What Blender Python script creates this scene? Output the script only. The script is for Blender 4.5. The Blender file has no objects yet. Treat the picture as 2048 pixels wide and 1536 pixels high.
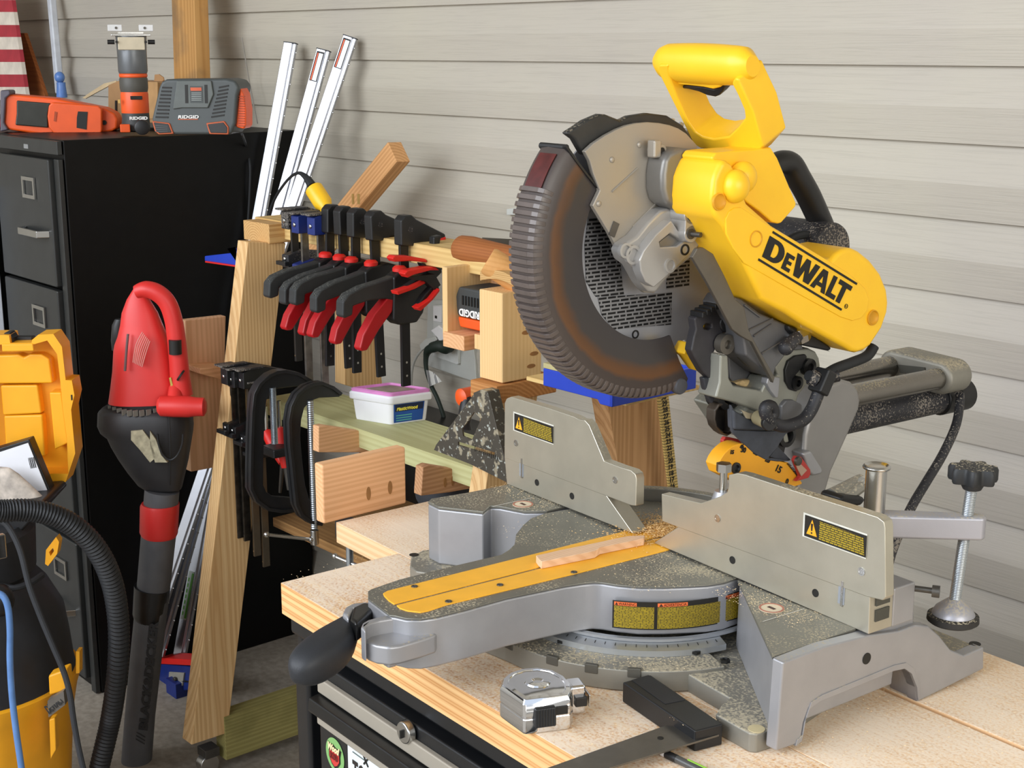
import bpy, bmesh, math, random
from mathutils import Vector, Matrix
from mathutils.geometry import tessellate_polygon
SC = bpy.context.scene
COL = SC.collection
R = math.radians
V = Vector
random.seed(7)
# ---------------- camera, world, light, exposure ----------------
CAMP = V((0, 0, 1.5))
FPX = 2860.0
PITCH = math.atan((768 - 97) / FPX)
HEAD = R(139.1)
HF = V((math.cos(HEAD), math.sin(HEAD), 0))
FW = HF * math.cos(PITCH) + V((0, 0, -math.sin(PITCH)))
RT = FW.cross(V((0, 0, 1))).normalized()
UP = RT.cross(FW)
cam = bpy.data.cameras.new('camera')
cam.sensor_width = 36.0
cam.lens = 36.0 * FPX / 2048
cam.clip_start = 0.05
camo = bpy.data.objects.new('camera', cam)
COL.objects.link(camo)
camo.matrix_world = Matrix.Translation(CAMP) @ Matrix((RT, UP, -FW)).transposed().to_4x4()
SC.camera = camo
SC.view_settings.view_transform = 'Standard'
SC.view_settings.look = 'None'
SC.view_settings.gamma = 1.0
SC.view_settings.use_curve_mapping = False
SC.view_settings.exposure = 0.17
wd = bpy.data.worlds.new('world')
SC.world = wd
wd.use_nodes = True
wn = wd.node_tree
bg = wn.nodes['Background']
wtc = wn.nodes.new('ShaderNodeTexCoord')
wsp = wn.nodes.new('ShaderNodeSeparateXYZ')
wcr = wn.nodes.new('ShaderNodeValToRGB')
wn.links.new(wtc.outputs['Generated'], wsp.inputs[0])
wn.links.new(wsp.outputs['Z'], wcr.inputs[0])
wcr.color_ramp.elements[0].position = 0.0
wcr.color_ramp.elements[0].color = (0.50, 0.48, 0.44, 1)
wcr.color_ramp.elements[1].position = 0.35
wcr.color_ramp.elements[1].color = (0.80, 0.90, 1.05, 1)
wn.links.new(wcr.outputs[0], bg.inputs['Color'])
bg.inputs['Strength'].default_value = 0.9
def area(name, loc, target, sx, sy, power, col):
    l = bpy.data.lights.new(name, 'AREA')
    l.shape = 'RECTANGLE'; l.size = sx; l.size_y = sy; l.energy = power; l.color = col
    o = bpy.data.objects.new(name, l); COL.objects.link(o)
    o.location = loc
    o.rotation_euler = (V(target) - V(loc)).to_track_quat('-Z', 'Y').to_euler()
    return o
# daylight entering through the open side of the carport (in front of the siding wall)
area('daylight_opening', (-1.8, -2.6, 2.5), (-1.3, 1.5, 0.9), 4.4, 2.4, 185, (0.90, 0.94, 1.0))
area('daylight_end_opening', (2.6, 0.3, 2.0), (-1.2, 1.9, 1.1), 2.2, 1.8, 60, (1.0, 0.97, 0.9))

# ---------------- helpers ----------------
def rayd(px, py):
    return RT * ((px - 1024) / FPX) + UP * ((768 - py) / FPX) + FW
class Fr:
    """frame of a thing: its world matrix, and points of its own planes found by sight line"""
    def __init__(s, loc=(0, 0, 0), rz=0.0, M=None):
        s.M = M if M is not None else Matrix.Translation(V(loc)) @ Matrix.Rotation(R(rz), 4, 'Z')
        s.I = s.M.inverted()
        s.c = s.I @ CAMP
    def hit(s, p, ax, v=0.0):
        d = s.I.to_3x3() @ rayd(*p)
        if isinstance(ax, str):
            i = 'xyz'.index(ax)
            return s.c + d * ((v - s.c[i]) / d[i])
        P, N = V(ax[0]), V(ax[1])
        return s.c + d * ((P - s.c).dot(N) / d.dot(N))
    def hits(s, ps, ax, v=0.0, k=None):
        return [s.hit(k(*p) if k else p, ax, v) for p in ps]
WF = Fr()
def kk(ox, oy, sc):
    return lambda x, y: (ox + x / sc, oy + y / sc)
def lin(c):
    if isinstance(c, str):
        c = tuple(int(c[i:i + 2], 16) / 255 for i in (0, 2, 4))
    return tuple((x / 12.92 if x <= 0.04045 else ((x + 0.055) / 1.055) ** 2.4) for x in c) + (1,)
MATS = {}
class NT:
    def __init__(s, m): s.t = m.node_tree; s.n = m.node_tree.nodes; s.b = s.n['Principled BSDF']
    def new(s, typ, **kw):
        n = s.n.new(typ)
        for k, v in kw.items():
            if k in n.inputs.keys(): n.inputs[k].default_value = v
            else: setattr(n, k, v)
        return n
    def l(s, a, b): s.t.links.new(a, b)
    def co(s, sc=(1, 1, 1), rot=(0, 0, 0), loc=(0, 0, 0)):
        tc = s.new('ShaderNodeTexCoord'); mp = s.new('ShaderNodeMapping')
        mp.inputs['Scale'].default_value = sc; mp.inputs['Rotation'].default_value = rot; mp.inputs['Location'].default_value = loc
        s.l(tc.outputs['Object'], mp.inputs[0]); return mp.outputs[0]
    def noise(s, vec, scale, det=3, dist=0.0):
        n = s.new('ShaderNodeTexNoise'); n.inputs['Scale'].default_value = scale; n.inputs['Detail'].default_value = det
        n.inputs['Distortion'].default_value = dist; s.l(vec, n.inputs['Vector']); return n.outputs['Fac']
    def ramp(s, fac, stops):
        r = s.new('ShaderNodeValToRGB'); e = r.color_ramp.elements
        e[0].position, e[0].color = stops[0]; e[1].position, e[1].color = stops[-1]
        for p, c in stops[1:-1]: q = e.new(p); q.color = c
        s.l(fac, r.inputs[0]); return r.outputs[0]
    def mix(s, fac, a, b, mode='MIX'):
        m = s.new('ShaderNodeMix', data_type='RGBA', blend_type=mode)
        for sock, v in ((m.inputs[0], fac), (m.inputs[6], a), (m.inputs[7], b)):
            if hasattr(v, 'node'): s.l(v, sock)
            else: sock.default_value = v
        return m.outputs[2]
    def math(s, op, a, b=None):
        m = s.new('ShaderNodeMath', operation=op)
        for sock, v in zip(m.inputs, (a, b)):
            if v is None: continue
            if hasattr(v, 'node'): s.l(v, sock)
            else: sock.default_value = v
        return m.outputs[0]
    def bump(s, h, strength=0.2, dist=0.002):
        b = s.new('ShaderNodeBump'); b.inputs['Strength'].default_value = strength; b.inputs['Distance'].default_value = dist
        s.l(h, b.inputs['Height']); s.l(b.outputs[0], s.b.inputs['Normal'])
def base(name):
    m = bpy.data.materials.new(name); m.use_nodes = True; return m, NT(m)
def mat(name, col, rough=0.5, metal=0.0, var=0.12, vs=30, bump=0.05, dust=0.0, dustcol='c9bea4', alltop=False, spec=0.5, trans=0.0):
    """plain surface with slight tone variation, fine grain bump, and optional sawdust lying on upward faces"""
    if name in MATS: return MATS[name]
    m, t = base(name)
    c = lin(col)
    v = t.co()
    n = t.noise(v, vs, 4)
    lo = tuple(x * (1 - var) for x in c[:3]) + (1,); hi = tuple(min(1, x * (1 + var)) for x in c[:3]) + (1,)
    out = t.ramp(n, [(0.3, lo), (0.7, hi)])
    if dust > 0:
        n2 = t.noise(v, 420, 2); n3 = t.noise(v, 14, 3)
        s = t.math('ADD', n2, t.math('MULTIPLY', n3, 0.7))
        f = t.ramp(s, [(1.08 - dust * 0.5, (0, 0, 0, 1)), (1.26 - dust * 0.5, (.85, .85, .85, 1))])
        if not alltop:
            g = t.new('ShaderNodeNewGeometry'); sp = t.new('ShaderNodeSeparateXYZ'); t.l(g.outputs['Normal'], sp.inputs[0])
            up = t.ramp(sp.outputs['Z'], [(0.45, (0, 0, 0, 1)), (0.8, (1, 1, 1, 1))])
            f = t.math('MULTIPLY', f, up)
        out = t.mix(f, out, lin(dustcol))
        rr = t.math('ADD', t.math('MULTIPLY', f, 0.5), rough); t.l(rr, t.b.inputs['Roughness'])
    else: t.b.inputs['Roughness'].default_value = rough
    t.l(out, t.b.inputs['Base Color'])
    t.b.inputs['Metallic'].default_value = metal
    t.b.inputs['Specular IOR Level'].default_value = spec
    if trans: t.b.inputs['Transmission Weight'].default_value = trans
    if bump: t.bump(t.noise(v, 900, 2), bump, 0.001)
    MATS[name] = m; return m
def wood(name, light, dark, scale=60, off=(0, .06, .09), dust=0.0, rough=0.65, knots=0.0, dist=1.2, stain=None, contrast=1.0, axis='X'):
    """sawn lumber: growth rings round an axis along the piece, stretched fibre noise"""
    if name in MATS: return MATS[name]
    m, t = base(name)
    ai = 'XYZ'.index(axis); sc_ = [1, 1, 1]; sc_[ai] = .12; fs = [260, 260, 260]; fs[ai] = 6
    off = (off[0], off[1], off[2]) if ai == 0 else (off[1], off[0], off[2]) if ai == 1 else (off[1], off[2], off[0])
    v = t.co(sc=sc_, loc=off)
    w = t.new('ShaderNodeTexWave', wave_type='RINGS', rings_direction=axis)
    w.inputs['Scale'].default_value = scale; w.inputs['Distortion'].default_value = dist * 2.2; w.inputs['Detail'].default_value = 3
    w.inputs['Detail Scale'].default_value = 0.6
    t.l(v, w.inputs['Vector'])
    L, D = lin(light), lin(dark)
    contrast *= .72
    M_ = tuple((a * .6 + b * .4) for a, b in zip(L, D))
    out = t.ramp(w.outputs['Fac'], [(0.0, L), (0.55, tuple(a * (1 - .35 * contrast) + b * .35 * contrast for a, b in zip(L, D))), (0.8, tuple(a * (1 - contrast) + b * contrast for a, b in zip(L, D))), (1.0, M_)])
    fib = t.noise(t.co(sc=fs), 1.0, 4)
    out = t.mix(0.18, out, t.ramp(fib, [(0.3, lin(dark)), (0.65, lin(light))]))
    if stain:
        out = t.mix(t.ramp(t.noise(t.co(), 9, 4), [(0.5, (0, 0, 0, 1)), (0.75, (.7, .7, .7, 1))]), out, lin(stain))
    if dust > 0:
        v2 = t.co()
        s = t.math('ADD', t.noise(v2, 330, 2), t.math('MULTIPLY', t.noise(v2, 9, 3), 0.8))
        g = t.new('ShaderNodeNewGeometry'); sp = t.new('ShaderNodeSeparateXYZ'); t.l(g.outputs['Normal'], sp.inputs[0])
        up = t.ramp(sp.outputs['Z'], [(0.6, (0, 0, 0, 1)), (0.9, (1, 1, 1, 1))])
        f = t.ramp(s, [(.98 - dust * .5, (.12 * dust, .12 * dust, .12 * dust, 1)), (1.38 - dust * .5, (.85, .85, .85, 1))])
        out = t.mix(t.math('MULTIPLY', f, up), out, lin('fdecd6'))
    t.l(out, t.b.inputs['Base Color']); t.b.inputs['Roughness'].default_value = rough
    t.b.inputs['Specular IOR Level'].default_value = 0.25
    t.bump(fib, 0.25, 0.0008)
    MATS[name] = m; return m
def bricktext(name, ink, paper, size=0.0022, wlen=0.009, rough=0.5, metal=0.0, gap=.35):
    """lines of very small print"""
    if name in MATS: return MATS[name]
    m, t = base(name)
    b = t.new('ShaderNodeTexBrick')
    b.inputs['Color1'].default_value = lin(ink); b.inputs['Color2'].default_value = tuple(x * .85 for x in lin(ink)[:3]) + (1,)
    b.inputs['Mortar'].default_value = lin(paper)
    b.inputs['Scale'].default_value = 1.0; b.inputs['Brick Width'].default_value = wlen; b.inputs['Row Height'].default_value = size
    b.inputs['Mortar Size'].default_value = size * gap * .5; b.inputs['Mortar Smooth'].default_value = 0.1; b.offset = 0.37; b.squash = 0.7; b.squash_frequency = 3
    t.l(t.co(), b.inputs['Vector']); t.l(b.outputs['Color'], t.b.inputs['Base Color'])
    t.b.inputs['Roughness'].default_value = rough; t.b.inputs['Metallic'].default_value = metal
    MATS[name] = m; return m

class MB:
    """collects shapes, links them as one mesh object"""
    def __init__(s): s.b = bmesh.new()
    def face(s, pts):
        vs = [s.b.verts.new(p) for p in pts]; return s.b.faces.new(vs)
    def prism(s, pts, vec, holes=(), vec0=(0, 0, 0)):
        vec = V(vec); v0 = V(vec0); loops = [[V(p) + v0 for p in pts]] + [[V(p) + v0 for p in h] for h in holes]
        bot = [[s.b.verts.new(p) for p in L] for L in loops]; top = [[s.b.verts.new(p + vec) for p in L] for L in loops]
        for B, T in zip(bot, top):
            n = len(B)
            for i in range(n):
                s.b.faces.new((B[i], B[(i + 1) % n], T[(i + 1) % n], T[i]))
        if holes:
            tri = tessellate_polygon(loops)
            for arr in (bot, top):
                fl = [v for L in arr for v in L]
                for a, b, c in tri:
                    try: s.b.faces.new((fl[a], fl[b], fl[c]))
                    except ValueError: pass
        else:
            s.b.faces.new(bot[0]); s.b.faces.new(top[0])
        return s
    def box(s, c, sz, M=None):
        c = V(c); h = V(sz) / 2
        P = [V((x * h.x, y * h.y, z * h.z)) for x in (-1, 1) for y in (-1, 1) for z in (-1, 1)]
        if M is not None: P = [M.to_3x3() @ p for p in P]
        vs = [s.b.verts.new(c + p) for p in P]
        for f in ((0, 1, 3, 2), (4, 6, 7, 5), (0, 4, 5, 1), (2, 3, 7, 6), (0, 2, 6, 4), (1, 5, 7, 3)): s.b.faces.new([vs[i] for i in f])
        return s
    def ring(s, c, ax, r, seg, ref=None, sx=1.0, sy=1.0):
        ax = V(ax).normalized(); a = (ref or (V((0, 0, 1)) if abs(ax.z) < .9 else V((1, 0, 0))))
        u = ax.cross(a).normalized(); w = ax.cross(u)
        return [s.b.verts.new(V(c) + u * (r * sx * math.cos(2 * math.pi * i / seg)) + w * (r * sy * math.sin(2 * math.pi * i / seg))) for i in range(seg)]
    def bridge(s, A, B):
        n = len(A)
        for i in range(n): s.b.faces.new((A[i], A[(i + 1) % n], B[(i + 1) % n], B[i]))
    def cyl(s, a, b, r, r2=None, seg=24, caps=True):
        a, b = V(a), V(b); A = s.ring(a, b - a, r, seg); B = s.ring(b, b - a, r if r2 is None else r2, seg)
        s.bridge(A, B)
        if caps: s.b.faces.new(A); s.b.faces.new(B)
        return s
    def lathe(s, o, ax, prof, seg=32, sx=1, sy=1, caps=True, ring=False):
        ax = V(ax).normalized(); o = V(o); rs = [s.ring(o + ax * h, ax, max(r, 1e-5), seg, sx=sx, sy=sy) for r, h in prof]
        for A, B in zip(rs, rs[1:]): s.bridge(A, B)
        if ring: s.bridge(rs[-1], rs[0])
        elif caps: s.b.faces.new(rs[0]); s.b.faces.new(rs[-1])
        return s
    def tube(s, pts, r, seg=12, sub=6, rough=None, closed_caps=True):
        pts = [V(p) for p in pts]
        rr = r if isinstance(r, (list, tuple)) else [r] * len(pts)
        P = []; Q = []
        n = len(pts)
        for i in range(n - 1):
            p0 = pts[max(i - 1, 0)]; p1 = pts[i]; p2 = pts[i + 1]; p3 = pts[min(i + 2, n - 1)]
            for k in range(sub):
                u = k / sub
                P.append(0.5 * ((2 * p1) + (p2 - p0) * u + (2 * p0 - 5 * p1 + 4 * p2 - p3) * u * u + (3 * p1 - p0 - 3 * p2 + p3) * u ** 3)); Q.append(rr[i] * (1 - u) + rr[i + 1] * u)
        P.append(pts[-1]); Q.append(rr[-1])
        if rough: Q = [q * (1 + (rough if i % 2 else -rough)) for i, q in enumerate(Q)]
        prev = None; ref = V((0.13, 0.27, 0.95)); first = None
        for i, p in enumerate(P):
            d = (P[min(i + 1, len(P) - 1)] - P[max(i - 1, 0)]).normalized()
            u = (ref - d * ref.dot(d))
            if u.length < 1e-3: u = V((1, 0, 0)) - d * d.x
            u.normalize(); w = d.cross(u); ref = u
            ringv = [s.b.verts.new(p + u * (Q[i] * math.cos(2 * math.pi * k / seg)) + w * (Q[i] * math.sin(2 * math.pi * k / seg))) for k in range(seg)]
            if prev: s.bridge(prev, ringv)
            else: first = ringv
            prev = ringv
        s.b.faces.new(first); s.b.faces.new(prev)
        return s
    def ball(s, c, r, sc=(1, 1, 1), seg=20, M=None):
        Mx = Matrix.Translation(V(c)) @ (M.to_4x4() if M is not None else Matrix.Identity(4)) @ Matrix.Diagonal((r * sc[0], r * sc[1], r * sc[2], 1))
        bmesh.ops.create_uvsphere(s.b, u_segments=seg, v_segments=seg // 2, radius=1, matrix=Mx); return s
    def loft(s, loops, caps=True):
        rs = [[s.b.verts.new(p) for p in L] for L in loops]
        for A, B in zip(rs, rs[1:]): s.bridge(A, B)
        if caps: s.b.faces.new(rs[0]); s.b.faces.new(rs[-1])
        return s
    def done(s, name, m, parent=None, bevel=0.0, seg=2, flat=False, subsurf=0, origin=None):
        bmesh.ops.recalc_face_normals(s.b, faces=s.b.faces)
        me = bpy.data.meshes.new(name)
        o = bpy.data.objects.new(name, me)
        if origin is not None:
            for v in s.b.verts: v.co -= V(origin)
            o.location = origin
        s.b.to_mesh(me); s.b.free()
        COL.objects.link(o)
        me.materials.append(m)
        if parent: o.parent = parent
        if bevel:
            md = o.modifiers.new('bevel', 'BEVEL'); md.width = bevel; md.segments = seg; md.limit_method = 'ANGLE'; md.angle_limit = R(32); md.harden_normals = True
            me.shade_smooth()
        elif subsurf:
            md = o.modifiers.new('sub', 'SUBSURF'); md.levels = subsurf; md.render_levels = subsurf; me.shade_smooth()
        elif not flat:
            me.shade_smooth(); me.set_sharp_from_angle(angle=R(35))
        return o
def tag(o, label=None, cat=None, group=None, kind=None):
    if label: o['label'] = label
    if cat: o['category'] = cat
    if group: o['group'] = group
    if kind: o['kind'] = kind
    return o
def thing(name, label, cat, F=None, group=None, loc=None, rz=0):
    o = bpy.data.objects.new(name, None); COL.objects.link(o)
    o.empty_display_size = .05
    o.matrix_world = F.M if F else Matrix.Translation(V(loc)) @ Matrix.Rotation(R(rz), 4, 'Z')
    return tag(o, label, cat, group)
def copy_thing(o, M=None, **kw):
    c = o.copy(); COL.objects.link(c)
    if M is not None: c.matrix_world = M
    for ch in list(o.children):
        d = ch.copy(); COL.objects.link(d); d.parent = c
        for g in list(ch.children):
            e = g.copy(); COL.objects.link(e); e.parent = d
    tag(c, **kw); return c
def struct(o): o['kind'] = 'structure'; return o
def text(body, name, m, parent, P, u, v, size, ext=0.0003, off=0.0, sx=1.0, fit=None, shear=0.0):
    """lettering at P running along u with up direction v"""
    cu = bpy.data.curves.new('tmp', 'FONT'); cu.body = body; cu.size = size; cu.extrude = ext; cu.offset = off; cu.shear = shear; cu.resolution_u = 3
    to = bpy.data.objects.new('tmp', cu); COL.objects.link(to)
    dg = bpy.context.evaluated_depsgraph_get(); me = bpy.data.meshes.new_from_object(to.evaluated_get(dg))
    bpy.data.objects.remove(to)
    u = V(u).normalized(); v = (V(v) - u * V(v).dot(u)).normalized(); n = u.cross(v)
    xs = [q.co.x for q in me.vertices]; w = max(xs) - min(xs); x0 = min(xs)
    k = (fit / w) if fit else sx
    for q in me.vertices:
        c = q.co.copy(); q.co = V(P) + u * ((c.x - x0) * k) + v * c.y + n * c.z
    me.name = name; me.materials.clear(); me.materials.append(m)
    o = bpy.data.objects.new(name, me); COL.objects.link(o)
    if parent: o.parent = parent
    return o
def board(name, m, a, b, up, w, t, parent=None, bevel=0.0015, ends=None):
    """a straight board from a to b (centre line), width w along `up`, thickness t"""
    a, b = V(a), V(b); x = (b - a); L = x.length; x.normalize(); z = V(up); z = (z - x * z.dot(x)).normalized(); y = z.cross(x)
    M = Matrix((x, y, z)).transposed().to_4x4(); M.translation = (a + b) / 2
    q = MB().box((0, 0, 0), (L, t, w)).done(name, m, parent, bevel)
    if parent: q.matrix_local = M
    else: q.matrix_world = M
    return q
# ---------------- materials ----------------
YEL = mat('yellow_plastic', 'ffc726', 0.38, var=.03, bump=.03)
YELD = mat('yellow_dusty', 'f7b532', 0.5, var=.06)
BLK = mat('black_plastic', '1b1b1c', 0.45, var=.2)
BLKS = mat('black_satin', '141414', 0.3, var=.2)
BLKD = mat('black_dusty', '26262a', 0.55, var=.25, dust=.35, dustcol='8d857a', alltop=True)
RUB = mat('black_rubber', '1e2022', 0.7, var=.2)
CAST = mat('cast_aluminium', 'a5a5a8', 0.42, metal=.55, var=.05, dust=.22)
CASTD = mat('cast_aluminium_dusty', '8d8a80', 0.5, metal=.45, var=.08, dust=.55)
MACH = mat('machined_top', '7d7b72', 0.42, metal=.55, var=.06, dust=.30)
FENCE = mat('fence_aluminium', 'bfbaaa', 0.36, metal=.75, var=.05, dust=.35)
STEEL = mat('bright_steel', 'c4c4c2', 0.22, metal=1.0, var=.04)
CHROME = mat('chrome', 'e4e6ea', 0.06, metal=1.0, var=.01, bump=0)
DSTEEL = mat('dark_steel', '5a5752', 0.42, metal=.7, var=.15)
ALU = mat('brushed_aluminium', 'c2c4ca', 0.27, metal=.9, var=.03)
RED = mat('red_plastic', 'd8261f', 0.42, var=.06)
REDD = mat('dark_red_plastic', 'b3141c', 0.4, var=.06)
BLUE = mat('blue_plastic', '1f3fb4', 0.4, var=.05)
NAVY = mat('blue_metal', '1c2f74', 0.4, var=.15)
ORG = mat('orange_plastic', 'ec5a1c', 0.42, var=.05)
DGRY = mat('dark_grey_plastic', '3a3d3d', 0.5, var=.1)
WHT = mat('white_plastic', 'e9e9ea', 0.4, var=.02)
INK = mat('black_ink', '15130f', 0.6, var=0, bump=0)
WINK = mat('white_ink', 'efeeea', 0.6, var=0, bump=0)
def cm(n, c, r=.5, **k): return mat(n, c, r, **k)

# ---------------- setting ----------------
def wall_profile(z0, z1, zl, ex=.1143):
    pr = []
    z = zl
    while z > z0: z -= ex
    while z < z1:
        pr += [(-.0125, z), (-.0170, z + ex * .47), (-.0158, z + ex * .53), (-.002, z + ex - .0005), (-.002, z + ex - .0001)]
        z += ex
    return pr
YW = 1.95
zl = WF.hit((2048, 294), 'y', YW - .013).z
def siding(name, M, x0, x1, m):
    b = MB(); pr = wall_profile(0.02, 2.66, zl)
    A = [b.b.verts.new(M @ V((x0, y, z))) for y, z in pr]; B = [b.b.verts.new(M @ V((x1, y, z))) for y, z in pr]
    for i in range(len(pr) - 1): b.b.faces.new((A[i], A[i + 1], B[i + 1], B[i]))
    c = [b.b.verts.new(M @ V((x, .1, z))) for x, z in ((x0, pr[0][1]), (x1, pr[0][1]), (x1, pr[-1][1]), (x0, pr[-1][1]))]
    b.b.faces.new(c); b.b.faces.new((A[0], B[0], c[1], c[0])); b.b.faces.new((A[-1], c[3], c[2], B[-1]))
    return struct(b.done(name, m, flat=True))
m, t = base('vinyl_siding')
v = t.co()
n = t.noise(t.co(sc=(2.2, 2.2, 1.2)), 1.0, 3)
c1 = t.ramp(n, [(0.3, lin('b5aea4')), (0.7, lin('bdb7a6'))])
g = t.noise(t.co(sc=(5, 1, 240)), 1.0, 4, 1.5)
gr = t.ramp(g, [(0.36, (.86, .86, .86, 1)), (0.5, (1, 1, 1, 1))])
t.l(t.mix(.5, c1, gr, 'MULTIPLY'), t.b.inputs['Base Color']); t.b.inputs['Roughness'].default_value = .5
t.bump(g, .35, .0012)
SID = m
siding('wall_back', Matrix.Translation((0, YW, 0)), -5.0, 3.0, SID)
siding('wall_left', Matrix.Translation((-5.0, 0, 0)) @ Matrix.Rotation(R(90), 4, 'Z'), -3.0, 1.95, SID)
m, t = base('concrete'); v = t.co()
o1 = t.ramp(t.noise(v, 2.2, 5), [(0.3, lin('867d70')), (0.7, lin('a49a8b'))])
o1 = t.mix(.3, o1, t.ramp(t.noise(v, 60, 4), [(0.35, lin('6d655a')), (0.65, lin('b5ab9c'))]))
t.l(o1, t.b.inputs['Base Color']); t.b.inputs['Roughness'].default_value = .8; t.bump(t.noise(v, 90, 5), .3, .002)
struct(MB().box((-1, -.5, -.05), (8.2, 5.2, .1)).done('floor', m, flat=True))
struct(MB().box((-1, .95, 2.72), (8.2, 2.3, .08)).done('unseen_ceiling', cm('ceiling_white', 'b8b4aa', .8, var=.02), flat=True))  # unseen ceiling added to block sky light, kept short so the bench stays bright
struct(MB().box((-1, YW - .02, .05), (8, .03, .14)).done('baseboard_back', cm('starter_grey', '7c7a76', .6), flat=True))

# ---------------- workbench top ----------------
PINE = wood('bench_pine', 'f2c68c', 'bd7632', 42, off=(0, .035, .05), dust=.62, rough=.6, contrast=1.15)
PINEB = wood('bench_pine_rear', 'f3cfa2', 'd1a06a', 40, off=(0, .05, .06), dust=.62, rough=.6, contrast=.8)
ZT = .86
TA = R(-3.3)
tx = V((math.cos(TA), math.sin(TA), 0)); ty = V((-tx.y, tx.x, 0))
c0 = WF.hit((561, 1165), 'z', ZT)                      # front left corner of the top
BW = (WF.hit((800, 1108), 'z', ZT) - c0).dot(ty)        # width of the front board
TF = Fr(M=Matrix.Translation(c0) @ Matrix.Rotation(TA, 4, 'Z'))
bench = thing('workbench_top', 'thick pine plank bench top under the miter saw, dusted with sawdust', 'bench top', TF)
th = .041
off2 = (WF.hit((650, 1049), 'z', ZT) - c0).dot(tx)
def plank(x0, x1, y0, y1, m, z=0, t=th, bv=.002):
    q = MB().box((0, 0, 0), (x1 - x0, y1 - y0, t)).done('plank', m, bench, bv)
    q.location = ((x0 + x1) / 2, (y0 + y1) / 2, z - t / 2); return q
plank(0, 2.1, 0, BW - .0002, PINE, bv=.0012)
ysm = (WF.hit((1900, 1438), 'z', ZT) - c0).dot(ty); yb = (WF.hit((2010, 1318), 'z', ZT) - c0).dot(ty)
plank(off2, 2.1, BW + .0002, ysm + .0, PINEB, t=.03, bv=.0012)
plank(off2 + .30, 2.1, ysm + .006, max(yb, ysm + .12), PINEB, t=.036)

# ---------------- rolling tool chest ----------------
CF = Fr(M=TF.M @ Matrix.Translation((.0, .012, 0)))
chest = thing('tool_chest', 'black steel tool chest with grey drawer trims under the pine bench top', 'tool chest', Fr(M=Matrix.Translation((CF.M.translation.x, CF.M.translation.y, 0)) @ Matrix.Rotation(TA, 4, 'Z')))
HF_ = Fr(M=chest.matrix_world)
zc = ZT - th
BLKM = mat('black_enamel', '17181a', .32, var=.15, dust=.08, dustcol='8a8379')
b = MB()
b.box((1.0, .235, (zc + .09) / 2 - .0), (1.97, .44, zc - .11)); b.box((.012 + .0, .235, (zc) / 2 + .045), (.016, .46, zc - .09 - .001))
b.done('cabinet_body', BLKM, chest, .004)
MB().box((1.0, .0025, zc - .012), (1.98, .018, .022)).done('top_rim', BLKM, chest, .004)
MB().box((.03, .005, (zc + .07) / 2 - .01), (.035, .02, zc - .14)).done('corner_post', BLKM, chest, .006)
fz = lambda p, y=-.012: HF_.hit(p, 'y', y)
# drawers: heights follow the trims seen in the photograph
zA = fz((850, 1410)).z; 
for i, (p_top, p_bot) in enumerate((((700, 1330), (700, 1415)), )):
    pass
t1 = fz((757, 1441), -.022); t1b = fz((757, 1465), -.022); t2 = fz((757, 1509), -.022); t2b = fz((757, 1533), -.022)
GT = mat('grey_trim', 'a49c8e', .45, metal=.2, var=.04)
def drawer(z0, z1, trim):
    d = MB().box((1.02, -.004, (z0 + z1) / 2), (1.86, .022, z1 - z0 - .004)).done('drawer', BLKM, chest, .003)
    return d
zt1, zt1b, zt2, zt2b = t1.z, t1b.z, t2.z, t2b.z
d1 = drawer(zt1b - .002, zc - .028, None)
MB().box((1.02, -.018, (zt1 + zt1b) / 2), (1.84, .008, abs(zt1 - zt1b) + .004)).done('drawer_trim', GT, d1, .002)
lk = fz((820, 1461), -.016)
b = MB().cyl(lk, lk + V((0, -.010, 0)), .0135, .0125, 32).done('lock', STEEL, d1, .002)
MB().box(lk + V((0, -.0115, -.001)), (.002, .003, .009)).done('keyhole', INK, b)
d2 = drawer(zt2b - .0, zt1b - .006, None)
MB().prism([V((.1, y, z)) for y, z in ((-.015, zt1b - .003), (-.034, zt1b - .006), (-.036, zt2 + .006), (-.028, zt2 - .001), (-.015, zt2 - .001))], (1.84, 0, 0)).done('drawer_pull', BLKS, d2, .002)
MB().box((1.02, -.020, (zt2 - .002 + zt2b) / 2), (1.84, .008, abs(zt2 - .002 - zt2b))).done('drawer_trim', GT, d2, .002)
z3 = .46
d3 = drawer(z3, zt2b - .004, None)
for z in (.28, .12):
    dd = drawer(z, z + .158 if z < .2 else z3 - .004, None)
    MB().box((1.02, -.018, z + .14), (1.84, .008, .02)).done('drawer_trim', GT, dd, .002)
for x in (.1, 1.85):
    for y in (.06, .40):
        c = MB().cyl((x - .014, y, .045), (x + .014, y, .045), .042, None, 28).done('caster', RUB, chest, .004)
        MB().box((x, y, .088), (.05, .05, .012)).done('caster_plate', STEEL, c, .001)
# stickers on the third drawer
yS = -.0155
def on3(kx, ky): return HF_.hit((620 + kx / 10.24, 1400 + ky / 10.24), 'y', yS)
sc_ = (on3(330, 950) + on3(700, 1180)) / 2
sx_ = abs(on3(700, 1180).x - on3(330, 950).x) / 2
sz_ = sx_ * 1.02
stk = MB().prism([sc_ + V((sx_ * math.cos(a), 0, sz_ * math.sin(a) - .004)) for a in [i * math.pi / 24 for i in range(48)]], (0, -.0004, 0)).done('round_sticker', cm('sticker_green', '7fae67', .5, var=.03), d3)
sc_.z -= .004
MB().prism([sc_ + V((x * sx_, -.0006, z * sz_)) for x, z in ((-.72, .62), (-.4, .5), (-.2, .62), (.1, .5), (.75, .5), (.62, .1), (.62, -.3), (.35, -.62), (0, -.8), (-.35, -.62), (-.62, -.25), (-.62, .2))], (0, -.0004, 0)).done('shield', cm('sticker_black', '1d1512', .5), stk)
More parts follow.
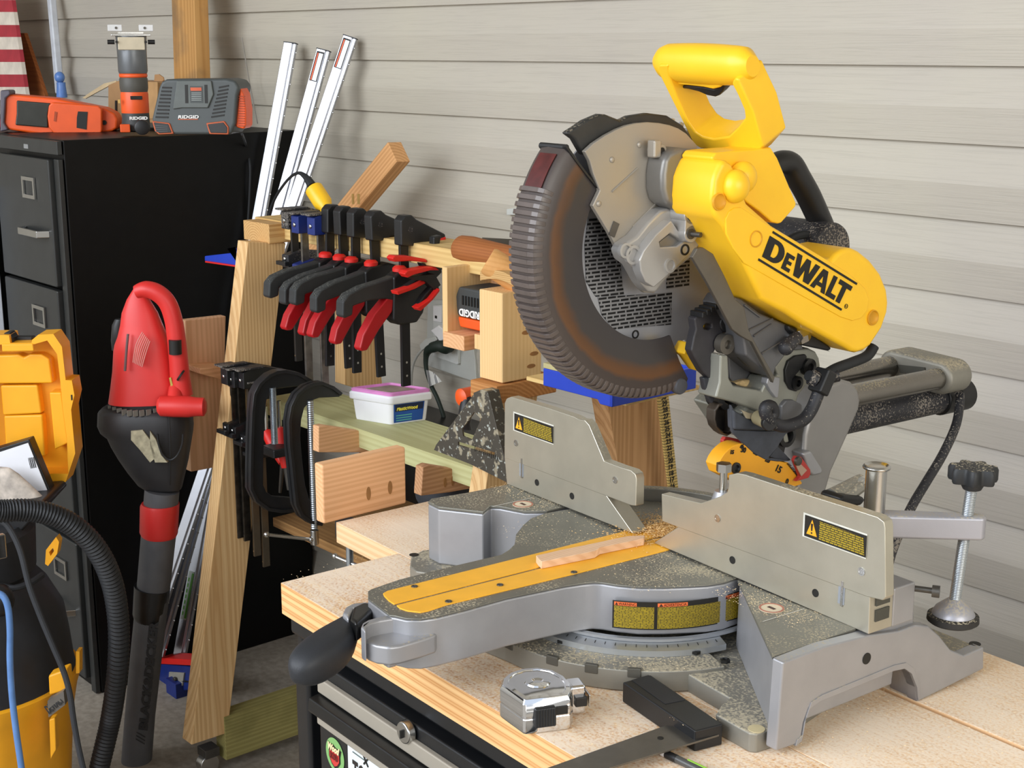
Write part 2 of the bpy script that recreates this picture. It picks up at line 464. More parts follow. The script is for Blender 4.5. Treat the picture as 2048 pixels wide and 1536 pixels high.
MB().prism([sc_ + V((x * sx_, -.0011, z * sz_)) for x, z in ((-.52, .15), (.52, .15), (.52, -.25), (.3, -.52), (0, -.68), (-.3, -.52), (-.52, -.22))], (0, -.0003, 0)).done('shield_red', cm('sticker_red', 'c93a33', .5), stk)
text('Wood', 'lettering', cm('sticker_cream', 'f0d9a8', .5), stk, sc_ + V((-.62 * sx_, -.0018, .22 * sz_)), (1, 0, 0), (0, 0, 1), .55 * sz_, fit=1.25 * sx_, off=.0006, shear=.3)
text('ROAD', 'lettering', cm('sticker_dred', '6d1714', .5), stk, sc_ + V((-.42 * sx_, -.0018, -.25 * sz_)), (1, 0, 0), (0, 0, 1), .5 * sz_, fit=.85 * sx_, off=.0006)
q0 = on3(775, 930); q1 = on3(1420, 1393)
w4 = q1.x - q0.x + .02
zt4 = zt2b - .006
stk = MB().box((q0.x + w4 / 2, yS, zt4 - .045), (w4, .0006, .09)).done('tool_sticker', cm('sticker_white', 'dfe6e6', .5), d3)
tP = on3(880, 1180)
text('TOOL', 'lettering', cm('sticker_ink', '2a2422', .5), stk, V((tP.x, yS - .0008, tP.z - .030)), (1, 0, 0), (0, 0, 1), .040, fit=.052, off=.0008)
for dz in (.0, .005):
    MB().box((q0.x + w4 * .3, yS - .0006, tP.z + .008 + dz), (w4 * .34, .0006, .0013)).done('rule', cm('sticker_slate', '5d6a68', .5), stk)
pc = V((tP.x + .03, yS - .001, tP.z + .008))
for s in (-1, 1): MB().box(pc, (.014, .0008, .0022), Matrix.Rotation(R(48 * s), 3, 'Y')).done('crossed_tools', INK, stk)
# wood block leaning beside the chest foot
p = WF.hit((556, 1520), 'z', .06)
b_ = board('scrap_block', wood('pine_a', 'e6bf8f', 'bf8a50', 50), V((-1.50, .885, .10)), V((-1.50, .885, .37)), (1, 0, 0), .03, .03)
tag(b_, 'short pale wood offcut standing on end by the tool chest corner', 'wood block')
b_.location = WF.hit((559, 1560), 'y', .93); b_.location.z -= .0
b_.location.z = .135
# ---------------- miter saw ----------------
so = WF.hit((1286, 1081), 'z', .955)
SF = Fr(so, -5.14)
saw = thing('miter_saw', 'yellow and grey sliding compound miter saw with raised blade head on the pine bench', 'miter saw', SF)
H = SF.hit; HS = SF.hits
ZB = -.095
k3 = kk(1000, 60, 2.56); k4 = kk(1000, 360, 2.56); k6 = kk(800, 760, 2.926); k7 = kk(1300, 900, 2.738)
k5 = kk(1300, 560, 2.738); kp = kk(1380, 560, 4.876); kh = kk(1180, 60, 4.876); kb = kk(1400, 800, 6.4); kt = kk(1080, 1150, 4.267)
kl = kk(560, 1100, 2.56)
I1 = lambda x, y: (x, y)
def px(pts, x, th, name, m, par=saw, bevel=.0015, k=I1, holes=(), seg=2, origin=None):
    """plate standing in the saw's y-z plane at x, thickness th towards the blade side"""
    P = HS(pts, 'x', x, k); Hh = [HS(h, 'x', x, k) for h in holes]
    return MB().prism(P, (-th, 0, 0), Hh).done(name, m, par, bevel, seg, origin=origin)
def py(pts, y, th, name, m, par=saw, bevel=.0015, k=I1, holes=(), seg=2):
    P = HS(pts, 'y', y, k); Hh = [HS(h, 'y', y, k) for h in holes]
    return MB().prism(P, (0, th, 0), Hh).done(name, m, par, bevel, seg)
def pz(pts, z, th, name, m, par=saw, bevel=.0015, k=I1, holes=(), seg=2):
    P = HS(pts, 'z', z, k); Hh = [HS(h, 'z', z, k) for h in holes]
    return MB().prism(P, (0, 0, -th), Hh).done(name, m, par, bevel, seg)
# --- base casting
xr = H((1650, 1296), 'z', 0).x
frt = H((1555, 1320), 'z', 0)
bs = MB()
# low foot plate following the front ring
zf = ZB + .020
foot = HS([(905, 1228), (960, 1268), (1040, 1300), (1127, 1322), (1244, 1336), (1338, 1344), (1370, 1344), (1400, 1362), (1459, 1395), (1442, 1410), (1431, 1428), (1499, 1466), (1513, 1468), (1549, 1457), (1570, 1440)], 'z', zf)
foot += [V((.28, .02, zf)), V((.17, .10, zf)), V((-.17, .10, zf)), V((-.26, .02, zf))]
lf = HS([(832, 1142), (820, 1132), (822, 1112), (845, 1100)], 'z', zf)
foot += [lf[3], lf[2], lf[1], lf[0], H((880, 1150), 'z', zf)]
bs.prism(foot, (0, 0, -(.020)))
base_o = bs.done('base', CASTD, saw, .002)
# right block with profile side
prof = HS([(1555, 1320), (1650, 1293), (1738, 1270), (1797, 1262), (1832, 1250), (1858, 1252), (1880, 1272), (1902, 1300), (1928, 1311), (1968, 1294), (1968, 1338), (1835, 1400), (1833, 1375), (1822, 1347), (1808, 1337), (1785, 1342), (1640, 1402), (1618, 1417), (1608, 1445), (1602, 1482), (1590, 1490), (1552, 1503)], 'x', xr)
for p in prof:
    if p.z < ZB + .004: p.z = ZB
prof[0] = V((xr, frt.y, 0))
fl2 = H((1475, 1160), 'z', 0)
b = MB()
inner = [V((xr - .014, p.y, p.z)) for p in prof]
b.loft([prof, inner])
side = b.done('base_side', CAST, base_o, .002)
# wedge-shaped right table
top = [V((fl2.x, fl2.y, 0)), V((xr - .0145, frt.y + .001, 0)), V((xr - .0145, .001, 0)), V((fl2.x, .001, 0))]
b = MB(); b.prism(top, (0, 0, -.003)); b.done('fixed_table', MACH, base_o, .0008)
b = MB()
q = [V((fl2.x + .001, fl2.y + .002, -.003)), V((xr - .010, frt.y + .002, -.003)), V((xr - .010, .06, -.003)), V((fl2.x + .001, .06, -.003))]
lo = [V((fl2.x + .001, fl2.y + .000, zf)), V((xr - .010, frt.y - .001, zf)), V((xr - .0145, .06, zf)), V((fl2.x + .001, .06, zf))]
b.loft([lo, q]); b.done('table_block', CAST, base_o, .002)
# rear right foot pad
pr = [H((1968, 1294), 'x', xr), H((1902, 1300), 'x', xr)]
zr_ = pr[0].z - .001
b = MB().box((xr - .055, (pr[0].y + .15) / 2, (ZB + zr_) / 2), (.085, pr[0].y - .15, zr_ - ZB)); b.done('rear_foot', CASTD, base_o, .003)
b = MB(); hh = H((1950, 1288), 'z', zr_ + .0003); b.cyl(hh, hh + V((0, 0, .0006)), .006); b.done('bolt_hole', INK, base_o)
for p in ((1733, 1317),):
    c = H(p, 'x', xr); MB().cyl(c, c + V((.0006, 0, 0)), .0058).done('bolt_hole', INK, base_o)
hh = H((1513, 1458), 'z', zf); MB().cyl(hh, hh + V((0, 0, .0006)), .008).done('bolt_hole', cm('dust_plug', 'c2b48c', .9), base_o)
# arch lip below the side
arch = HS([(1590, 1492), (1602, 1482), (1608, 1445), (1618, 1417), (1640, 1402), (1785, 1342), (1808, 1337), (1822, 1347), (1833, 1375), (1835, 1400)], 'x', xr)
b = MB()
for a_, c_ in zip(arch, arch[1:]):
    if a_.z < ZB + .005: a_ = V((a_.x, a_.y, max(a_.z, ZB + .004)))
lip = [V((xr + .001, p.y, max(p.z, ZB))) for p in arch]; lip2 = [V((xr - .035, p.y, max(p.z, ZB))) for p in arch]
up_ = [p + V((0, .002, .006)) for p in lip]; up2 = [p + V((0, .002, .006)) for p in lip2]
b.loft([[lip[i], up_[i], up2[i], lip2[i]] for i in range(len(lip))]); b.done('arch_lip', CAST, base_o, .001)
# left block
LB = [(856, 1003), (862, 997), (940, 984), (1013.6, 969), (1121, 1014.6), (1094, 1021), (1049, 1021), (1000, 1012), (981, 1011), (967, 1023), (877, 1013)]
P = HS(LB, 'z', 0); P = [P[0], P[1], P[2], V((P[3].x, .045, 0)), V((P[4].x, .045, 0))] + P[4:]
MB().prism(P, (0, 0, -.0035)).done('fixed_table', MACH, base_o, .001)
MB().prism(P, (0, 0, zf + .0035), vec0=(0, 0, -.0035)).done('table_block', CAST, base_o, .0025)
hh = H((828, 1110), 'z', zf); MB().cyl(hh, hh + V((0, 0, .0006)), .006).done('bolt_hole', INK, base_o)
# warning disc and scored line on each table
for nm, pc, la, lb in (('right', (1543, 1217), (1525, 1243), (1607, 1218)), ('left', (1046, 1009), (985, 1013), (1062, 996))):
    c = H(pc, 'z', .0002); 
    d = MB().cyl(c, c + V((0, 0, .0005)), .013, None, 28).done('warning_disc', cm('disc_cream', 'd8c8ac', .6), base_o)
    MB().lathe(c + V((0, 0, .0006)), (0, 0, 1), [(.0125, 0), (.0125, .0003), (.0108, .0003), (.0108, 0)], 28, ring=True).done('disc_ring', cm('disc_red', 'b0705c', .6), d)
    MB().box(c + V((0, 0, .0007)), (.009, .0035, .0004)).done('disc_symbol', cm('disc_dark', '4a3028', .6), d)
    a_, b2 = H(la, 'z', .0003), H(lb, 'z', .0003)
    MB().prism([a_, b2, b2 + V((.0006, .0012, 0)), a_ + V((.0006, .0012, 0))], (0, 0, .0003)).done('scored_line', cm('score_white', 'd6d2c8', .6), base_o)
# rear wall of the casting
b = MB()
ra = [V((.168 * math.cos(a), .168 * math.sin(a) + .0, 0)) for a in [R(20 + i * 7) for i in range(21)]]
ri = [V((.156 * math.cos(a), .156 * math.sin(a), 0)) for a in [R(20 + i * 7) for i in range(21)]]
b.loft([[a_ + V((0, 0, ZB)), a_ + V((0, 0, .014)), c_ + V((0, 0, .014)), c_ + V((0, 0, ZB))] for a_, c_ in zip(ra, ri)]).done('rear_wall', CASTD, base_o, .002)
# detent plate and miter scale under the table
b = MB()
def arc(r, a0, a1, n, z): return [V((r * math.cos(R(a0 + (a1 - a0) * i / n)), r * math.sin(R(a0 + (a1 - a0) * i / n)), z)) for i in range(n + 1)]
b.loft([[p1, p2, p3, p4] for p1, p2, p3, p4 in zip(arc(.1495, 180, 352, 60, -.0585), arc(.163, 180, 352, 60, -.0635), arc(.163, 180, 352, 60, -.070), arc(.1495, 180, 352, 60, -.070))]).done('miter_scale', cm('scale_steel', 'c4c8cc', .3, metal=.8, var=.03), base_o)
b = MB()
for a in range(205, 350, 4):
    c = V((.1565 * math.cos(R(a)), .1565 * math.sin(R(a)), -.0607)); L = .010 if (a % 10 == 0) else .006
    b.box(c, (L * .6, .0005, .0006), Matrix.Rotation(R(a), 3, 'Z') @ Matrix.Rotation(R(20), 3, 'Y'))
b.done('scale_marks', INK, base_o)
b = MB()
b.loft([[p1, p2, p3, p4] for p1, p2, p3, p4 in zip(arc(.155, 195, 345, 50, -.070), arc(.196, 195, 345, 50, -.071), arc(.196, 195, 345, 50, ZB + .001), arc(.155, 195, 345, 50, ZB + .001))]).done('front_ring', CASTD, base_o, .0015)
for a in (228, 243, 258, 273, 291, 304, 317):
    c = V((.1945 * math.cos(R(a)), .1945 * math.sin(R(a)), -.0735)); M = Matrix.Rotation(R(a), 3, 'Z')
    MB().box(c, (.005, .014, .010), M).done('detent_notch', cm('notch_dark', '57544c', .6, metal=.4), base_o, .001)
for a in (238, 252, 266):
    c = V((.170 * math.cos(R(a)), .170 * math.sin(R(a)), -.0702)); MB().box(c, (.006, .020, .001), Matrix.Rotation(R(a), 3, 'Z')).done('slot', INK, base_o, .0004)
for q_ in ((1123, 1284), (1391, 1306), (1450, 1324)):
    c = H(q_, 'z', -.069); MB().lathe(c, (0, 0, 1), [(.0055, 0), (.0055, .003), (.003, .0035), (.0025, .0015)], 6).done('screw', BLKS, base_o)
# --- rotating table with control arm
edge = [(1475, 1156), (1449, 1163), (1415, 1168), (1381, 1170), (1330, 1172), (1278, 1172), (1235, 1168), (1205, 1163.5), (1187, 1162), (1168, 1164), (1128, 1170), (1090, 1178), (1013, 1194), (930, 1217), (872, 1231), (840, 1236), (812, 1235), (790, 1230), (779, 1229)]
edge = [(x, y + 1.0) for x, y in edge]
left = [(736, 1197), (736, 1182), (742, 1178), (800, 1158), (900, 1133), (1002, 1109), (1018, 1099), (1029, 1088), (1032, 1068), (1046, 1050), (1062, 1036), (1090, 1026)]
P = HS(edge, 'z', 0) + HS(left, 'z', 0)
rr = .1475
P[0] = V((rr, .003, 0))
P += [V((rr * math.cos(a), rr * math.sin(a), 0)) for a in [R(x) for x in range(150, 4, -8)]]
tbl = MB().prism(P, (0, 0, -.0022)).done('turntable', MACH, saw, .001)
body = MB().prism([p * 1.0 for p in P], (0, 0, -.052), vec0=(0, 0, -.0022)).done('turntable_body', CAST, tbl, .0025, 3)
MB().lathe((0, 0, -.0585), (0, 0, 1), [(.1515, 0), (.1515, .003), (.148, .004), (.148, 0)], 72, ring=True).done('lower_rim', cm('rim_alu', 'b9bcc0', .3, metal=.7, var=.03), tbl)
# warning label wrapped on the round front
b = MB(); n = 26
aa = lambda p: math.atan2(*(lambda q: (q.y, q.x))(H(p, 'z', -.02)))
a0 = R(-112); a1 = R(-7)
# find the angle where the label starts: the body point seen at its left edge
def bodyp(a, z): return V((.1482 * math.cos(a), .1482 * math.sin(a), z))
def proj(P): 
    d = SF.M @ V(P) - CAMP; return (1024 + FPX * d.dot(RT) / d.dot(FW), 768 - FPX * d.dot(UP) / d.dot(FW))
def find_angle(xp, z, lo=-130, hi=0):
    return R(min([lo + i * .25 for i in range(int((hi - lo) * 4))], key=lambda a: abs(proj(bodyp(R(a), z))[0] - xp)))
a0 = find_angle(1225, -.03); a1 = find_angle(1470, -.03); am = find_angle(1312, -.03); am2 = find_angle(1445, -.03)
def wrap(a, c, z0, z1, r, n=16):
    b = MB(); o_ = [[V((r * math.cos(a + (c - a) * i / n), r * math.sin(a + (c - a) * i / n), z)) for z in (z1, z0)] for i in range(n + 1)]
    i_ = [[V(((r - .001) * math.cos(a + (c - a) * i / n), (r - .001) * math.sin(a + (c - a) * i / n), z)) for z in (z0, z1)] for i in range(n + 1)]
    b.loft([x + y for x, y in zip(o_, i_)]); return b
lab = wrap(a0, a1 + .25, -.046, -.0155, .1487, 30).done('warning_label', cm('label_black', '1b1812', .45, var=.02), tbl)
def btx(name, ink, paper, r, row, wl):
    """print running round a cylinder"""
    m, t = base(name)
    tc = t.new('ShaderNodeTexCoord'); sp = t.new('ShaderNodeSeparateXYZ'); t.l(tc.outputs['Object'], sp.inputs[0])
    ang = t.math('MULTIPLY', t.math('ARCTAN2', sp.outputs['Y'], sp.outputs['X']), r)
    cb = t.new('ShaderNodeCombineXYZ'); t.l(ang, cb.inputs[0]); t.l(sp.outputs['Z'], cb.inputs[1])
    b = t.new('ShaderNodeTexBrick'); b.inputs['Color1'].default_value = lin(ink); b.inputs['Color2'].default_value = tuple(x * .75 for x in lin(ink)[:3]) + (1,)
    b.inputs['Mortar'].default_value = lin(paper); b.inputs['Scale'].default_value = 1; b.inputs['Brick Width'].default_value = wl
    b.inputs['Row Height'].default_value = row; b.inputs['Mortar Size'].default_value = row * .17; b.offset = .43; b.squash = .6; b.squash_frequency = 3
    t.l(cb.outputs[0], b.inputs['Vector']); t.l(b.outputs['Color'], t.b.inputs['Base Color']); t.b.inputs['Roughness'].default_value = .5
    return m
YT = btx('label_print', 'b39a1e', '1b1812', .1487, .00155, .0062)
g_ = .006
wrap(a0 + g_ * 2, am - g_ * 2, -.0445, -.021, .1490).done('label_print', YT, lab)
wrap(am + g_ * 2, am2 - g_ * 2, -.0445, -.021, .1490).done('label_print', YT, lab)
wrap(am2 + g_ * 2, a1 + .24, -.0445, -.021, .1490).done('label_print', YT, lab)
OR = cm('label_orange', 'e8703a', .5)
LT = cm('label_lettering', '2a1a10', .6)
for s0_, e_, tx_ in ((a0 + .012, a0 + .012 + (am - a0) * .52, 'WARNING'), (am + .012, am + .012 + (am2 - am) * .42, 'ADVERTENCIA'), (am2 + .012, am2 + .16, 'AVERTISS')):
    ban = wrap(s0_, e_, -.0203, -.0165, .1491).done('label_banner', OR, lab)
    cc = (s0_ + e_) / 2; L = (e_ - s0_) * .149
    o = text(tx_, 'lettering', LT, ban, (0, 0, 0), (1, 0, 0), (0, 0, 1), .0042, fit=L * .76, ext=.0001)
    for q in o.data.vertices:
        a = s0_ + (q.co.x + L * .20) / .1492; z = q.co.z - .0198; r_ = .1494
        q.co = V((r_ * math.cos(a), r_ * math.sin(a), z))
    tri = [(L * .05, -.0198), (L * .17, -.0198), (L * .11, -.0168)]
    MB().prism([V((.1493 * math.cos(s0_ + u / .1492), .1493 * math.sin(s0_ + u / .1492), z)) for u, z in tri], V((math.cos(s0_), math.sin(s0_), 0)) * .0003).done('warning_triangle', LT, ban)
# kerf plates
zk = .0012
KL = [(768, 1191), (766, 1186), (775, 1181), (1010, 1122), (1241, 1064), (1300, 1049), (1360, 1036), (1366, 1060.5), (788, 1207.5), (778, 1201)]
KR = [(793, 1210), (1366, 1063.5), (1372, 1088), (1333, 1100), (1152, 1146), (892, 1209), (856, 1221), (841, 1224), (815, 1221), (800, 1216)]
for Kp in (KL, KR): pz(Kp, zk, .0022, 'kerf_plate', YELD, tbl, .0006)
b = MB(); pa, pb = H((790, 1208.8), 'z', -.001), H((1366, 1062), 'z', -.001)
b.box((pa + pb) / 2 + V((0, 0, .0012)), (.002, (pb - pa).length, .0006)).done('kerf_slot', cm('kerf_dark', '4c3516', .7), tbl)
for q_ in ((829, 1173), (897, 1203), (1148, 1144.5), (1000, 1170)):
    c = H(q_, 'z', zk + .0002); MB().lathe(c, (0, 0, 1), [(.0036, 0), (.0034, .0008), (.0016, .0010), (.0014, .0002)], 20).done('screw', DSTEEL, tbl)
# ears and miter handle at the arm tip
zt_ = -.0022
ear = HS([(786, 1228), (800, 1233), (838, 1238), (872, 1234), (872, 1260), (790, 1300), (762, 1302), (735, 1296), (722, 1280), (722, 1250), (728, 1240), (745, 1232)], 'z', -.01)
e1 = HS([(798, 1231), (872, 1236), (868, 1262), (800, 1300), (764, 1304), (736, 1298), (722, 1284), (722, 1262), (730, 1256)], 'z', -.028)
b = MB().prism(HS([(722, 1262), (724, 1274), (734, 1284), (752, 1291), (778, 1294), (800, 1291), (840, 1280), (872, 1269), (882, 1240), (800, 1240), (735, 1242)], 'z', -.018), (0, 0, -.020)); b.done('finger_ear', CAST, tbl, .003, 3)
rim = HS([(721, 1254), (725, 1245), (735, 1239), (760, 1232), (788, 1227), (800, 1234), (762, 1240), (742, 1245), (733, 1250), (731, 1262)], 'z', -.003)
b = MB().prism(rim, (0, 0, -.034)); b.done('ear_rim', CAST, tbl, .003, 3)
b = MB().prism(HS([(684, 1225), (690, 1213), (704, 1205), (733, 1202), (760, 1207), (748, 1219), (708, 1217), (697, 1236)], 'z', -.010), (0, 0, -.024)); b.done('finger_ear', CAST, tbl, .004, 3)
c = H((846, 1315), 'y', -.30); MB().box(H((779, 1318), 'x', .040), (.012, .010, .014)).done('ear_lug', CAST, tbl, .002)
hp = H((645, 1285), 'y', -.41)
b = MB()
pA = H((742, 1222), 'z', -.014); pB = H((700, 1250), 'z', -.026); pC = H((668, 1292), 'z', -.033); pD = H((600, 1345), 'z', -.040)
up3 = V((0, 0, 1))
def sect(c, d, w, h, n=20, e=.7):
    d = d.normalized(); s_ = d.cross(up3).normalized(); u_ = s_.cross(d)
    out = []
    for i in range(n):
        a = 2 * math.pi * i / n; cx, cy = math.cos(a), math.sin(a)
        out.append(c + s_ * (w * math.copysign(abs(cx) ** e, cx)) + u_ * (h * math.copysign(abs(cy) ** e, cy)))
    return out
dd = pD - pB
HD = mat('handle_black', '26282c', .55, var=.1, bump=.15)
secs = [sect(pA + V((0, .01, 0)), dd, .010, .008), sect(pA.lerp(pB, .5), dd, .011, .009), sect(pB, dd, .012, .010), sect(pB.lerp(pC, .5), dd, .017, .015), sect(pC, dd, .022, .020), sect(pC.lerp(pD, .4), dd, .0225, .021), sect(pC.lerp(pD, .75), dd, .0205, .020), sect(pD, dd, .015, .016), sect(pD + dd.normalized() * .008, dd, .006, .007)]
b.loft(secs); b.done('miter_lock_handle', HD, tbl, subsurf=1)
b = MB(); q1_ = H((716, 1212), 'z', -.004); q2_ = H((745, 1205), 'z', -.004)
b.prism(HS([(706, 1213), (728, 1203), (752, 1207), (758, 1212), (742, 1222), (712, 1246), (700, 1236)], 'z', -.009), (0, 0, -.022)); b.done('detent_lever', BLKS, tbl, .004, 3)
b = MB().tube([pB + V((.028, .012, -.016)), pA + V((.026, .02, -.024)), pA + V((.020, .045, -.028))], [.013, .014, .010], 16); b.done('lock_rod_boot', BLK, tbl)
# --- fences
fb = V((0, .010, 0))
lfe = [(1008.5, 912), (1013.6, 968.5), (1266.5, 1067.6), (1212, 990)]
def fplate(pts, y, th, name, m, par, bevel=.001, k=I1, holes=()): return py(pts, y, th, name, m, par, bevel, k, holes)
fl_ = thing_f = fplate(lfe, 0, .022, 'lower_fence', FENCE, saw)
rfe = [(1307, 1086), (1362, 1050), (1740, 1188), (1737, 1269), (1475, 1157)]
fr_ = fplate(rfe, 0, .034, 'lower_fence', FENCE, saw)
# dark plates painted in for the shade of open slots in the right fence end
pe = H((1737, 1269), 'y', 0)
for dz0, dz1 in ((.010, .022), (.026, .036)):
    MB().box((pe.x + .0002, .018, (dz0 + dz1) / 2), (.0012, .020, dz1 - dz0)).done('end_pocket_shade', cm('pocket_dark', '45443c', .7), fr_, .0004)
MB().box((pe.x - .03, .050, .018), (.06, .032, .040)).done('fence_carrier', CAST, fr_, .002)
MB().box((pe.x - .022, .046, -.02), (.030, .06, .045)).done('fence_post', CAST, base_o, .002)
b = MB().cyl((pe.x - .005, .066, .030), (pe.x + .014, .078, .030), .003); b.cyl((pe.x + .012, .076, .030), (pe.x + .018, .080, .030), .006); b.done('fence_lock_screw', DSTEEL, fr_)
ufl = [(1009, 806), (1013, 797), (1022, 793.5), (1100, 817), (1147, 833), (1159, 839), (1169, 840), (1178, 850), (1208, 922), (1240, 934), (1262, 941), (1270, 948), (1272.5, 958), (1271.6, 1012), (1262, 1011), (1008.5, 915.5)]
lab1 = [(1029, 826.6), (1107, 853), (1106, 886.5), (1029, 860)]
uf1 = fplate(ufl, -.0008, .0125, 'sliding_fence', FENCE, saw)
ufr = [(1322.6, 987.6), (1402, 1006), (1440, 993), (1454, 984), (1457, 972), (1457, 950), (1475, 946), (1490, 949), (1600, 985), (1700, 1016), (1755, 1034), (1767, 1043), (1769.5, 1055), (1771, 1195), (1765, 1201), (1734, 1194), (1362, 1057), (1324, 1042.5)]
uf2 = fplate(ufr, -.0008, .0125, 'sliding_fence', FENCE, saw)
def fence_label(pts, par):
    P = HS(pts, 'y', -.0016)
    u = (P[1] - P[0]); v = (P[0] - P[3])
    # straight rectangle on the plate
    w = u.length; h = v.length; u = V((1, 0, 0)); v = V((0, 0, 1)); o_ = V((P[3].x, -.0016, (P[3].z + P[2].z) / 2))
    h = ((P[0].z - P[3].z) + (P[1].z - P[2].z)) / 2; w = P[1].x - P[0].x
    q = lambda a, c, d=0: o_ + u * (a * w) + v * (c * h) + V((0, -d, 0))
    rmm = MB().prism([q(-.035, -.07), q(1.0, -.07), q(1.0, 1.08), q(-.035, 1.08)], (0, .0006, 0)).done('label_recess', cm('recess_white', 'd2d0c4', .5), par, .0005)
    L = MB().prism([q(0, 0), q(1, 0), q(1, 1), q(0, 1)], (0, -.0004, 0)).done('warning_label', cm('label_black', '1b1812', .45), rmm.parent)
    MB().prism([q(.04, .15, .0005), q(.215, .15, .0005), q(.128, .88, .0005)], (0, -.0003, 0)).done('warning_triangle', cm('label_amber', 'f0a81e', .5), L)
    MB().prism([q(.118, .36, .0009), q(.138, .36, .0009), q(.145, .70, .0009), q(.111, .70, .0009)], (0, -.0002, 0)).done('exclamation_mark', INK, L)
    MB().prism([q(.117, .22, .0009), q(.139, .22, .0009), q(.139, .30, .0009), q(.117, .30, .0009)], (0, -.0002, 0)).done('exclamation_dot', INK, L)
    m_ = bricktext('label_print_small', 'a8901c', '1b1812', .0022, .0075)
    o = MB().prism([V(p) for p in ((0, 0, 0), (w * .73, 0, 0), (w * .70, h * .82, 0), (0, h * .86, 0))], (0, 0, .0002)).done('label_print', m_, L)
    o.matrix_local = Matrix((V((1, 0, 0)), V((0, 0, 1)), V((0, -1, 0)))).transposed().to_4x4(); o.location = q(.25, .07, .0006)
fence_label([(1029, 826.6), (1107, 853), (1106, 886.5), (1029, 860)], uf1)
fence_label([(1608.6, 1029.6), (1732, 1070), (1729, 1112), (1608.6, 1073.5)], uf2)
for pts, par, y in ((((1032, 886), (1230, 960)), uf1, -.001), (((1074, 965), (1144, 992)), fl_, 0), (((1435, 1036.5), (1723, 1143)), uf2, -.001), (((1465, 1120), (1631, 1186)), fr_, 0)):
    for p in pts:
        c = H(p, 'y', y); MB().lathe(c, (0, -1, 0), [(.0042, -.0005), (.0042, .0005), (.0032, .0005), (.0030, .0002)], 20).done('screw', STEEL if par in (uf1, uf2) else INK, par)
for p in ((1043, 936), (1683, 1187)):
    c = H(p, 'y', -.0003); MB().box(c, (.008, .0006, .022)).done('slot', cm('slot_grey', '8b8f94', .5), fl_ if p[0] < 1300 else fr_)
    MB().box(c + V((.001, -.0006, 0)), (.003, .0006, .026)).done('slot_pin', STEEL, fl_ if p[0] < 1300 else fr_)
# bolt standing at the fence corner
c = H((1446, 985), 'y', .03)
b = MB().cyl(c, c + V((0, 0, .030)), .0042); b.cyl(c + V((0, 0, .024)), c + V((0, 0, .033)), .0085, None, 6); b.done('stop_bolt', STEEL, saw)
MB().lathe(c + V((0, 0, -.06)), (0, 0, 1), [(.014, 0), (.013, .05), (.009, .062)], 24).done('bolt_boss', CAST, saw)
# ---------------- miter saw head ----------------
head = saw
GC = V((0, -.012, .342)); GR = .1645
GRD = None
m, t = base('guard_polycarbonate')
tc = t.new('ShaderNodeTexCoord'); sp = t.new('ShaderNodeSeparateXYZ'); t.l(tc.outputs['Object'], sp.inputs[0])
rad = t.math('SQRT', t.math('ADD', t.math('POWER', sp.outputs['Y'], 2.0), t.math('POWER', sp.outputs['Z'], 2.0)))
wob = t.math('MULTIPLY', t.math('SUBTRACT', t.noise(t.co(), 35, 3), .5), .012)
rad = t.math('ADD', rad, wob)
rs = t.math('MULTIPLY', t.math('SUBTRACT', rad, .10), 15.4)
c = t.ramp(rs, [(0.0, lin('393536')), (.42, lin('3d3836')), (.55, lin('5c3d24')), (.66, lin('664428')), (.74, lin('463d39')), (1.0, lin('4f4642'))])
c = t.mix(t.ramp(t.noise(t.co(), 8, 4), [(.52, (0, 0, 0, 1)), (.66, (.55, .55, .55, 1))]), c, lin('403a39'))
t.l(c, t.b.inputs['Base Color']); t.b.inputs['Roughness'].default_value = .36; t.b.inputs['Specular IOR Level'].default_value = .45
GRD = m
GRB = mat('guard_rim', '5c524d', .3, var=.2)
def yzang(p, x=.03):
    q = H(p, 'x', x) - GC; return math.atan2(q.z, q.y)
aT = yzang((1128, 290)); aTi = yzang((1200, 382)); aB = yzang((1378, 765)); aBi = yzang((1345, 681))
if aB < 0: aB += 2 * math.pi
if aBi < 0: aBi += 2 * math.pi
# lower guard: two cheeks and a ribbed rim
def pol(r, a, x): return GC + V((x, r * math.cos(a), r * math.sin(a)))
N = 90
b = MB(); loops = []
for i in range(N + 1):
    u = i / N
    ao = aT + (aB - aT) * u; ai = aTi + (aBi - aTi) * u
    L = [(.103, ai, .0275), (.135, (ao + ai) / 2, .0295), (.159, ao, .0295), (.1645, ao, .026), (.1655, ao, 0), (.164, ao, -.012), (.157, ao, -.016), (.104, ai, -.016),
         (.104, ai, -.013), (.155, ao, -.013), (.1600, ao, -.010), (.162, ao, 0), (.161, ao, .0235), (.157, ao, .0265), (.135, (ao + ai) / 2, .0265), (.103, ai, .0245)]
    loops.append([pol(r, a, x) for r, a, x in L])
lg = b.loft(loops).done('lower_guard', GRD, saw, origin=GC)
b = MB(); n = 46; ars = aT + R(17); are = aB - R(4)
for i in range(n):
    a = ars + (are - ars) * i / (n - 1); da = R(.85)
    prof_ = [(.1590, .0298), (.1655, .0275), (.1680, .020), (.1685, -.006), (.1655, -.0145)]
    for s in range(len(prof_) - 1):
        (r0, x0), (r1, x1) = prof_[s], prof_[s + 1]
        A_ = [pol(r0, a - da, x0) - GC, pol(r0 - .004, a - da, x0) - GC, pol(r0 - .004, a + da, x0) - GC, pol(r0, a + da, x0) - GC]
        B_ = [pol(r1, a - da, x1) - GC, pol(r1 - .004, a - da, x1) - GC, pol(r1 - .004, a + da, x1) - GC, pol(r1, a + da, x1) - GC]
        b.loft([A_, B_])
b.done('guard_ribs', GRB, lg, .0004)
b = MB(); ls = []
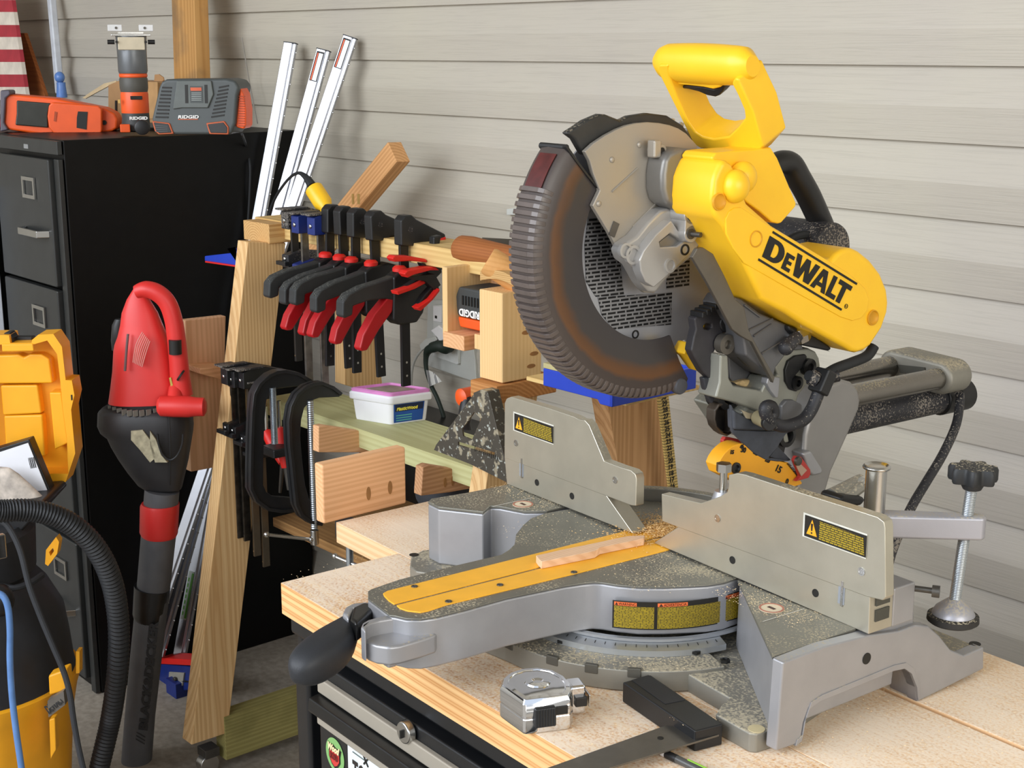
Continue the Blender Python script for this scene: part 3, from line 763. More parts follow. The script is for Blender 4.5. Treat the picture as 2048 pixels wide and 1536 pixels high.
for i in range(9):
    a = aT + R(3) + R(14) * i / 8; ls.append([pol(.1652, a, .021) - GC, pol(.1662, a, .0215) - GC, pol(.1662, a, -.006) - GC, pol(.1652, a, -.006) - GC])
b.loft(ls).done('danger_sticker', cm('worn_red', '55211f', .4, var=.35, vs=60), lg)
b = MB(); ls = []
for i in range(24):
    u = i / 23; a = aT + (aTi - aT) * u; r = .1655 + (.104 - .1655) * u
    for_ = r; ls.append([pol(r + .002, a - .012, .0315) - GC, pol(r + .002, a + .004, .0315) - GC, pol(r + .001, a + .004, .024) - GC, pol(r + .001, a - .012, .024) - GC])
b.loft(ls).done('guard_edge', BLK, lg)
b = MB().cyl(pol(.163, aT - .01, .026) - GC, pol(.163, aT - .01, -.016) - GC, .0035, None, 10); b.done('guard_edge', BLK, lg)
rl = H((1360, 772), 'x', .028); MB().lathe(rl - V((.006, 0, 0)), (1, 0, 0), [(.009, 0), (.0095, .003), (.0095, .007), (.008, .0095), (.002, .0102)], 28).done('guard_roller', cm('roller_grey', '4a4a4e', .6), saw)
MB().cyl(rl - V((.05, 0, 0)), rl, .004, None, 12).done('roller_axle', DSTEEL, saw)
# blade
b = MB(); nt = 60; pts = []
for i in range(nt):
    a = 2 * math.pi * i / nt
    for da, r in ((0, .136), (.35, .136), (.45, .130), (.95, .132)):
        an = a + 2 * math.pi / nt * da; pts.append(V((0, r * math.cos(an), r * math.sin(an))))
BLADE = mat('blade_steel', 'b9bbc2', .34, metal=.5, var=.08, vs=12)
bl = b.prism(pts, (.0026, 0, 0)).done('blade', BLADE, saw, origin=None)
bl.location = GC
pm = bricktext('blade_print', '2a2a2c', '9fa0a4', .0043, .013, .35, .6, gap=.5)
def print_block(pts, k):
    P = HS(pts, 'x', .0029, k); c = P[0]
    o = MB().prism([V((0, 0, 0))] + [V((-(q.y - c.y), q.z - c.z, 0)) for q in P[1:]], (0, 0, .0002)).done('warning_print', pm, bl)
    # sheet lies on the blade face; its own x runs against +y (the print reads upside down)
    M = Matrix((V((0, -1, 0)), V((0, 0, 1)), V((-1, 0, 0)))).transposed().to_4x4(); M.translation = c - GC + V((0.0004, 0, 0)); o.matrix_local = M
print_block([(450, 195), (560, 200), (610, 330), (620, 480), (635, 590), (490, 598), (440, 520), (432, 330)], k4)
print_block([(850, 420), (970, 395), (968, 540), (850, 560)], k4)
print_block([(500, 600), (690, 588), (880, 575), (875, 740), (580, 765), (520, 690)], k4)
cc = H(k4(693, 790), 'x', .003); MB().lathe(cc, (1, 0, 0), [(.0048, 0), (.0048, .0006), (.0032, .0006), (.0032, 0)], 20, ring=True).done('blade_mark', INK, saw)
MB().cyl(GC + V((-.03, 0, 0)), GC + V((.03, 0, 0)), .022, None, 32).done('arbor', DSTEEL, saw)
# upper guard
px([(340, 528), (400, 490), (440, 462), (515, 430), (545, 432), (620, 462), (665, 440), (760, 425), (860, 438), (940, 488), (990, 560), (1010, 640), (900, 660), (430, 640), (385, 560)], .026, .011, 'upper_guard', mat('upper_guard_black', '2a2a29', .5, var=.2, dust=.2, dustcol='7e7462'), k=k3, bevel=.003, seg=3)
PL = [(435, 622), (480, 580), (540, 540), (600, 508), (650, 488), (700, 477), (760, 472), (815, 476), (870, 487), (915, 504), (955, 530), (1010, 590), (1010, 900), (1000, 1000), (1020, 1060), (1010, 1130), (880, 1240), (790, 1348), (740, 1345), (712, 1322), (650, 1200), (600, 1120), (560, 1040), (475, 900), (512, 822), (478, 735), (460, 670)]
PLM = mat('guard_plate_silver', 'a9a297', .42, metal=.45, var=.05, vs=6)
gp = px(PL, .034, .006, 'guard_plate', PLM, k=k3, bevel=.001)
for p, r in (((830, 617), .0065), ((830, 697), .005)):
    c = H(k3(*p), 'x', .050); b = MB().cyl(c - V((.018, 0, 0)), c, r, None, 20).done('plate_boss', PLM, gp, .0008)
    if r > .006: MB().cyl(c, c + V((.0006, 0, 0)), .0032, None, 16).done('boss_hole', INK, b)
c = H(k3(790, 608), 'x', .046); MB().box(c, (.012, .010, .018)).done('plate_lug', PLM, gp, .002)
for p in ((715, 588), (575, 665), (507, 890)):
    c = H(k3(*p), 'x', .0345); MB().ball(c, .0032, (.4, 1, 1), 12).done('rivet', PLM, gp)
# embossed ridges
for a_, c_ in (((575, 828), (705, 708)), ((680, 1008), (802, 885))):
    A_, B_ = H(k3(*a_), 'x', .0345), H(k3(*c_), 'x', .0345); MB().tube([A_, B_], .0012, 6, 1).done('ridge', PLM, gp)
c = H(k3(583, 1020), 'x', .0345); MB().box(c, (.002, .008, .015), Matrix.Rotation(R(-25), 3, 'X')).done('pocket', cm('pocket_grey', '5e5a54', .5, metal=.5), gp)
# gear case block under the yellow shell
px([(845, 665), (870, 628), (925, 602), (1000, 610), (1100, 640), (1100, 1000), (990, 960), (950, 950), (880, 905), (850, 885), (835, 820), (835, 740)], .062, .03, 'gear_case', mat('gear_case_grey', '85837f', .42, metal=.6, var=.05), k=k3, bevel=.006, seg=3)
gk = mat('gear_cover_silver', 'b3b1ae', .34, metal=.5, var=.04)
gcv = px([(620, 1130), (640, 1100), (680, 1070), (700, 1058), (760, 985), (825, 925), (860, 912), (980, 945), (1005, 965), (1010, 1060), (1035, 1085), (1015, 1140), (880, 1250), (800, 1350), (765, 1340), (730, 1300), (680, 1210), (640, 1180)], .052, .020, 'gear_cover', gk, k=k3, bevel=.004, seg=3)
px([(715, 1180), (735, 1130), (800, 1045), (878, 975), (925, 1045), (965, 1060), (1035, 1085), (1010, 1115), (890, 1225), (855, 1262), (790, 1318), (745, 1290), (722, 1235)], .064, .014, 'gear_cover_face', gk, par=gcv, k=k3, bevel=.003, seg=3, holes=[[(815, 1088), (872, 1042), (938, 1082), (905, 1108), (820, 1112)]])
px([(815, 1088), (872, 1042), (938, 1082), (905, 1108), (820, 1112)], .058, .002, 'cover_pocket', cm('gear_pocket', '8c8a86', .4, metal=.6), par=gcv, k=k3, bevel=0)
for p, r, mm_ in (((873, 1205), .008, gk), ((948, 1125), .006, INK), ((683, 1152), .010, gk), ((645, 1130), .008, gk)):
    c = H(k3(*p), 'x', .0645 if mm_ is INK or r == .008 and p[0] > 800 else .056); MB().lathe(c - V((.004, 0, 0)), (1, 0, 0), [(r, 0), (r, .0044), (r * .7, .0046), (r * .66, .002)], 20).done('cover_boss', mm_, gcv)
bx = H(k3(978, 1000), 'x', .074)
b = MB().cyl(bx + V((-.03, 0, .010)), bx + V((0, 0, .010)), .0095, None, 20); b.cyl(bx + V((-.03, .001, -.009)), bx + V((0, .001, -.009)), .0095, None, 20); b.box(bx + V((-.015, 0, 0)), (.03, .016, .02))
b.done('bolt_housing', gk, gcv, .001)
for dz in (.010, -.009): MB().cyl(bx + V((0, 0, dz)), bx + V((.001, 0, dz)), .0055, None, 16).done('bolt_head', DSTEEL, gcv)
MB().cyl(bx + V((.0, .001, -.009)), bx + V((.012, .003, -.009)), .0028, None, 12).done('pin', DSTEEL, gcv)
# yellow belt housing
XF = .122
FA = [(1446, 319), (1434, 345), (1428, 362), (1425, 400), (1428, 428), (1436, 440), (1449, 455), (1461, 482), (1484, 516), (1521.5, 599), (1571, 626), (1608, 650), (1688, 694), (1704, 704), (1715, 706.5), (1730, 702), (1743, 692), (1766, 657), (1777, 625), (1779, 605), (1776, 579), (1763, 547), (1743, 521), (1720, 502.5), (1708, 497), (1698, 495.5), (1686, 498), (1674, 507), (1662, 522), (1601.5, 485), (1547, 452), (1497, 408), (1485, 380), (1480, 352), (1465, 328), (1456, 321)]
bh = px(FA, XF, .066, 'belt_housing', YEL, bevel=.006, seg=4)
px([(1156, 200), (1175, 160), (1200, 143), (1235, 140), (1400, 248), (1640, 388), (1690, 418), (1790, 480), (1870, 555), (1890, 610), (1880, 670), (1850, 708), (1805, 721), (1745, 702), (1450, 540), (1250, 425), (1195, 350), (1160, 275)], XF + .0012, .003, 'raised_panel', YEL, par=bh, k=k4, bevel=.0010, seg=3)
for kx, ky, kf in ((1125, 880, k3), (1312, 1070, k3), (1912, 705, k4)):
    c = H(kf(kx, ky), 'x', XF + .0018); MB().lathe(c - V((.001, 0, 0)), (1, 0, 0), [(.0088, -.001), (.0088, .0012), (.0078, .0014), (.0072, .0002), (.006, -.0006)], 28).done('screw_recess', mat('yellow_recess', 'd99a18', .5), bh)
# knob between the shells
c = H(k3(1205, 800), 'x', XF + .002); MB().ball(c, .0155, (.9, 1.0, 1.1), 24).done('shell_knob', YEL, bh)
c = H(k3(1245, 755), 'x', XF - .006); MB().ball(c, .0150, (.9, 1.0, 1.1), 24).done('shell_knob', YEL, bh)
# maker lettering: block capitals between two bars
L0 = H(k4(1341, 392), 'x', XF + .0014); L1 = H(k4(1757, 645), 'x', XF + .0014); L2 = H(k4(1388, 268), 'x', XF + .0014); L3 = H(k4(1812, 530), 'x', XF + .0014)
def lp(u, v): return L0.lerp(L1, u).lerp(L2.lerp(L3, u), v)
def glyph(polys, u0, u1, v1=.86, v0=.0, holes=()):
    for P in polys:
        MB().prism([lp(u0 + (u1 - u0) * a, v0 + (v1 - v0) * c) for a, c in P], (.0006, 0, 0)).done('maker_lettering', INK, bh)
a_ = [i * math.pi / 12 for i in range(13)]
Dp = [(0, 0), (.5, 0)] + [(.5 + .5 * math.sin(x), .5 - .5 * math.cos(x)) for x in a_[1:-1]] + [(.5, 1), (0, 1)]
Dh = [(.36, .2), (.5, .2)] + [(.5 + .18 * math.sin(x), .5 - .3 * math.cos(x)) for x in a_[1:-1]] + [(.5, .8), (.36, .8)]
def mapu(P, u0, u1, v0=0, v1=.86): return [lp(u0 + (u1 - u0) * a, v0 + (v1 - v0) * c) for a, c in P]
MB().prism(mapu(Dp, 0, .205), (.0006, 0, 0), [mapu(Dh, 0, .205)]).done('maker_lettering', INK, bh)
Ep = [(0, 0), (1, 0), (1, .22), (.42, .22), (.42, .40), (.9, .40), (.9, .60), (.42, .60), (.42, .78), (1, .78), (1, 1), (0, 1)]
glyph([Ep], .222, .315, .66)
Wp = [(0, 1), (.16, 0), (.40, 0), (.5, .52), (.60, 0), (.84, 0), (1, 1), (.80, 1), (.70, .38), (.59, 1), (.41, 1), (.30, .38), (.20, 1)]
glyph([Wp], .325, .595)
Ap = [(0, 0), (.27, 0), (.32, .2), (.68, .2), (.73, 0), (1, 0), (.66, 1), (.34, 1)]; Ah = [(.38, .38), (.62, .38), (.5, .74)]
MB().prism(mapu(Ap, .575, .755), (.0006, 0, 0), [mapu(Ah, .575, .755)]).done('maker_lettering', INK, bh)
Lp = [(0, 0), (1, 0), (1, .22), (.42, .22), (.42, 1), (0, 1)]
glyph([Lp], .765, .875)
Tp = [(.34, 0), (.66, 0), (.66, .78), (1, .78), (1, 1), (0, 1), (0, .78), (.34, .78)]
glyph([Tp], .845, 1.0)
for v0, v1, u0, u1 in ((1.0, 1.085, .012, 1.03), (-.21, -.125, -.025, 1.0)):
    MB().prism([lp(u0, v0), lp(u1, v0), lp(u1, v1), lp(u0, v1)], (.0006, 0, 0)).done('maker_bar', INK, bh)
cr = lp(1.03, .05); MB().lathe(cr, (1, 0, 0), [(.0026, 0), (.0026, .0006), (.0021, .0006), (.0021, 0)], 20, ring=True).done('registered_mark', INK, bh)
text('R', 'registered_letter', INK, bh, cr + V((.0004, -.0010, -.0011)), (0, 1, 0), (0, 0, 1), .0032, ext=.0001)
# upper yellow shell behind it
us = px([(1085, 655), (1105, 628), (1160, 622), (1300, 612), (1388, 600), (1422, 655), (1518, 885), (1515, 905), (1442, 988), (1425, 992), (1392, 984), (1330, 930), (1262, 880), (1160, 760), (1100, 690)], .108, .046, 'motor_shell', YEL, k=k3, bevel=.007, seg=4)
# D handle
hx = .05
hp0 = H(kh(1000, 300), 'x', hx)
tv = (H(kh(1700, 1150), 'x', hx + .07) - H(kh(1420, 400), 'x', hx + .07)); tv = V((0, tv.y, tv.z)).normalized()
hn = V((0, tv.z, -tv.y)); hn = hn if hn.y < 0 else -hn
P0 = hp0 + hn * .004
# the handle's front face lies in this plane
out_ = [(655, 400), (668, 340), (760, 340), (770, 455), (850, 660), (950, 890), (1020, 990), (1090, 1040), (1200, 1062), (1350, 1040), (1440, 950), (1510, 860), (1500, 780), (1440, 640), (1380, 525), (1390, 500), (1410, 470), (1445, 480), (1480, 560), (1595, 800), (1690, 1140), (1560, 1290), (1480, 1290), (1340, 1190), (1080, 1160), (1010, 1120)]
hol = [(770, 455), (1380, 525), (1440, 640), (1500, 780), (1510, 860), (1440, 950), (1350, 1040), (1200, 1062), (1090, 1040), (1020, 990), (950, 890), (850, 660)]
P = HS(out_, (P0, hn), 0, kh)
hd = MB().prism(P, hn * -.038).done('handle', YEL, saw, .006, 4)
gA = H(kh(668, 312), (P0 - hn * .019, hn)); gB = H(kh(1590, 352), (P0 - hn * .020, hn))
b = MB(); ls = []; d_ = (gB - gA).normalized(); n1 = hn; n2 = d_.cross(n1)
for i in range(15):
    u = i / 14; rr_ = .0172 + .0022 * math.sin(u * math.pi) - (.0085 if i == 0 else .0075 if i == 14 else .0022 if i == 1 else .0005 if i == 13 else 0)
    c = gA.lerp(gB, u) + n2 * 0; ls.append([c + n1 * (rr_ * math.cos(x)) + n2 * (rr_ * 1.12 * math.sin(x)) for x in [2 * math.pi * j / 28 for j in range(28)]])
b.loft(ls).done('grip', YEL, hd)
P1 = P0 - hn * .012
tg = MB().prism(HS([(885, 570), (900, 548), (950, 543), (1100, 560), (1200, 580), (1262, 562), (1300, 528), (1308, 560), (1295, 600), (1260, 640), (1220, 655), (1140, 640), (1060, 605), (960, 580)], (P1, hn), 0, kh), hn * -.014).done('trigger', BLK, hd, .002, 3)
MB().prism(HS([(790, 450), (1310, 500), (1300, 535), (1262, 566), (1200, 582), (1100, 562), (950, 545), (850, 540)], (P1 + hn * .004, hn), 0, kh), hn * -.024).done('trigger_mount', YEL, hd, .004, 3)
# moulded seam lines
for pts in ([(1600, 320), (1720, 640), (1830, 930)], ):
    A_ = [H(kh(*p), 'x', hx + .083) for p in pts]
# carry handle
ch = px_ = [H(k3(*p), 'x', .02) for p in ((1380, 700), (1440, 678), (1490, 690), (1530, 760), (1580, 850), (1640, 980), (1690, 1095))]
b = MB().tube(ch, [.0125, .0135, .014, .0145, .0145, .014, .0135], 20, 6).done('carry_handle', mat('carry_black', '1a1a1b', .4), saw)
e = ch[-1]; dd = (ch[-1] - ch[-2]).normalized(); b = MB().lathe(e - dd * .006, dd, [(.0155, 0), (.0175, .006), (.0185, .012), (.016, .030)], 24).done('handle_collar', CAST, saw)
mo = H(k3(1640, 1110), 'x', .03)
b = MB().cyl(mo + V((-.09, 0, 0)), mo + V((.02, 0, -.0)), .030, None, 32); b.done('motor', BLKD, saw, .004)
MB().tube([H(k3(*p), 'x', .03) for p in ((1480, 1075), (1520, 1055), (1570, 1050), (1610, 1075), (1640, 1110))], .005, 10).done('cable', RUB, saw)
# arm casting below the housing
AD = mat('arm_dark_cast', '6c6c6e', .45, metal=.5, var=.08)
px([(1210, 600), (1240, 610), (1330, 680), (1480, 745), (1640, 845), (1700, 880), (1560, 850), (1500, 840), (1460, 900), (1415, 960), (1400, 1015), (1320, 950), (1260, 900), (1240, 760), (1180, 650)], .088, .045, 'arm_casting', AD, k=k4, bevel=.003)
px([(1480, 745), (1600, 790), (1700, 860), (1690, 875), (1560, 850), (1480, 770)], .095, .05, 'motor_cover', BLK, k=k4, bevel=.003)
for a0_, b0_ in (((1275, 770), (1395, 712)), ((1300, 800), (1390, 740)), ((1340, 890), (1440, 830)), ((1250, 640), (1330, 700))):
    MB().tube([H(k4(*a0_), 'x', .089), H(k4(*b0_), 'x', .089)], .0013, 6, 1).done('casting_rib', AD, saw)
lk_ = px([(985, 395), (1010, 350), (1040, 345), (1092, 378), (1150, 490), (1205, 610), (1250, 650), (1275, 770), (1300, 820), (1408, 1010), (1400, 1040), (1290, 830), (1235, 800), (1190, 765), (1130, 650), (1060, 520)], .098, .005, 'guard_link', mat('link_steel', '6f6a62', .42, metal=.7, var=.08, dust=.15), k=k4, bevel=.0008)
# pivot yoke
YK = mat('yoke_cast', '94948a', .45, metal=.4, var=.05, dust=.3)
px([(300, 730), (375, 735), (385, 960), (430, 1030), (700, 1080), (760, 960), (860, 930), (830, 860), (835, 800), (870, 735), (930, 700), (1010, 680), (1160, 665), (1230, 700), (1262, 760), (1275, 840), (1250, 940), (1210, 980), (1120, 1045), (1060, 1130), (1040, 1200), (1000, 1420), (860, 1470), (700, 1300), (450, 1200), (250, 1150), (290, 1000)], .075, .03, 'pivot_yoke', YK, k=kp, bevel=.0025)
px([(700, 1100), (880, 1060), (900, 1220), (980, 1600), (700, 1600), (500, 1300)], .070, .08, 'yoke_web', YK, k=kp, bevel=.003)
px([(380, 720), (430, 700), (600, 720), (820, 960), (700, 1090), (440, 1020), (390, 960)], .045, .008, 'yoke_back', AD, k=kp, bevel=.001)
px([(420, 1010), (520, 980), (620, 970), (720, 1000), (700, 1065), (560, 1060)], .052, .02, 'sawdust_in_yoke', cm('sawdust', 'c3a878', .95, var=.2, vs=300), k=kp, bevel=.003)
px([(935, 990), (930, 880), (960, 790), (1030, 740), (1130, 725), (1145, 750), (1090, 860), (1000, 970), (1060, 960), (1105, 1000), (1095, 1040), (1040, 1090), (980, 1070)], .0785, .004, 'pivot_cover', BLK, k=kp, bevel=.001)
for p, r in (((1045, 1005), .008), ((1160, 850), .010)):
    c = H(kp(*p), 'x', .080); MB().lathe(c - V((.004, 0, 0)), (1, 0, 0), [(r, 0), (r, .006), (r * .5, .0065), (r * .45, .003)], 20).done('pivot_screw', BLKS, saw)
# spring sweep (curved ribbed sheet) and cam
px([(600, 680), (640, 640), (760, 760), (830, 900), (780, 940), (700, 945), (620, 880), (590, 790)], .060, .02, 'torsion_spring_cover', mat('spring_dark', '3a352d', .5, metal=.4), k=kp, bevel=.004)
px([(400, 640), (500, 590), (610, 600), (650, 690), (830, 930), (800, 900), (700, 800), (640, 740), (600, 850), (560, 840), (420, 700)], .068, .004, 'guard_cam', mat('cam_steel', '5e5950', .45, metal=.6), k=kp, bevel=.0008)
px([(750, 1010), (760, 960), (830, 945), (880, 955), (870, 1060), (860, 1150), (840, 1150), (780, 1070)], .080, .01, 'stop_block', CAST, k=kp, bevel=.001)
c = H(kp(368, 630), 'x', .072); MB().lathe(c - V((.01, 0, 0)), (1, 0, 0), [(.011, 0), (.011, .010), (.005, .0105), (.004, .006)], 24).done('cam_pivot', mat('link_steel', '6f6a62', .42), saw)
# lever with bright nut
b = MB(); A_, B_ = H(kp(1060, 540), 'x', .10), H(kp(935, 660), 'x', .10); b.tube([A_, A_.lerp(B_, .5), B_], [.006, .0075, .008], 14); b.ball(B_, .0085); b.done('stop_lever', BLKD, saw)
c = H(kp(1070, 520), 'x', .095); MB().lathe(c, (0, -.4, .9), [(.004, -.01), (.011, -.008), (.012, 0), (.006, .006)], 8).done('wing_nut', STEEL, saw)
px([(890, 720), (960, 640), (1090, 620), (1110, 680), (1010, 685), (930, 705)], .08, .03, 'pivot_head', AD, k=kp, bevel=.003)
# left black bracket with its foot
bk = px([(45, 380), (100, 320), (180, 280), (240, 250), (330, 330), (400, 370), (415, 420), (330, 500), (240, 700), (200, 760), (290, 950), (230, 990), (130, 900), (60, 780), (15, 690), (40, 560), (60, 480)], .060, .012, 'guard_bracket', mat('bracket_black', '333134', .5, var=.3, dust=.0), k=kp, bevel=.003, seg=3, holes=[[(135, 450), (160, 425), (210, 430), (215, 470), (180, 490), (140, 480)]])
px([(110, 410), (220, 410), (225, 500), (110, 500)], .047, .004, 'yellow_insert', YEL, k=kp, bevel=0)
px([(0, 610), (30, 620), (60, 780), (100, 900), (0, 760), (-60, 720)], .040, .02, 'kerf_guard_piece', YEL, k=kp, bevel=.002)
px([(130, 950), (290, 950), (300, 1060), (250, 1130), (225, 1215), (200, 1190), (150, 1060)], .058, .008, 'bracket_foot', mat('foot_rubber', '2e3036', .5), k=kp, bevel=.002)
c = H(kp(370, 420), 'x', .062); b = MB().cyl(c - V((.02, 0, 0)), c, .011, None, 20); b.done('bracket_pivot', BLK, saw, .002)
for i in range(4):
    c = H(kp(80 + i * 42, 330 - i * 26), 'x', .060); MB().box(c, (.02, .006, .006)).done('bracket_tooth', BLK, saw, .001)
# dust chute: black cup and flared sheet
cc = H(kb(310, 240), 'x', .03)
b = MB(); 
def chute(p, x, r): return H(kb(*p), 'x', x)
lowp = [(185, 250), (190, 130), (240, 50), (320, 20), (380, 60), (415, 160), (420, 300), (410, 430), (350, 470), (270, 420), (210, 350)]
P = HS(lowp, 'x', .058, kb); cen = sum(P, V()) / len(P)
b.prism(P, (-.014, 0, 0), [[cen.lerp(q, .80) for q in P]]); b.done('dust_chute', mat('chute_brown', '3a322a', .45, var=.5, vs=40), saw, .0015)
MB().prism([cen.lerp(q, .8) for q in P], (-.002, 0, 0), vec0=(-.010, 0, 0)).done('chute_inside', cm('inside_black', '1a1613', .8, var=.6, vs=60), saw)
px([(400, 60), (440, 120), (445, 300), (440, 385), (800, 400), (960, 400), (1160, 400), (1100, 440), (1020, 560), (1000, 600), (880, 740), (1170, 780), (1000, 790), (850, 770), (700, 690), (560, 560), (420, 420), (400, 330)], .075, .004, 'dust_flap', mat('flap_rubber', '3f4249', .7, var=.2, vs=60), k=kb, bevel=.001)
px([(1000, 590), (1170, 770), (1060, 790), (900, 730)], .070, .03, 'dust_flap', mat('flap_rubber', '3f4249', .7), k=kb, bevel=.001)
px([(430, 120), (560, 200), (640, 240), (800, 280), (960, 400), (440, 385)], .078, .012, 'chute_mouth', mat('flap_rubber', '3f4249', .7), k=kb, bevel=.003)
px([(540, 130), (640, 170), (800, 190), (790, 240), (680, 250), (600, 240)], .079, .003, 'dusty_boss', cm('dusty_tan', 'a79a80', .8), k=kb, bevel=.001)
c = H(kb(730, 220), 'x', .082); b = MB().cyl(c, c + V((.022, -.006, -.0)), .008, None, 18); b.done('clip_barrel', mat('dusty_clip', '8a8062', .6), saw, .001)
c2 = c + V((.022, -.006, 0)); MB().cyl(c2, c2 + V((.006, -.002, 0)), .0088, None, 18).done('clip_cap', BLK, saw, .001)
for p, r in (((370, 1130), .016), ):
    c = H(kp(*p), 'x', .055); MB().lathe(c - V((.02, 0, 0)), (1, 0, 0), [(r, 0), (r, .022), (r * .6, .024), (r * .5, .01)], 24).done('pivot_bush', BLK, saw)
c = H(kb(1110, 460), 'x', .070); MB().lathe(c - V((.016, 0, 0)), (1, 0, 0), [(.013, 0), (.013, .018), (.008, .019), (.007, .008)], 24).done('tilt_knob', BLK, saw)
px([(1040, 500), (1110, 560), (1080, 700), (1000, 640), (980, 600)], .068, .02, 'tilt_lever', BLK, k=kb, bevel=.002)
px([(640, 10), (800, 80), (780, 130), (600, 90)], .064, .02, 'yoke_shadow_gap', INK, k=kb, bevel=.001)  # ink-black plate painted in for the shadow inside the yoke gap
# support arm (big grey casting)
sa = px([(940, 620), (980, 575), (1050, 545), (1110, 560), (1145, 600), (1158, 660), (1150, 710), (1115, 790), (1090, 850), (1000, 1050), (955, 1210), (955, 1300), (760, 1300), (800, 1160), (840, 960), (850, 850), (870, 770)], .070, .105, 'support_arm', mat('arm_cast_silver', '949290', .4, metal=.55, var=.04, dust=.2), k=k5, bevel=.006, seg=4)
px([(835, 950), (885, 935), (950, 1040), (940, 1065), (895, 1075), (870, 1050)], .078, .02, 'tilt_stop', CAST, par=sa, k=k5, bevel=.003)
py([(1065, 700), (1340, 440), (1320, 330), (1200, 330), (1170, 480), (1080, 690), (1100, 720), (1220, 780), (1330, 700), (1350, 420)], .20, .02, 'tilt_casting', YK, k=kb, bevel=.003)
px([(1045, 75), (1110, 0), (1200, 0), (1310, 60), (1320, 180), (1200, 300), (1040, 290)], .080, .02, 'yoke_recess', AD, k=kb, bevel=.002)
# bevel scale
BS = [(230, 840), (262, 765), (310, 690), (360, 640), (420, 590), (500, 562), (560, 562), (640, 590), (700, 640), (800, 690), (900, 745), (1000, 780), (1090, 800), (1130, 800), (1310, 1062), (1300, 1080), (1140, 1135), (1000, 1160), (560, 1100), (270, 950)]
bsx = px(BS, .074, .02, 'bevel_scale', mat('scale_yellow', 'f0a722', .45, var=.04), k=kb, bevel=.009, seg=4)
for tx_, p, q, s_ in (('15', (965, 905), (1030, 945), .011), ('0', (1088, 1070), (1130, 1085), .009), ('30', (520, 665), (590, 675), .008), ('45', (510, 625), (560, 615), .006), ('15', (390, 690), (440, 690), .006), ('20', (830, 780), (890, 810), .008), ('25', (680, 680), (730, 715), .008)):
    A_, B_ = H(kb(*p), 'x', .0746), H(kb(*q), 'x', .0746)
    text(tx_, 'scale_numeral', INK, bsx, A_, B_ - A_, V((0, 0, 1)), s_, ext=.0003, off=.0003)
for i in range(22):
    u = i / 21; pA_ = (1110 + (1270 - 1110) * u, 815 + (1010 - 815) * u); L = 45 if i % 5 else 70
    A_ = H(kb(*pA_), 'x', .0746); B_ = H(kb(pA_[0] - L * .6 + 60, pA_[1] + L * .35 - 25), 'x', .0746)
    MB().tube([A_, B_], .0004, 4, 1).done('scale_tick', INK, bsx)
c = H(kb(455, 870), 'x', .0742); MB().lathe(c, (1, 0, 0), [(.0065, -.002), (.0065, .002), (.004, .0024), (.003, 0)], 20).done('scale_screw', BLK, bsx)
rp = cm('pointer_red', 'b83a34', .45, var=.2)
px([(1210, 780), (1240, 720), (1300, 730), (1415, 890), (1420, 950), (1390, 1000), (1230, 1045), (1290, 985), (1260, 900)], .081, .006, 'bevel_pointer', rp, k=kb, bevel=.001)
px([(1230, 830), (1280, 810), (1370, 900), (1300, 975), (1260, 900)], .0825, .001, 'pointer_window', cm('pointer_dusty', 'b79a84', .6), k=kb, bevel=0)
px([(300, 520), (330, 475), (390, 480), (520, 510), (540, 560), (400, 600), (345, 640), (310, 600)], .030, .006, 'bevel_pointer', rp, k=kb, bevel=.001)
c = H(kb(1245, 780), 'x', .083); MB().lathe(c, (1, 0, 0), [(.0055, 0), (.005, .003), (.002, .0034)], 16).done('pointer_screw', DSTEEL, saw)
# slide rails
RLM = mat('rail_steel', '8b8781', .25, metal=.95, var=.05, dust=.3)
def rail(pa, pb, x, r, name, m, ext0=0.0):
    A_ = H(pa, 'x', x); B_ = H(pb, 'x', x); z = (A_.z + B_.z) / 2; A_.z = B_.z = z; A_.y -= ext0
    return MB().cyl(A_, B_, r, None, 28).done(name, m, saw), A_, B_
o_, rA, rB = rail(k5(1150, 635), k5(1630, 520), .055, .0135, 'slide_rail', RLM, .06)
o_, rC, rD = rail(k5(1100, 512), k5(1385, 462), -.02, .0135, 'slide_rail', RLM, .06)
rC.y = rA.y
o_, rE, rF = rail(k5(1130, 740), k5(1600, 655), .030, .0185, 'dust_pipe', BLKD, .05)
MB().cyl(V((rF.x, rF.y - .01, rF.z)), V((rF.x, rF.y + .045, rF.z)), .0215, None, 28).done('pipe_cuff', BLK, saw, .002)
ye = rB.y - .02
b = MB()
def capsule(cA, cB, r, y, n=12):
    d = V((cB.x - cA.x, 0, cB.z - cA.z)); a0_ = math.atan2(d.z, d.x); out = []
    for i in range(n + 1): a = a0_ + math.pi / 2 + math.pi * i / n; out.append(V((cA.x + r * math.cos(a), y, cA.z + r * math.sin(a))))
    for i in range(n + 1): a = a0_ - math.pi / 2 + math.pi * i / n; out.append(V((cB.x + r * math.cos(a), y, cB.z + r * math.sin(a))))
    return out
ec = b.prism(capsule(rC, rA, .021, ye), (0, .045, 0)).done('rail_end_cap', CASTD, saw, .006, 4)
m1 = V(((rA.x + rC.x) / 2, ye - .001, (rA.z + rC.z) / 2))
MB().prism([m1 + V((x, 0, z + .004)) for x, z in ((-.024, .002), (.018, .006), (.020, -.004), (-.020, -.008))], (0, -.0008, 0)).done('cap_pocket', cm('pocket_dark', '45443c', .7), ec)
MB().prism([m1 + V((x, .012, z + .0135)) for x, z in ((-.026, .003), (.022, .003), (.012, .005), (-.012, .005))], (0, .016, 0)).done('cap_rib', CASTD, ec, .001)
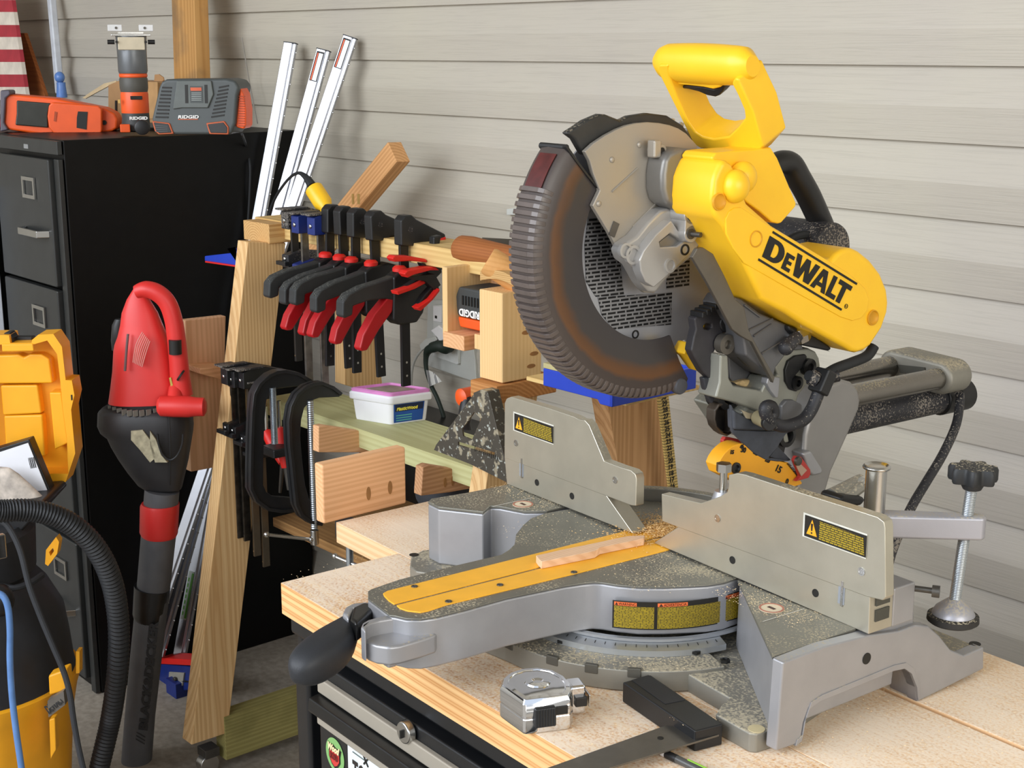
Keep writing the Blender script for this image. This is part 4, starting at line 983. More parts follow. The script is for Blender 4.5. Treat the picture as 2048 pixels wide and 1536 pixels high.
# power cord
pw = MB().tube([H(k4(*p), 'x', .10) for p in ((1915, 850), (1880, 900), (1800, 935), (1720, 965), (1650, 1005), (1600, 1010), (1580, 1000))], .0062, 12).done('power_cord', RUB, saw)
MB().tube([H(kp(*p), 'x', .105) for p in ((1275, 1000), (1265, 1060), (1230, 1160), (1180, 1270), (1110, 1360), (1000, 1410), (900, 1425), (800, 1385), (740, 1310), (740, 1240), (790, 1235), (810, 1290), (785, 1340))], .0072, 12).done('power_cord', BLKD, saw)
c = H(kp(1290, 990), 'x', .108); MB().box(c, (.020, .016, .028), Matrix.Rotation(R(-30), 3, 'X')).done('cord_clip', BLK, saw, .002)
for a0_, b0_, r0_ in (((1170, 940), (1240, 980), .009), ((1370, 945), (1450, 925), .0075)): MB().cyl(H(kp(*a0_), 'x', .10), H(kp(*b0_), 'x', .105), r0_, None, 16).done('cord_gland', BLKD, saw, .001)
MB().tube([H(p, 'x', .06) if p[1] < 830 else H(p, 'x', .10) for p in ((1918, 786), (1920, 800))] + [H(p, 'x', x_) for p, x_ in (((1912, 850), .075), ((1885, 910), .09), ((1852, 965), .10), ((1820, 1020), .11), ((1785, 1100), .12), ((1765, 1180), .13))], .0058, 12).done('power_cord', BLKD, saw)
# rear tilt lock lever behind the right fence
b = MB(); b.tube([H(k5(*p), 'x', .20) for p in ((1000, 1200), (1080, 1150), (1160, 1100))], [.012, .010, .008], 14); b.tube([H(k5(*p), 'x', .21) for p in ((1160, 1100), (1165, 1125), (1050, 1210))], .006, 10); b.done('tilt_lock_lever', CASTD, saw)
px([(1040, 1215), (1060, 1180), (1160, 1185), (1190, 1200), (1160, 1240), (1080, 1245)], .22, .03, 'lever_grip', BLK, k=k5, bevel=.004)

# ---------------- hold-down clamp ----------------
cb_ = SF.hit((1748, 1024), 'y', .07)
HC = Fr(M=SF.M @ Matrix.Translation(V((cb_.x, .07, 0))))
q = HC
pz0 = q.hit((1748, 1024), 'y', 0).z; pz1 = q.hit((1749, 932), 'y', 0).z
az = pz0 - .012
rd = q.hit((1940, 1030), 'z', az + .012)
ad = V((rd.x, rd.y, 0)); 
pr_ = ad.normalized(); nn = V((-pr_.y, pr_.x, 0))
b = MB(); o2 = [pr_ * -.020 + nn * .012, pr_ * -.020 - nn * .012, ad + pr_ * .012 - nn * .009, ad + pr_ * .016 - nn * .003, ad + pr_ * .016 + nn * .003, ad + pr_ * .012 + nn * .009]
b.prism([p + V((0, 0, az + .012)) for p in o2], (0, 0, -.024)); hc = b.done('hold_down_clamp', mat('clamp_cast', 'a9a9b0', .4, metal=.45, var=.04, dust=.5), saw, .003, 3)
hc.location = (cb_.x, .07, 0)
b = MB().cyl((0, 0, -.06), (0, 0, pz1), .0105, None, 28); b.lathe((0, 0, pz1), (0, 0, 1), [(.0105, -.002), (.0135, -.002), (.0140, 0), (.012, .0025), (.009, .0005)], 28)
b.done('post', STEEL, hc, .0006)

kz = q.hit((1947, 945), (ad, nn)).z if False else q.hit((1946, 966), 'x', ad.x).z
bz = q.hit((1915, 1222), 'x', ad.x).z
tA, tB = V((ad.x, ad.y, kz)), V((ad.x - .008, ad.y - .004, bz))
thr = mat('threaded_rod', 'b9bfc4', .3, metal=.9, var=.03)
b = MB(); L = (tA - tB).length; nT = 150
b.lathe(tB, tA - tB, [((.0054 if i % 2 else .0059), L * i / nT) for i in range(nT + 1)], 18); b.done('threaded_rod', thr, hc)
kn = MB(); P = []
for i in range(72):
    a = 2 * math.pi * i / 72; r = .0215 + .0032 * math.cos(a * 7); P.append((r * math.cos(a), r * math.sin(a)))
kc = tA + V((0, 0, .002)); kn.loft([[kc + V((x * s, y * s, z)) for x, y in P] for s, z in ((.96, 0), (1, .002), (1, .012), (.93, .0155), (.55, .016))]); kn.lathe(kc, (0, 0, -1), [(.011, -.001), (.011, .004), (.009, .008)], 24); kn.done('star_knob', mat('knob_black', '222426', .55, dust=.35), hc)
b = MB().lathe(tB + V((0, 0, .006)), (0, 0, -1), [(.006, -.004), (.011, 0), (.018, .006), (.0215, .012), (.0215, .0135)], 32); b.done('swivel_pad', mat('clamp_cast', 'a9a9b0', .4), hc)
b = MB().lathe(tB + V((0, 0, -.0075)), (0, 0, -1), [(.0225, -.001), (.0255, .0005), (.026, .006), (.0235, .008)], 36); b.done('pad_rubber', mat('pad_black', '282624', .7, dust=.5), hc)
# ---------------- clamp rack on the back wall ----------------
W = WF.hit; WS = WF.hits
ca = kk(540, 400, 7.314); cb2 = kk(760, 430, 6.4); cc3 = kk(820, 640, 7.314); cd = kk(420, 700, 7.314); ce = kk(600, 820, 4.876); cf = kk(340, 900, 7.314); cg = kk(380, 680, 2.926); cz = kk(380, 330, 2.9)
PINEL = wood('leg_pine', 'e8c48e', 'bf8a50', 46, off=(0, .03, .06), axis='Z', rough=.6)
PINEX = wood('rail_pine', 'e2c283', 'b98d4c', 34, off=(0, .05, .07), rough=.6, contrast=.6)
PINEY = wood('cap_pine', 'dcb47a', 'a97238', 60, off=(0, .01, .03), axis='Y', rough=.6)
GRN = wood('treated_pine', 'c6c592', 'a39c66', 30, off=(0, .05, .07), rough=.6, contrast=.5)
CLEAR = wood('clear_pine', 'ecc890', 'd9ae70', 60, off=(0, .05, .07), axis='Z', rough=.5, contrast=.4)
FIRY = wood('fir_y', 'efbb8c', 'cd925f', 50, off=(0, .02, .05), axis='Y', rough=.55, contrast=.8)
FIRZ = wood('fir_z', 'e6b890', 'c08c60', 40, off=(0, .03, .05), axis='Z', rough=.55, contrast=.5)
XL = -2.5; YR = 1.55
rack = thing('clamp_rack', 'pine A-frame clamp rack on casters standing before the siding wall', 'clamp rack', loc=(XL, 1.4, 0))
RL = V((XL, 1.4, 0))
def wpart(b, name, m, par, off=RL, bevel=.0015, c=None, **k):
    """mesh collected in world coordinates, hung under a thing placed at `off`"""
    for v in b.b.verts: v.co -= V(off)
    if c is None:
        c = sum((v.co for v in b.b.verts), V()) / len(b.b.verts)
    return b.done(name, m, par, bevel, origin=c, **k)
def wx(pts, x, th, k=I1, holes=()): return MB().prism(WS(pts, 'x', x, k), (-th, 0, 0), [WS(h, 'x', x, k) for h in holes])
def wy(pts, y, th, k=I1, holes=()): return MB().prism(WS(pts, 'y', y, k), (0, th, 0), [WS(h, 'y', y, k) for h in holes])
lg_ = WS([(383, 1490), (455, 1466), (572, 486), (496, 484)], 'x', XL)
wpart(MB().prism(lg_, (-.040, 0, 0)), 'front_leg', PINEL, rack)
cs = W((396, 1500), 'x', XL); 
b = MB().cyl((XL - .030, cs.y + .03, .024), (XL - .006, cs.y + .03, .024), .022, None, 20); wpart(b, 'caster_wheel', STEEL, rack)
b = MB().box((XL - .02, cs.y + .035, .050), (.036, .034, .02)); wpart(b, 'caster_fork', DSTEEL, rack)
zr1 = W((760, 475), 'y', YR).z; zr0 = W((760, 514), 'y', YR).z
b = MB().box((-2.18, YR + .045, (zr0 + zr1) / 2), (.86, .09, zr1 - zr0)); wpart(b, 'top_rail', PINEX, rack)
cp = W((511, 452), 'x', XL + .004)
b = MB().box((XL - .045, (cp.y + .30) / 2 + cp.y / 2 - .0, cp.z - .019), (.100, .24, .040)); wpart(b, 'rail_cap', PINEY, rack)
st = W((893, 882), 'y', 1.53); zs = W((780, 850), 'y', 1.56).z
ZS = .782
b = MB().box((-2.20, 1.53 + .07, ZS - .019), (.72, .14, .038)); wpart(b, 'shelf', GRN, rack)
b = MB().prism(WS([(690, 560), (738, 560), (768, 792), (690, 770)], 'x', -2.46), (-.038, 0, 0)); wpart(b, 'rear_leg', PINEL, rack)
sp1 = W((462, 1433), 'z', 0); 
b = MB().box((XL - .018, 1.62, .075), (.04, .52, .10)); wpart(b, 'foot_beam', wood('treated_y', 'a89e62', '7f7440', 50, axis='Y', rough=.7, stain='6f6a3c'), rack)
XR2 = W((1005, 780), 'y', 1.45).x
rl_ = WS([(1003, 770), (1082, 745), (1045, 965), (984, 975)], 'x', XR2 - .006)
rl_[3].z = .04; rl_[3].y = lg_[0].y - .02; rl_[2].z = .04; rl_[2].y = rl_[3].y + .10
wpart(MB().prism(rl_, (-.040, 0, 0)), 'front_leg', PINEL, rack)
bl_ = WS([(1204, 742), (1320, 730), (1345, 905), (1358, 1000), (1250, 1015)], 'x', -1.62)
b = MB().prism([bl_[0], bl_[1], bl_[3] + (bl_[3] - bl_[1]) * 1.2, bl_[4] + (bl_[4] - bl_[0]) * 1.2], (-.038, 0, 0)); wpart(b, 'rear_leg', wood('old_pine', 'c79b6c', '9a6d42', 46, off=(0, .02, .04), axis='Z', stain='8a5a34'), rack)
b = MB().box((-1.53, 1.53, 1.0 - .0045), (.22, .16, .007)); wpart(b, 'tray_ledge', PINEX, rack)
# upright pine block with pocket holes, on a stained packer, at the right end of the rack
f0, f1 = W((959, 738), 'y', 1.45), W((1004.6, 767), 'y', 1.45); ft = W((1016, 585), 'x', f1.x); fr = W((1083, 736), 'x', f1.x)
bk_ = thing('pocket_hole_block', 'clear pine block with pocket holes standing at the right end of the rack', 'wood block', loc=(f1.x, 1.45, f1.z))
o_ = V((f1.x, 1.45, f1.z))
b = MB().box(((f0.x + f1.x) / 2, (1.45 + fr.y) / 2, (f1.z + ft.z) / 2 + .0), (f1.x - f0.x, fr.y - 1.45, ft.z - f1.z)); wpart(b, 'block', CLEAR, bk_, o_, .002)
for p in ((1068, 707), (1062, 732), (1052, 665)):
    c = W(p, 'x', f1.x); b = MB().lathe(c - V((.0015, 0, 0)), (1, 0, 0), [(.0035, 0), (.0035, .0022)], 16, sx=2.6, sy=1); wpart(b, 'pocket_hole', cm('hole_brown', '9a6c3c', .8), bk_, o_, 0)
pk = board('packer_block', wood('stained', 'c98f56', '9c602e', 50), V((f0.x - .006, 1.44 + .06, f1.z - .017)), V((f1.x + .004, 1.44 + .06, f1.z - .017)), (0, 0, 1), .030, .13, bevel=.002)
tag(pk, 'orange-brown stained packer block under the pocket hole block', 'wood block')
# wooden cubby with an upside-down battery
YC = 1.50
q0 = W((885, 545), 'y', YC); q1 = W((886, 685), 'y', YC)
cub = thing('battery_holder', 'open pine battery holder hung below the rack rail', 'battery holder', loc=(q1.x, YC, q1.z)); o_ = V((q1.x, YC, q1.z))
b = MB().box((q1.x + .006, YC + .05, (q0.z + q1.z) / 2 + .01), (.014, .10, q0.z - q1.z)); wpart(b, 'side', CLEAR, cub, o_)
e1_ = W((928, 690), 'y', YC); b = MB().box(((q1.x + e1_.x) / 2 + .006, YC + .04, q1.z + .008), (e1_.x - q1.x + .0, .09, .026)); wpart(b, 'bottom', FIRY, cub, o_)
b = MB().box((e1_.x + .04, YC + .03, q1.z + .012), (.05, .04, .026)); wpart(b, 'bottom_lug', CLEAR, cub, o_)
b = MB().box((q1.x + .075, YC + .105, (q0.z + q1.z) / 2 + .01), (.15, .012, q0.z - q1.z)); wpart(b, 'back', FIRY, cub, o_)
b0 = W((912, 652), 'y', YC + .02); b1 = W((912, 572), 'y', YC + .02); bw = .085
o_ = V((b0.x, YC + .02, b0.z)); bat = thing('tool_battery', 'black and orange tool battery upside down in the pine holder', 'battery', loc=o_)
hb = b1.z - b0.z
b = MB().prism([V((b0.x + .004, YC + .02, b0.z + hb * .26)), V((b0.x + bw, YC + .02, b0.z + hb * .26)), V((b0.x + bw, YC + .02, b1.z)), V((b0.x + .008, YC + .02, b1.z)), V((b0.x - .002, YC + .02, b1.z - .018)), V((b0.x, YC + .02, b0.z + hb * .5))], (0, .07, 0)); wpart(b, 'case', DGRY, bat, o_, .004)
b = MB().prism([V((b0.x + .010, YC + .02, b0.z)), V((b0.x + bw, YC + .02, b0.z)), V((b0.x + bw, YC + .02, b0.z + hb * .25)), V((b0.x + .004, YC + .02, b0.z + hb * .25))], (0, .07, 0)); wpart(b, 'base', ORG, bat, o_, .003)
text('RIDGID', 'maker_lettering', WINK, bat, V((bw * .76, -.0006, hb * .46)), (-1, 0, 0), (0, 0, -1), .017, fit=.055, off=.0006)
for i in range(6):
    b = MB().box((b0.x + .02 + i * .008, YC + .019, b1.z - .022), (.003, .002, .016)); wpart(b, 'vent_slot', INK, bat, o_, 0)
# ---- one-handed bar clamps with red triggers
def S(P, th, x0=0): return MB().prism([V((x0 + th / 2, y, z)) for y, z in P], (-th, 0, 0))
def quick_clamp(L, label):
    t = thing('bar_clamp', label, 'clamp', loc=(0, 0, 0), group='black bar clamps with red triggers on the rack rail')
    MB().box((0, 0, -L / 2 + .01), (.007, .019, L)).done('bar', mat('bar_black', '1c1c1e', .45, metal=.3, var=.2), t, .001)
    S([(-.013, -.033), (-.013, .012), (-.004, .021), (.012, .021), (.022, .012), (.088, -.020), (.088, -.034), (.030, -.030), (.020, -.036)], .024).done('fixed_jaw', BLK, t, .003)
    S([(.055, -.030), (.088, -.024), (.088, -.038), (.052, -.044)], .026).done('jaw_pad', RED, t, .002)
    S([(-.034, -.088), (-.020, -.080), (.022, -.078), (.044, -.086), (.044, -.125), (.032, -.160), (.018, -.176), (-.024, -.176), (-.036, -.165), (-.034, -.120)], .030).done('trigger_body', BLK, t, .004)
    S([(-.028, -.086), (-.060, -.092), (-.100, -.098), (-.130, -.108), (-.142, -.120), (-.144, -.146), (-.138, -.150), (-.122, -.146), (-.120, -.130), (-.085, -.124), (-.050, -.125), (-.028, -.132)], .024).done('handle', mat('handle_grey', '2c2e2e', .6, var=.15, dust=.2, dustcol='6d6d66'), t, .005)
    S([(-.030, -.125), (-.045, -.124), (-.075, -.150), (-.100, -.185), (-.108, -.208), (-.104, -.214), (-.092, -.214), (-.065, -.180), (-.035, -.150)], .022).done('trigger', REDD, t, .003)
    MB().lathe((0, -.010, -.080), (0, 0, 1), [(.013, 0), (.013, .006), (.009, .010), (.004, .011)], 20).done('release_button', RED, t)
    MB().cyl((-.0122, .008, -.004), (.0122, .008, -.004), .006, None, 16).done('jaw_pin', BLKD, t)
    for z in (-L + .03, -L + .055): MB().cyl((-.004, 0, z), (.004, 0, z), .0022, None, 10).done('bar_hole', STEEL, t)
    return t
qlab = ['rightmost black bar clamp with red trigger, apart from its four neighbours', 'black bar clamp with red trigger, second from right on the rail', 'middle of five black bar clamps hooked on the rack rail', 'black bar clamp second from the blue clamps on the rail', 'black bar clamp with red trigger right beside the blue clamps']
spots = [((808, 443), 0), ((748, 430), 1), ((712, 424), 2), ((685, 422), 3), ((661, 420), 4)]
q0c = quick_clamp(.305, qlab[0])
for p, i in spots:
    h = W(p, 'y', YR - .012)
    M = Matrix.Translation((h.x, YR - .014, zr1 + .030 + (0 if i == 0 else .0))) @ Matrix.Rotation(R((0, 2, -1, 1.5, -2)[i]), 4, 'X')
    if i == 0: q0c.matrix_world = M
    else: copy_thing(q0c, M, label=qlab[i])
# ---- F clamps
def f_clamp(L, col, jawz, label, group, barm):
    t = thing('f_clamp', label, 'clamp', loc=(0, 0, 0), group=group)
    MB().box((0, 0, -L / 2), (.006, .016, L)).done('bar', barm, t, .0008)
    S([(-.022, -.030), (-.022, .004), (-.010, .008), (.030, .010), (.085, -.006), (.085, -.014), (.030, -.012), (.022, -.030)], .026).done('fixed_jaw', col, t, .002)
    MB().ball((0, -.023, -.013), .0045, (1, .5, 1), 12).done('rivet', STEEL, t)
    b = MB().box((0, -.004, .010), (.030, .06, .004)); b.done('jaw_top', BLKD, t, .001)
    S([(-.024, jawz - .022), (-.024, jawz + .004), (.010, jawz + .012), (.070, jawz + .004), (.070, jawz - .006), (.012, jawz - .022)], .024).done('sliding_jaw', col, t, .002)
    MB().box((0, -.030, jawz - .012), (.034, .010, .008)).done('wing', BLK, t, .001)
    MB().ball((0, -.025, jawz - .004), .0045, (1, .5, 1), 12).done('rivet', STEEL, t)
    MB().cyl((0, -.0085, -L + .012), (0, .0085, -L + .012), .002, None, 8).done('bar_rivet', STEEL, t)
    return t
gB = 'blue f clamps at the left end of the rack rail'
OLDS = mat('worn_steel', '77736c', .4, metal=.8, var=.3, vs=60)
fb1 = f_clamp(.34, NAVY, -.095, 'blue f clamp with worn steel bar right beside the first black bar clamp', gB, OLDS)
h = W((633, 440), 'y', YR - .03); fb1.matrix_world = Matrix.Translation((h.x, YR - .022, zr1 + .022))
h = W((601, 440), 'y', YR - .03); copy_thing(fb1, Matrix.Translation((h.x, YR - .022, zr1 + .020)), label='blue f clamp between the dark f clamp and the other blue one')
fd = f_clamp(.30, BLKD, -.085, 'dark grey f clamp over the rail next to the rack cap', 'dark f clamp', mat('bar_dark', '3a3836', .45, metal=.6))
h = W((577, 430), 'y', YR - .03); fd.matrix_world = Matrix.Translation((h.x, YR - .018, zr1 + .024))
gK = 'black f clamps on the shelf left end'
XB = XL + .02
def shelf_f(px_, py_, y, L, lab, first=None):
    h = W((px_, py_), 'y', y); M = Matrix.Translation(h)
    if first: return copy_thing(first, M, label=lab)
    t = f_clamp(L, BLK, -.115, lab, gK, mat('bar_chromed', '4b463f', .3, metal=.8, var=.4, vs=50)); t.matrix_world = M; return t
k1 = shelf_f(466, 737, 1.42, .36, 'black f clamp nearest the leaning front leg of the rack')
shelf_f(480, 743, 1.43, .36, 'black f clamp second from the rack leg, bar ending above the others', k1)
k2 = f_clamp(.39, BLK, -.13, 'black f clamp third from the rack leg with a longer bar', gK, mat('bar_brown', '6e6455', .35, metal=.8)); k2.matrix_world = Matrix.Translation(W((499, 745), 'y', 1.44))
copy_thing(k2, Matrix.Translation(W((517, 752), 'y', 1.46) + V((0, 0, -.018))), label='black f clamp beside the first C clamp with the lowest hanging bar')
# ---- C clamps
CI = mat('cast_iron_black', '1d1e20', .42, var=.2)
def c_clamp(outer, inner, X, lab, screw, handle):
    o_ = W(outer[len(outer) // 2], 'x', X)
    t = thing('c_clamp', lab, 'clamp', loc=o_, group='large black C clamps on the rack shelf')
    P = WS(outer + inner, 'x', X)
    wpart(MB().prism(P, (-.010, 0, 0)), 'frame', CI, t, o_, .002)
    n = len(outer); rim = WS(outer, 'x', X)
    inn = []
    cen = W(((outer[0][0] + outer[-1][0]) / 2, (outer[0][1] + outer[-1][1]) / 2), 'x', X)
    b = MB(); ls = []
    for i, p in enumerate(rim):
        a_ = rim[max(i - 1, 0)]; c_ = rim[min(i + 1, n - 1)]; d = (c_ - a_).normalized(); nrm = V((0, -d.z, d.y))
        if nrm.dot(cen - p) < 0: nrm = -nrm
        q = p + nrm * .007; ls.append([p + V((.006, 0, 0)), p + V((-.016, 0, 0)), q + V((-.016, 0, 0)), q + V((.006, 0, 0))])
    b.loft(ls); wpart(b, 'outer_rib', CI, t, o_, .001)
    sA, sB = W(screw[0], 'x', X), W(screw[1], 'x', X); sB.y = sA.y
    b = MB(); L = (sB - sA).length; b.lathe(sA, sB - sA, [((.0062 if i % 2 else .0070), L * i / 120) for i in range(121)], 16); wpart(b, 'screw', mat('zinc_screw', 'b4bcc2', .3, metal=.9), t, o_, 0)
    if handle:
        hA, hB = W(handle[0], 'x', X), W(handle[1], 'x', X); hc = V((X, sA.y, hB.z))
        b = MB().cyl(hc + V((0, 0, .018)), hc + V((0, 0, -.012)), .0085, None, 16); wpart(b, 'screw_head', STEEL, t, o_, .001)
        b = MB().cyl(hA, hB, .0035, None, 12); b.ball(hA, .006); b.ball(hB, .006); wpart(b, 'tee_handle', STEEL, t, o_, 0)
    return t
C1o = [(622, 759), (598, 745), (570, 739), (552, 741), (536, 748), (516, 766), (505, 787), (501, 823), (499, 880), (498, 940), (498, 978), (510, 1003), (534, 1021), (560, 1025), (590, 1023)]
C1i = [(590, 996), (545, 992), (533, 984), (527, 970), (528, 900), (529, 851), (533.5, 801), (540, 785), (557, 776.6), (598, 772.5), (618, 774)]
C2o = [(682.5, 785), (666, 772), (644, 763), (628, 764), (610, 771), (591, 787), (579, 812), (574, 843), (576, 890), (581, 935), (585, 975), (589, 1010), (600, 1033), (619, 1047), (642, 1051)]
C2i = [(648, 1020), (632, 1012), (619, 998), (611, 970), (605, 920), (601, 871), (603, 840), (609, 816), (622, 802), (639, 796), (680, 794)]
c_clamp(C1o, C1i, -2.36, 'large black C clamp beside the black f clamps on the shelf', ((545, 775), (545, 888)), None)
c_clamp(C2o, C2i, -2.29, 'large black C clamp with steel T handle, right of the other C clamp', ((620, 800), (612, 1060)), ((533, 1069), (622, 1079)))
# clamp screw under the bench plank
o_ = W((700, 1125), 'y', 1.12); t = thing('bench_clamp', 'small screw clamp with steel T handle below the rear bench plank', 'clamp', loc=o_)
b = MB().cyl(o_ + V((0, 0, -.015)), o_ + V((0, 0, .040)), .0055, None, 14); wpart(b, 'screw', mat('zinc_screw', 'b4bcc2'), t, o_, 0)
b = MB().cyl(o_ + V((-.03, -.006, .003)), o_ + V((.03, .006, -.003)), .0028, None, 10); b.ball(o_ + V((-.03, -.006, .003)), .0045); b.ball(o_ + V((.03, .006, -.003)), .0045); wpart(b, 'tee_handle', STEEL, t, o_, 0)
b = MB().box((o_.x, o_.y, (.829 + o_.z + .038) / 2), (.03, .03, max(.006, .829 - o_.z - .038))); wpart(b, 'frame_end', CI, t, o_)
# red handled snips hanging below the shelf
for i, (pts, lab) in enumerate(((((533, 865), (566, 925), (560, 985)), 'red-handled snips hanging inside the first C clamp'), (((560, 855), (572, 935), (577, 980)), 'red-handled screwdriver between the two C clamps'))):
    a_, b_, c_ = [W(p, 'y', 1.46) for p in pts]; o_ = a_
    t = thing('hand_snips' if i == 0 else 'screwdriver', lab, 'snips' if i == 0 else 'screwdriver', loc=o_)
    wpart(MB().tube([a_, a_.lerp(b_, .5), b_], [.011, .013, .009], 14), 'handle', RED, t, o_, 0)
    if i == 0: wpart(MB().tube([a_ + V((.02, .02, 0)), a_.lerp(b_, .5) + V((.024, .02, 0)), b_ + V((.010, .01, 0))], [.010, .011, .008], 14), 'handle', RED, t, o_, 0)
    wpart(MB().tube([b_ + V((0, 0, .002)), c_], [.006, .003], 10), 'blade' if i == 0 else 'shaft', DSTEEL, t, o_, 0)
    wpart(MB().tube([a_ + V((0, 0, -.002)), a_ + V((0, .0, .055))], .004, 8), 'hanger', STEEL, t, o_, 0)
o_ = W((556, 900), 'y', 1.44); tag(MB().box((0, 0, 0), (.05, .05, .018)).done('tool_strap', BLK, None, .003, origin=None), 'black strap holding the red-handled tools below the shelf', 'strap').location = o_
# spring clamps
def spring(P1, P2, x, lab):
    o_ = W(P1[0], 'x', x); t = thing('spring_clamp', lab, 'spring clamp', loc=o_, group='black spring clamps with red grips')
    for i, P in enumerate((P1, P2)):
        wpart(wx(P, x - i * .004, .016), 'arm', BLK, t, o_, .003)
    return t, o_
t, o_ = spring([(842, 525), (868, 532), (868, 474), (884, 470), (878, 500), (885, 545), (870, 560), (855, 548)], [(868, 560), (850, 556), (820, 578), (795, 590), (797, 583), (830, 562), (850, 548), (870, 545)], -2.025, 'spring clamp with two red grips hooked on the rail beside the battery holder')
wpart(wx([(785, 517), (790, 511), (820, 512), (852, 518), (856, 525), (820, 522), (790, 524)], -2.020, .02), 'red_grip', RED, t, o_, .002)
wpart(wx([(794, 583), (797, 590), (830, 578), (858, 563), (856, 558), (825, 573)], -2.017, .02), 'red_grip', RED, t, o_, .001)
t, o_ = spring([(808, 549), (820, 553), (870, 548), (882, 570), (870, 580), (850, 562), (830, 560)], [(876, 560), (880, 580), (860, 600), (840, 615), (834, 612), (850, 590), (868, 570)], -2.010, 'spring clamp with red grips just in front of its twin')
wpart(wx([(809, 548), (815, 541), (850, 534), (872, 534), (880, 541), (862, 541), (828, 550), (816, 556)], -2.005, .02), 'red_grip', RED, t, o_, .002)
wpart(wx([(836, 616), (842, 622), (866, 600), (880, 582), (879, 577), (862, 598)], -2.002, .02), 'red_grip', RED, t, o_, .001)
t = wx([(873, 489), (884, 488), (890, 484), (912, 484), (912, 490), (898, 496), (896, 540), (886, 540), (886, 500), (876, 502)], -2.04, .018); tag(t.done('spring_clamp', BLK, None, .002), 'small all-black clamp over the rail beside the wooden tool handles', 'clamp')
# wooden handles lying on the rail
h1, h2 = W((925, 498), 'y', 1.57), W((1035, 520), 'y', 1.57)
o_ = h1; t = thing('chisel_handle', 'reddish brown wooden tool handle lying on the rack rail', 'tool handle', loc=o_)
d = (h2 - h1).normalized()
wpart(MB().lathe(h1 - d * .008, d, [(.020, 0), (.024, .006), (.0255, .03), (.023, .09), (.021, .16)], 20), 'handle', wood('handle_brown', 'a8683a', '7c4422', 60, contrast=.5), t, o_, 0)
wpart(MB().lathe(h1 + d * .150, d, [(.016, 0), (.016, .05)], 14), 'ferrule', DSTEEL, t, o_, 0)
h1, h2 = W((988, 528), 'y', 1.47), W((1040, 560), 'y', 1.50)
o_ = h1; d = (h2 - h1).normalized(); t = thing('mallet_handle', 'pale round wooden handle above the pocket hole block', 'tool handle', loc=o_)
wpart(MB().lathe(h1 - d * .012, d, [(.021, 0), (.0235, .004), (.0235, .03), (.027, .12)], 24), 'handle', wood('handle_pale', 'dba466', 'c28848', 40, contrast=.4), t, o_, 0)
b = MB()
for i in range(4): b.tube([W((968 + j * 7, 552 - i * 4 - (6 * math.sin(j / 10 * math.pi))), 'y', 1.455 + j * .005) for j in range(11)], .0022, 8, 2)
b = MB().loft([[c + V((0, -.004, -.006)), c + V((0, -.004, .008)), c + V((0, .03, .008)), c + V((0, .03, -.006))] for c in [W((964 + j * 6.6, 553 - (10 * math.sin(j / 10 * math.pi * .9)) + j * 1.4), 'y', 1.46) for j in range(11)]])
tag(b.done('wood_shim', wood('shim', 'd4ad74', '9b6f3a', 160, off=(0, .0, .02), dist=.3), None), 'curved laminated wood shim between pale handle and pine block', 'shim')
hs = board('hand_saw_blade', mat('saw_dark', '4a443a', .6, metal=.4), W((965, 487), 'y', 1.66), W((1050, 492), 'y', 1.66), (0, 0, 1), .022, .002); tag(hs, 'dark toothed saw blade lying behind the brown tool handle', 'saw blade')
# leaning board with brads, yellow plug with cord
lb = WS([(668, 418), (785, 289), (811, 318), (705, 432)], 'y', 1.80)
b = board('leaning_board', wood('fir_lean', 'e0ad78', 'b67d48', 40, off=(0, .02, .05)), V(((lb[0].x + lb[3].x) / 2, 1.78, (lb[0].z + lb[3].z) / 2)) - V((.18, 0, .17)), V(((lb[1].x + lb[2].x) / 2, 1.80, (lb[1].z + lb[2].z) / 2)), (-1, 0, 1), .050, .036)
tag(b, 'short fir board leaning diagonally behind the rack rail against the siding', 'board')
for p in ((706, 398), (717, 398)):
    c = W(p, 'y', 1.757); MB().box(c, (.004, .004, .022)).done('brad', cm('brad', 'caa868', .4, metal=.5), None).parent = None
for o in [o for o in bpy.data.objects if o.name.startswith('brad')]:
    m_ = b.matrix_world.inverted() if False else None
    o.parent = b; o.matrix_parent_inverse = Matrix(b.matrix_world).inverted() if b.matrix_world != Matrix.Identity(4) else Matrix.Identity(4)
o_ = W((660, 425), 'y', 1.60); t = thing('extension_plug', 'yellow extension cord plug sticking up behind the bar clamps', 'plug', loc=o_)
a_, c_ = W((656, 422), 'y', 1.60), W((624, 372), 'y', 1.60); d = (c_ - a_).normalized()
wpart(MB().lathe(a_ - d * .02, d, [(.016, 0), (.016, .016), (.014, .030), (.019, .042), (.019, .082), (.014, .084)], 20), 'body', YEL, t, o_, 0)
wpart(MB().tube([c_, c_ + d * .018, W((609, 352), 'y', 1.60), W((597, 346), 'y', 1.60), W((580, 355), 'y', 1.60), W((560, 380), 'y', 1.61), W((545, 408), 'y', 1.62), W((536, 440), 'y', 1.63), W((530, 480), 'y', 1.64)], [.010, .008, .006, .0035, .003, .003, .003, .003, .003], 10), 'cord', RUB, t, o_, 0)
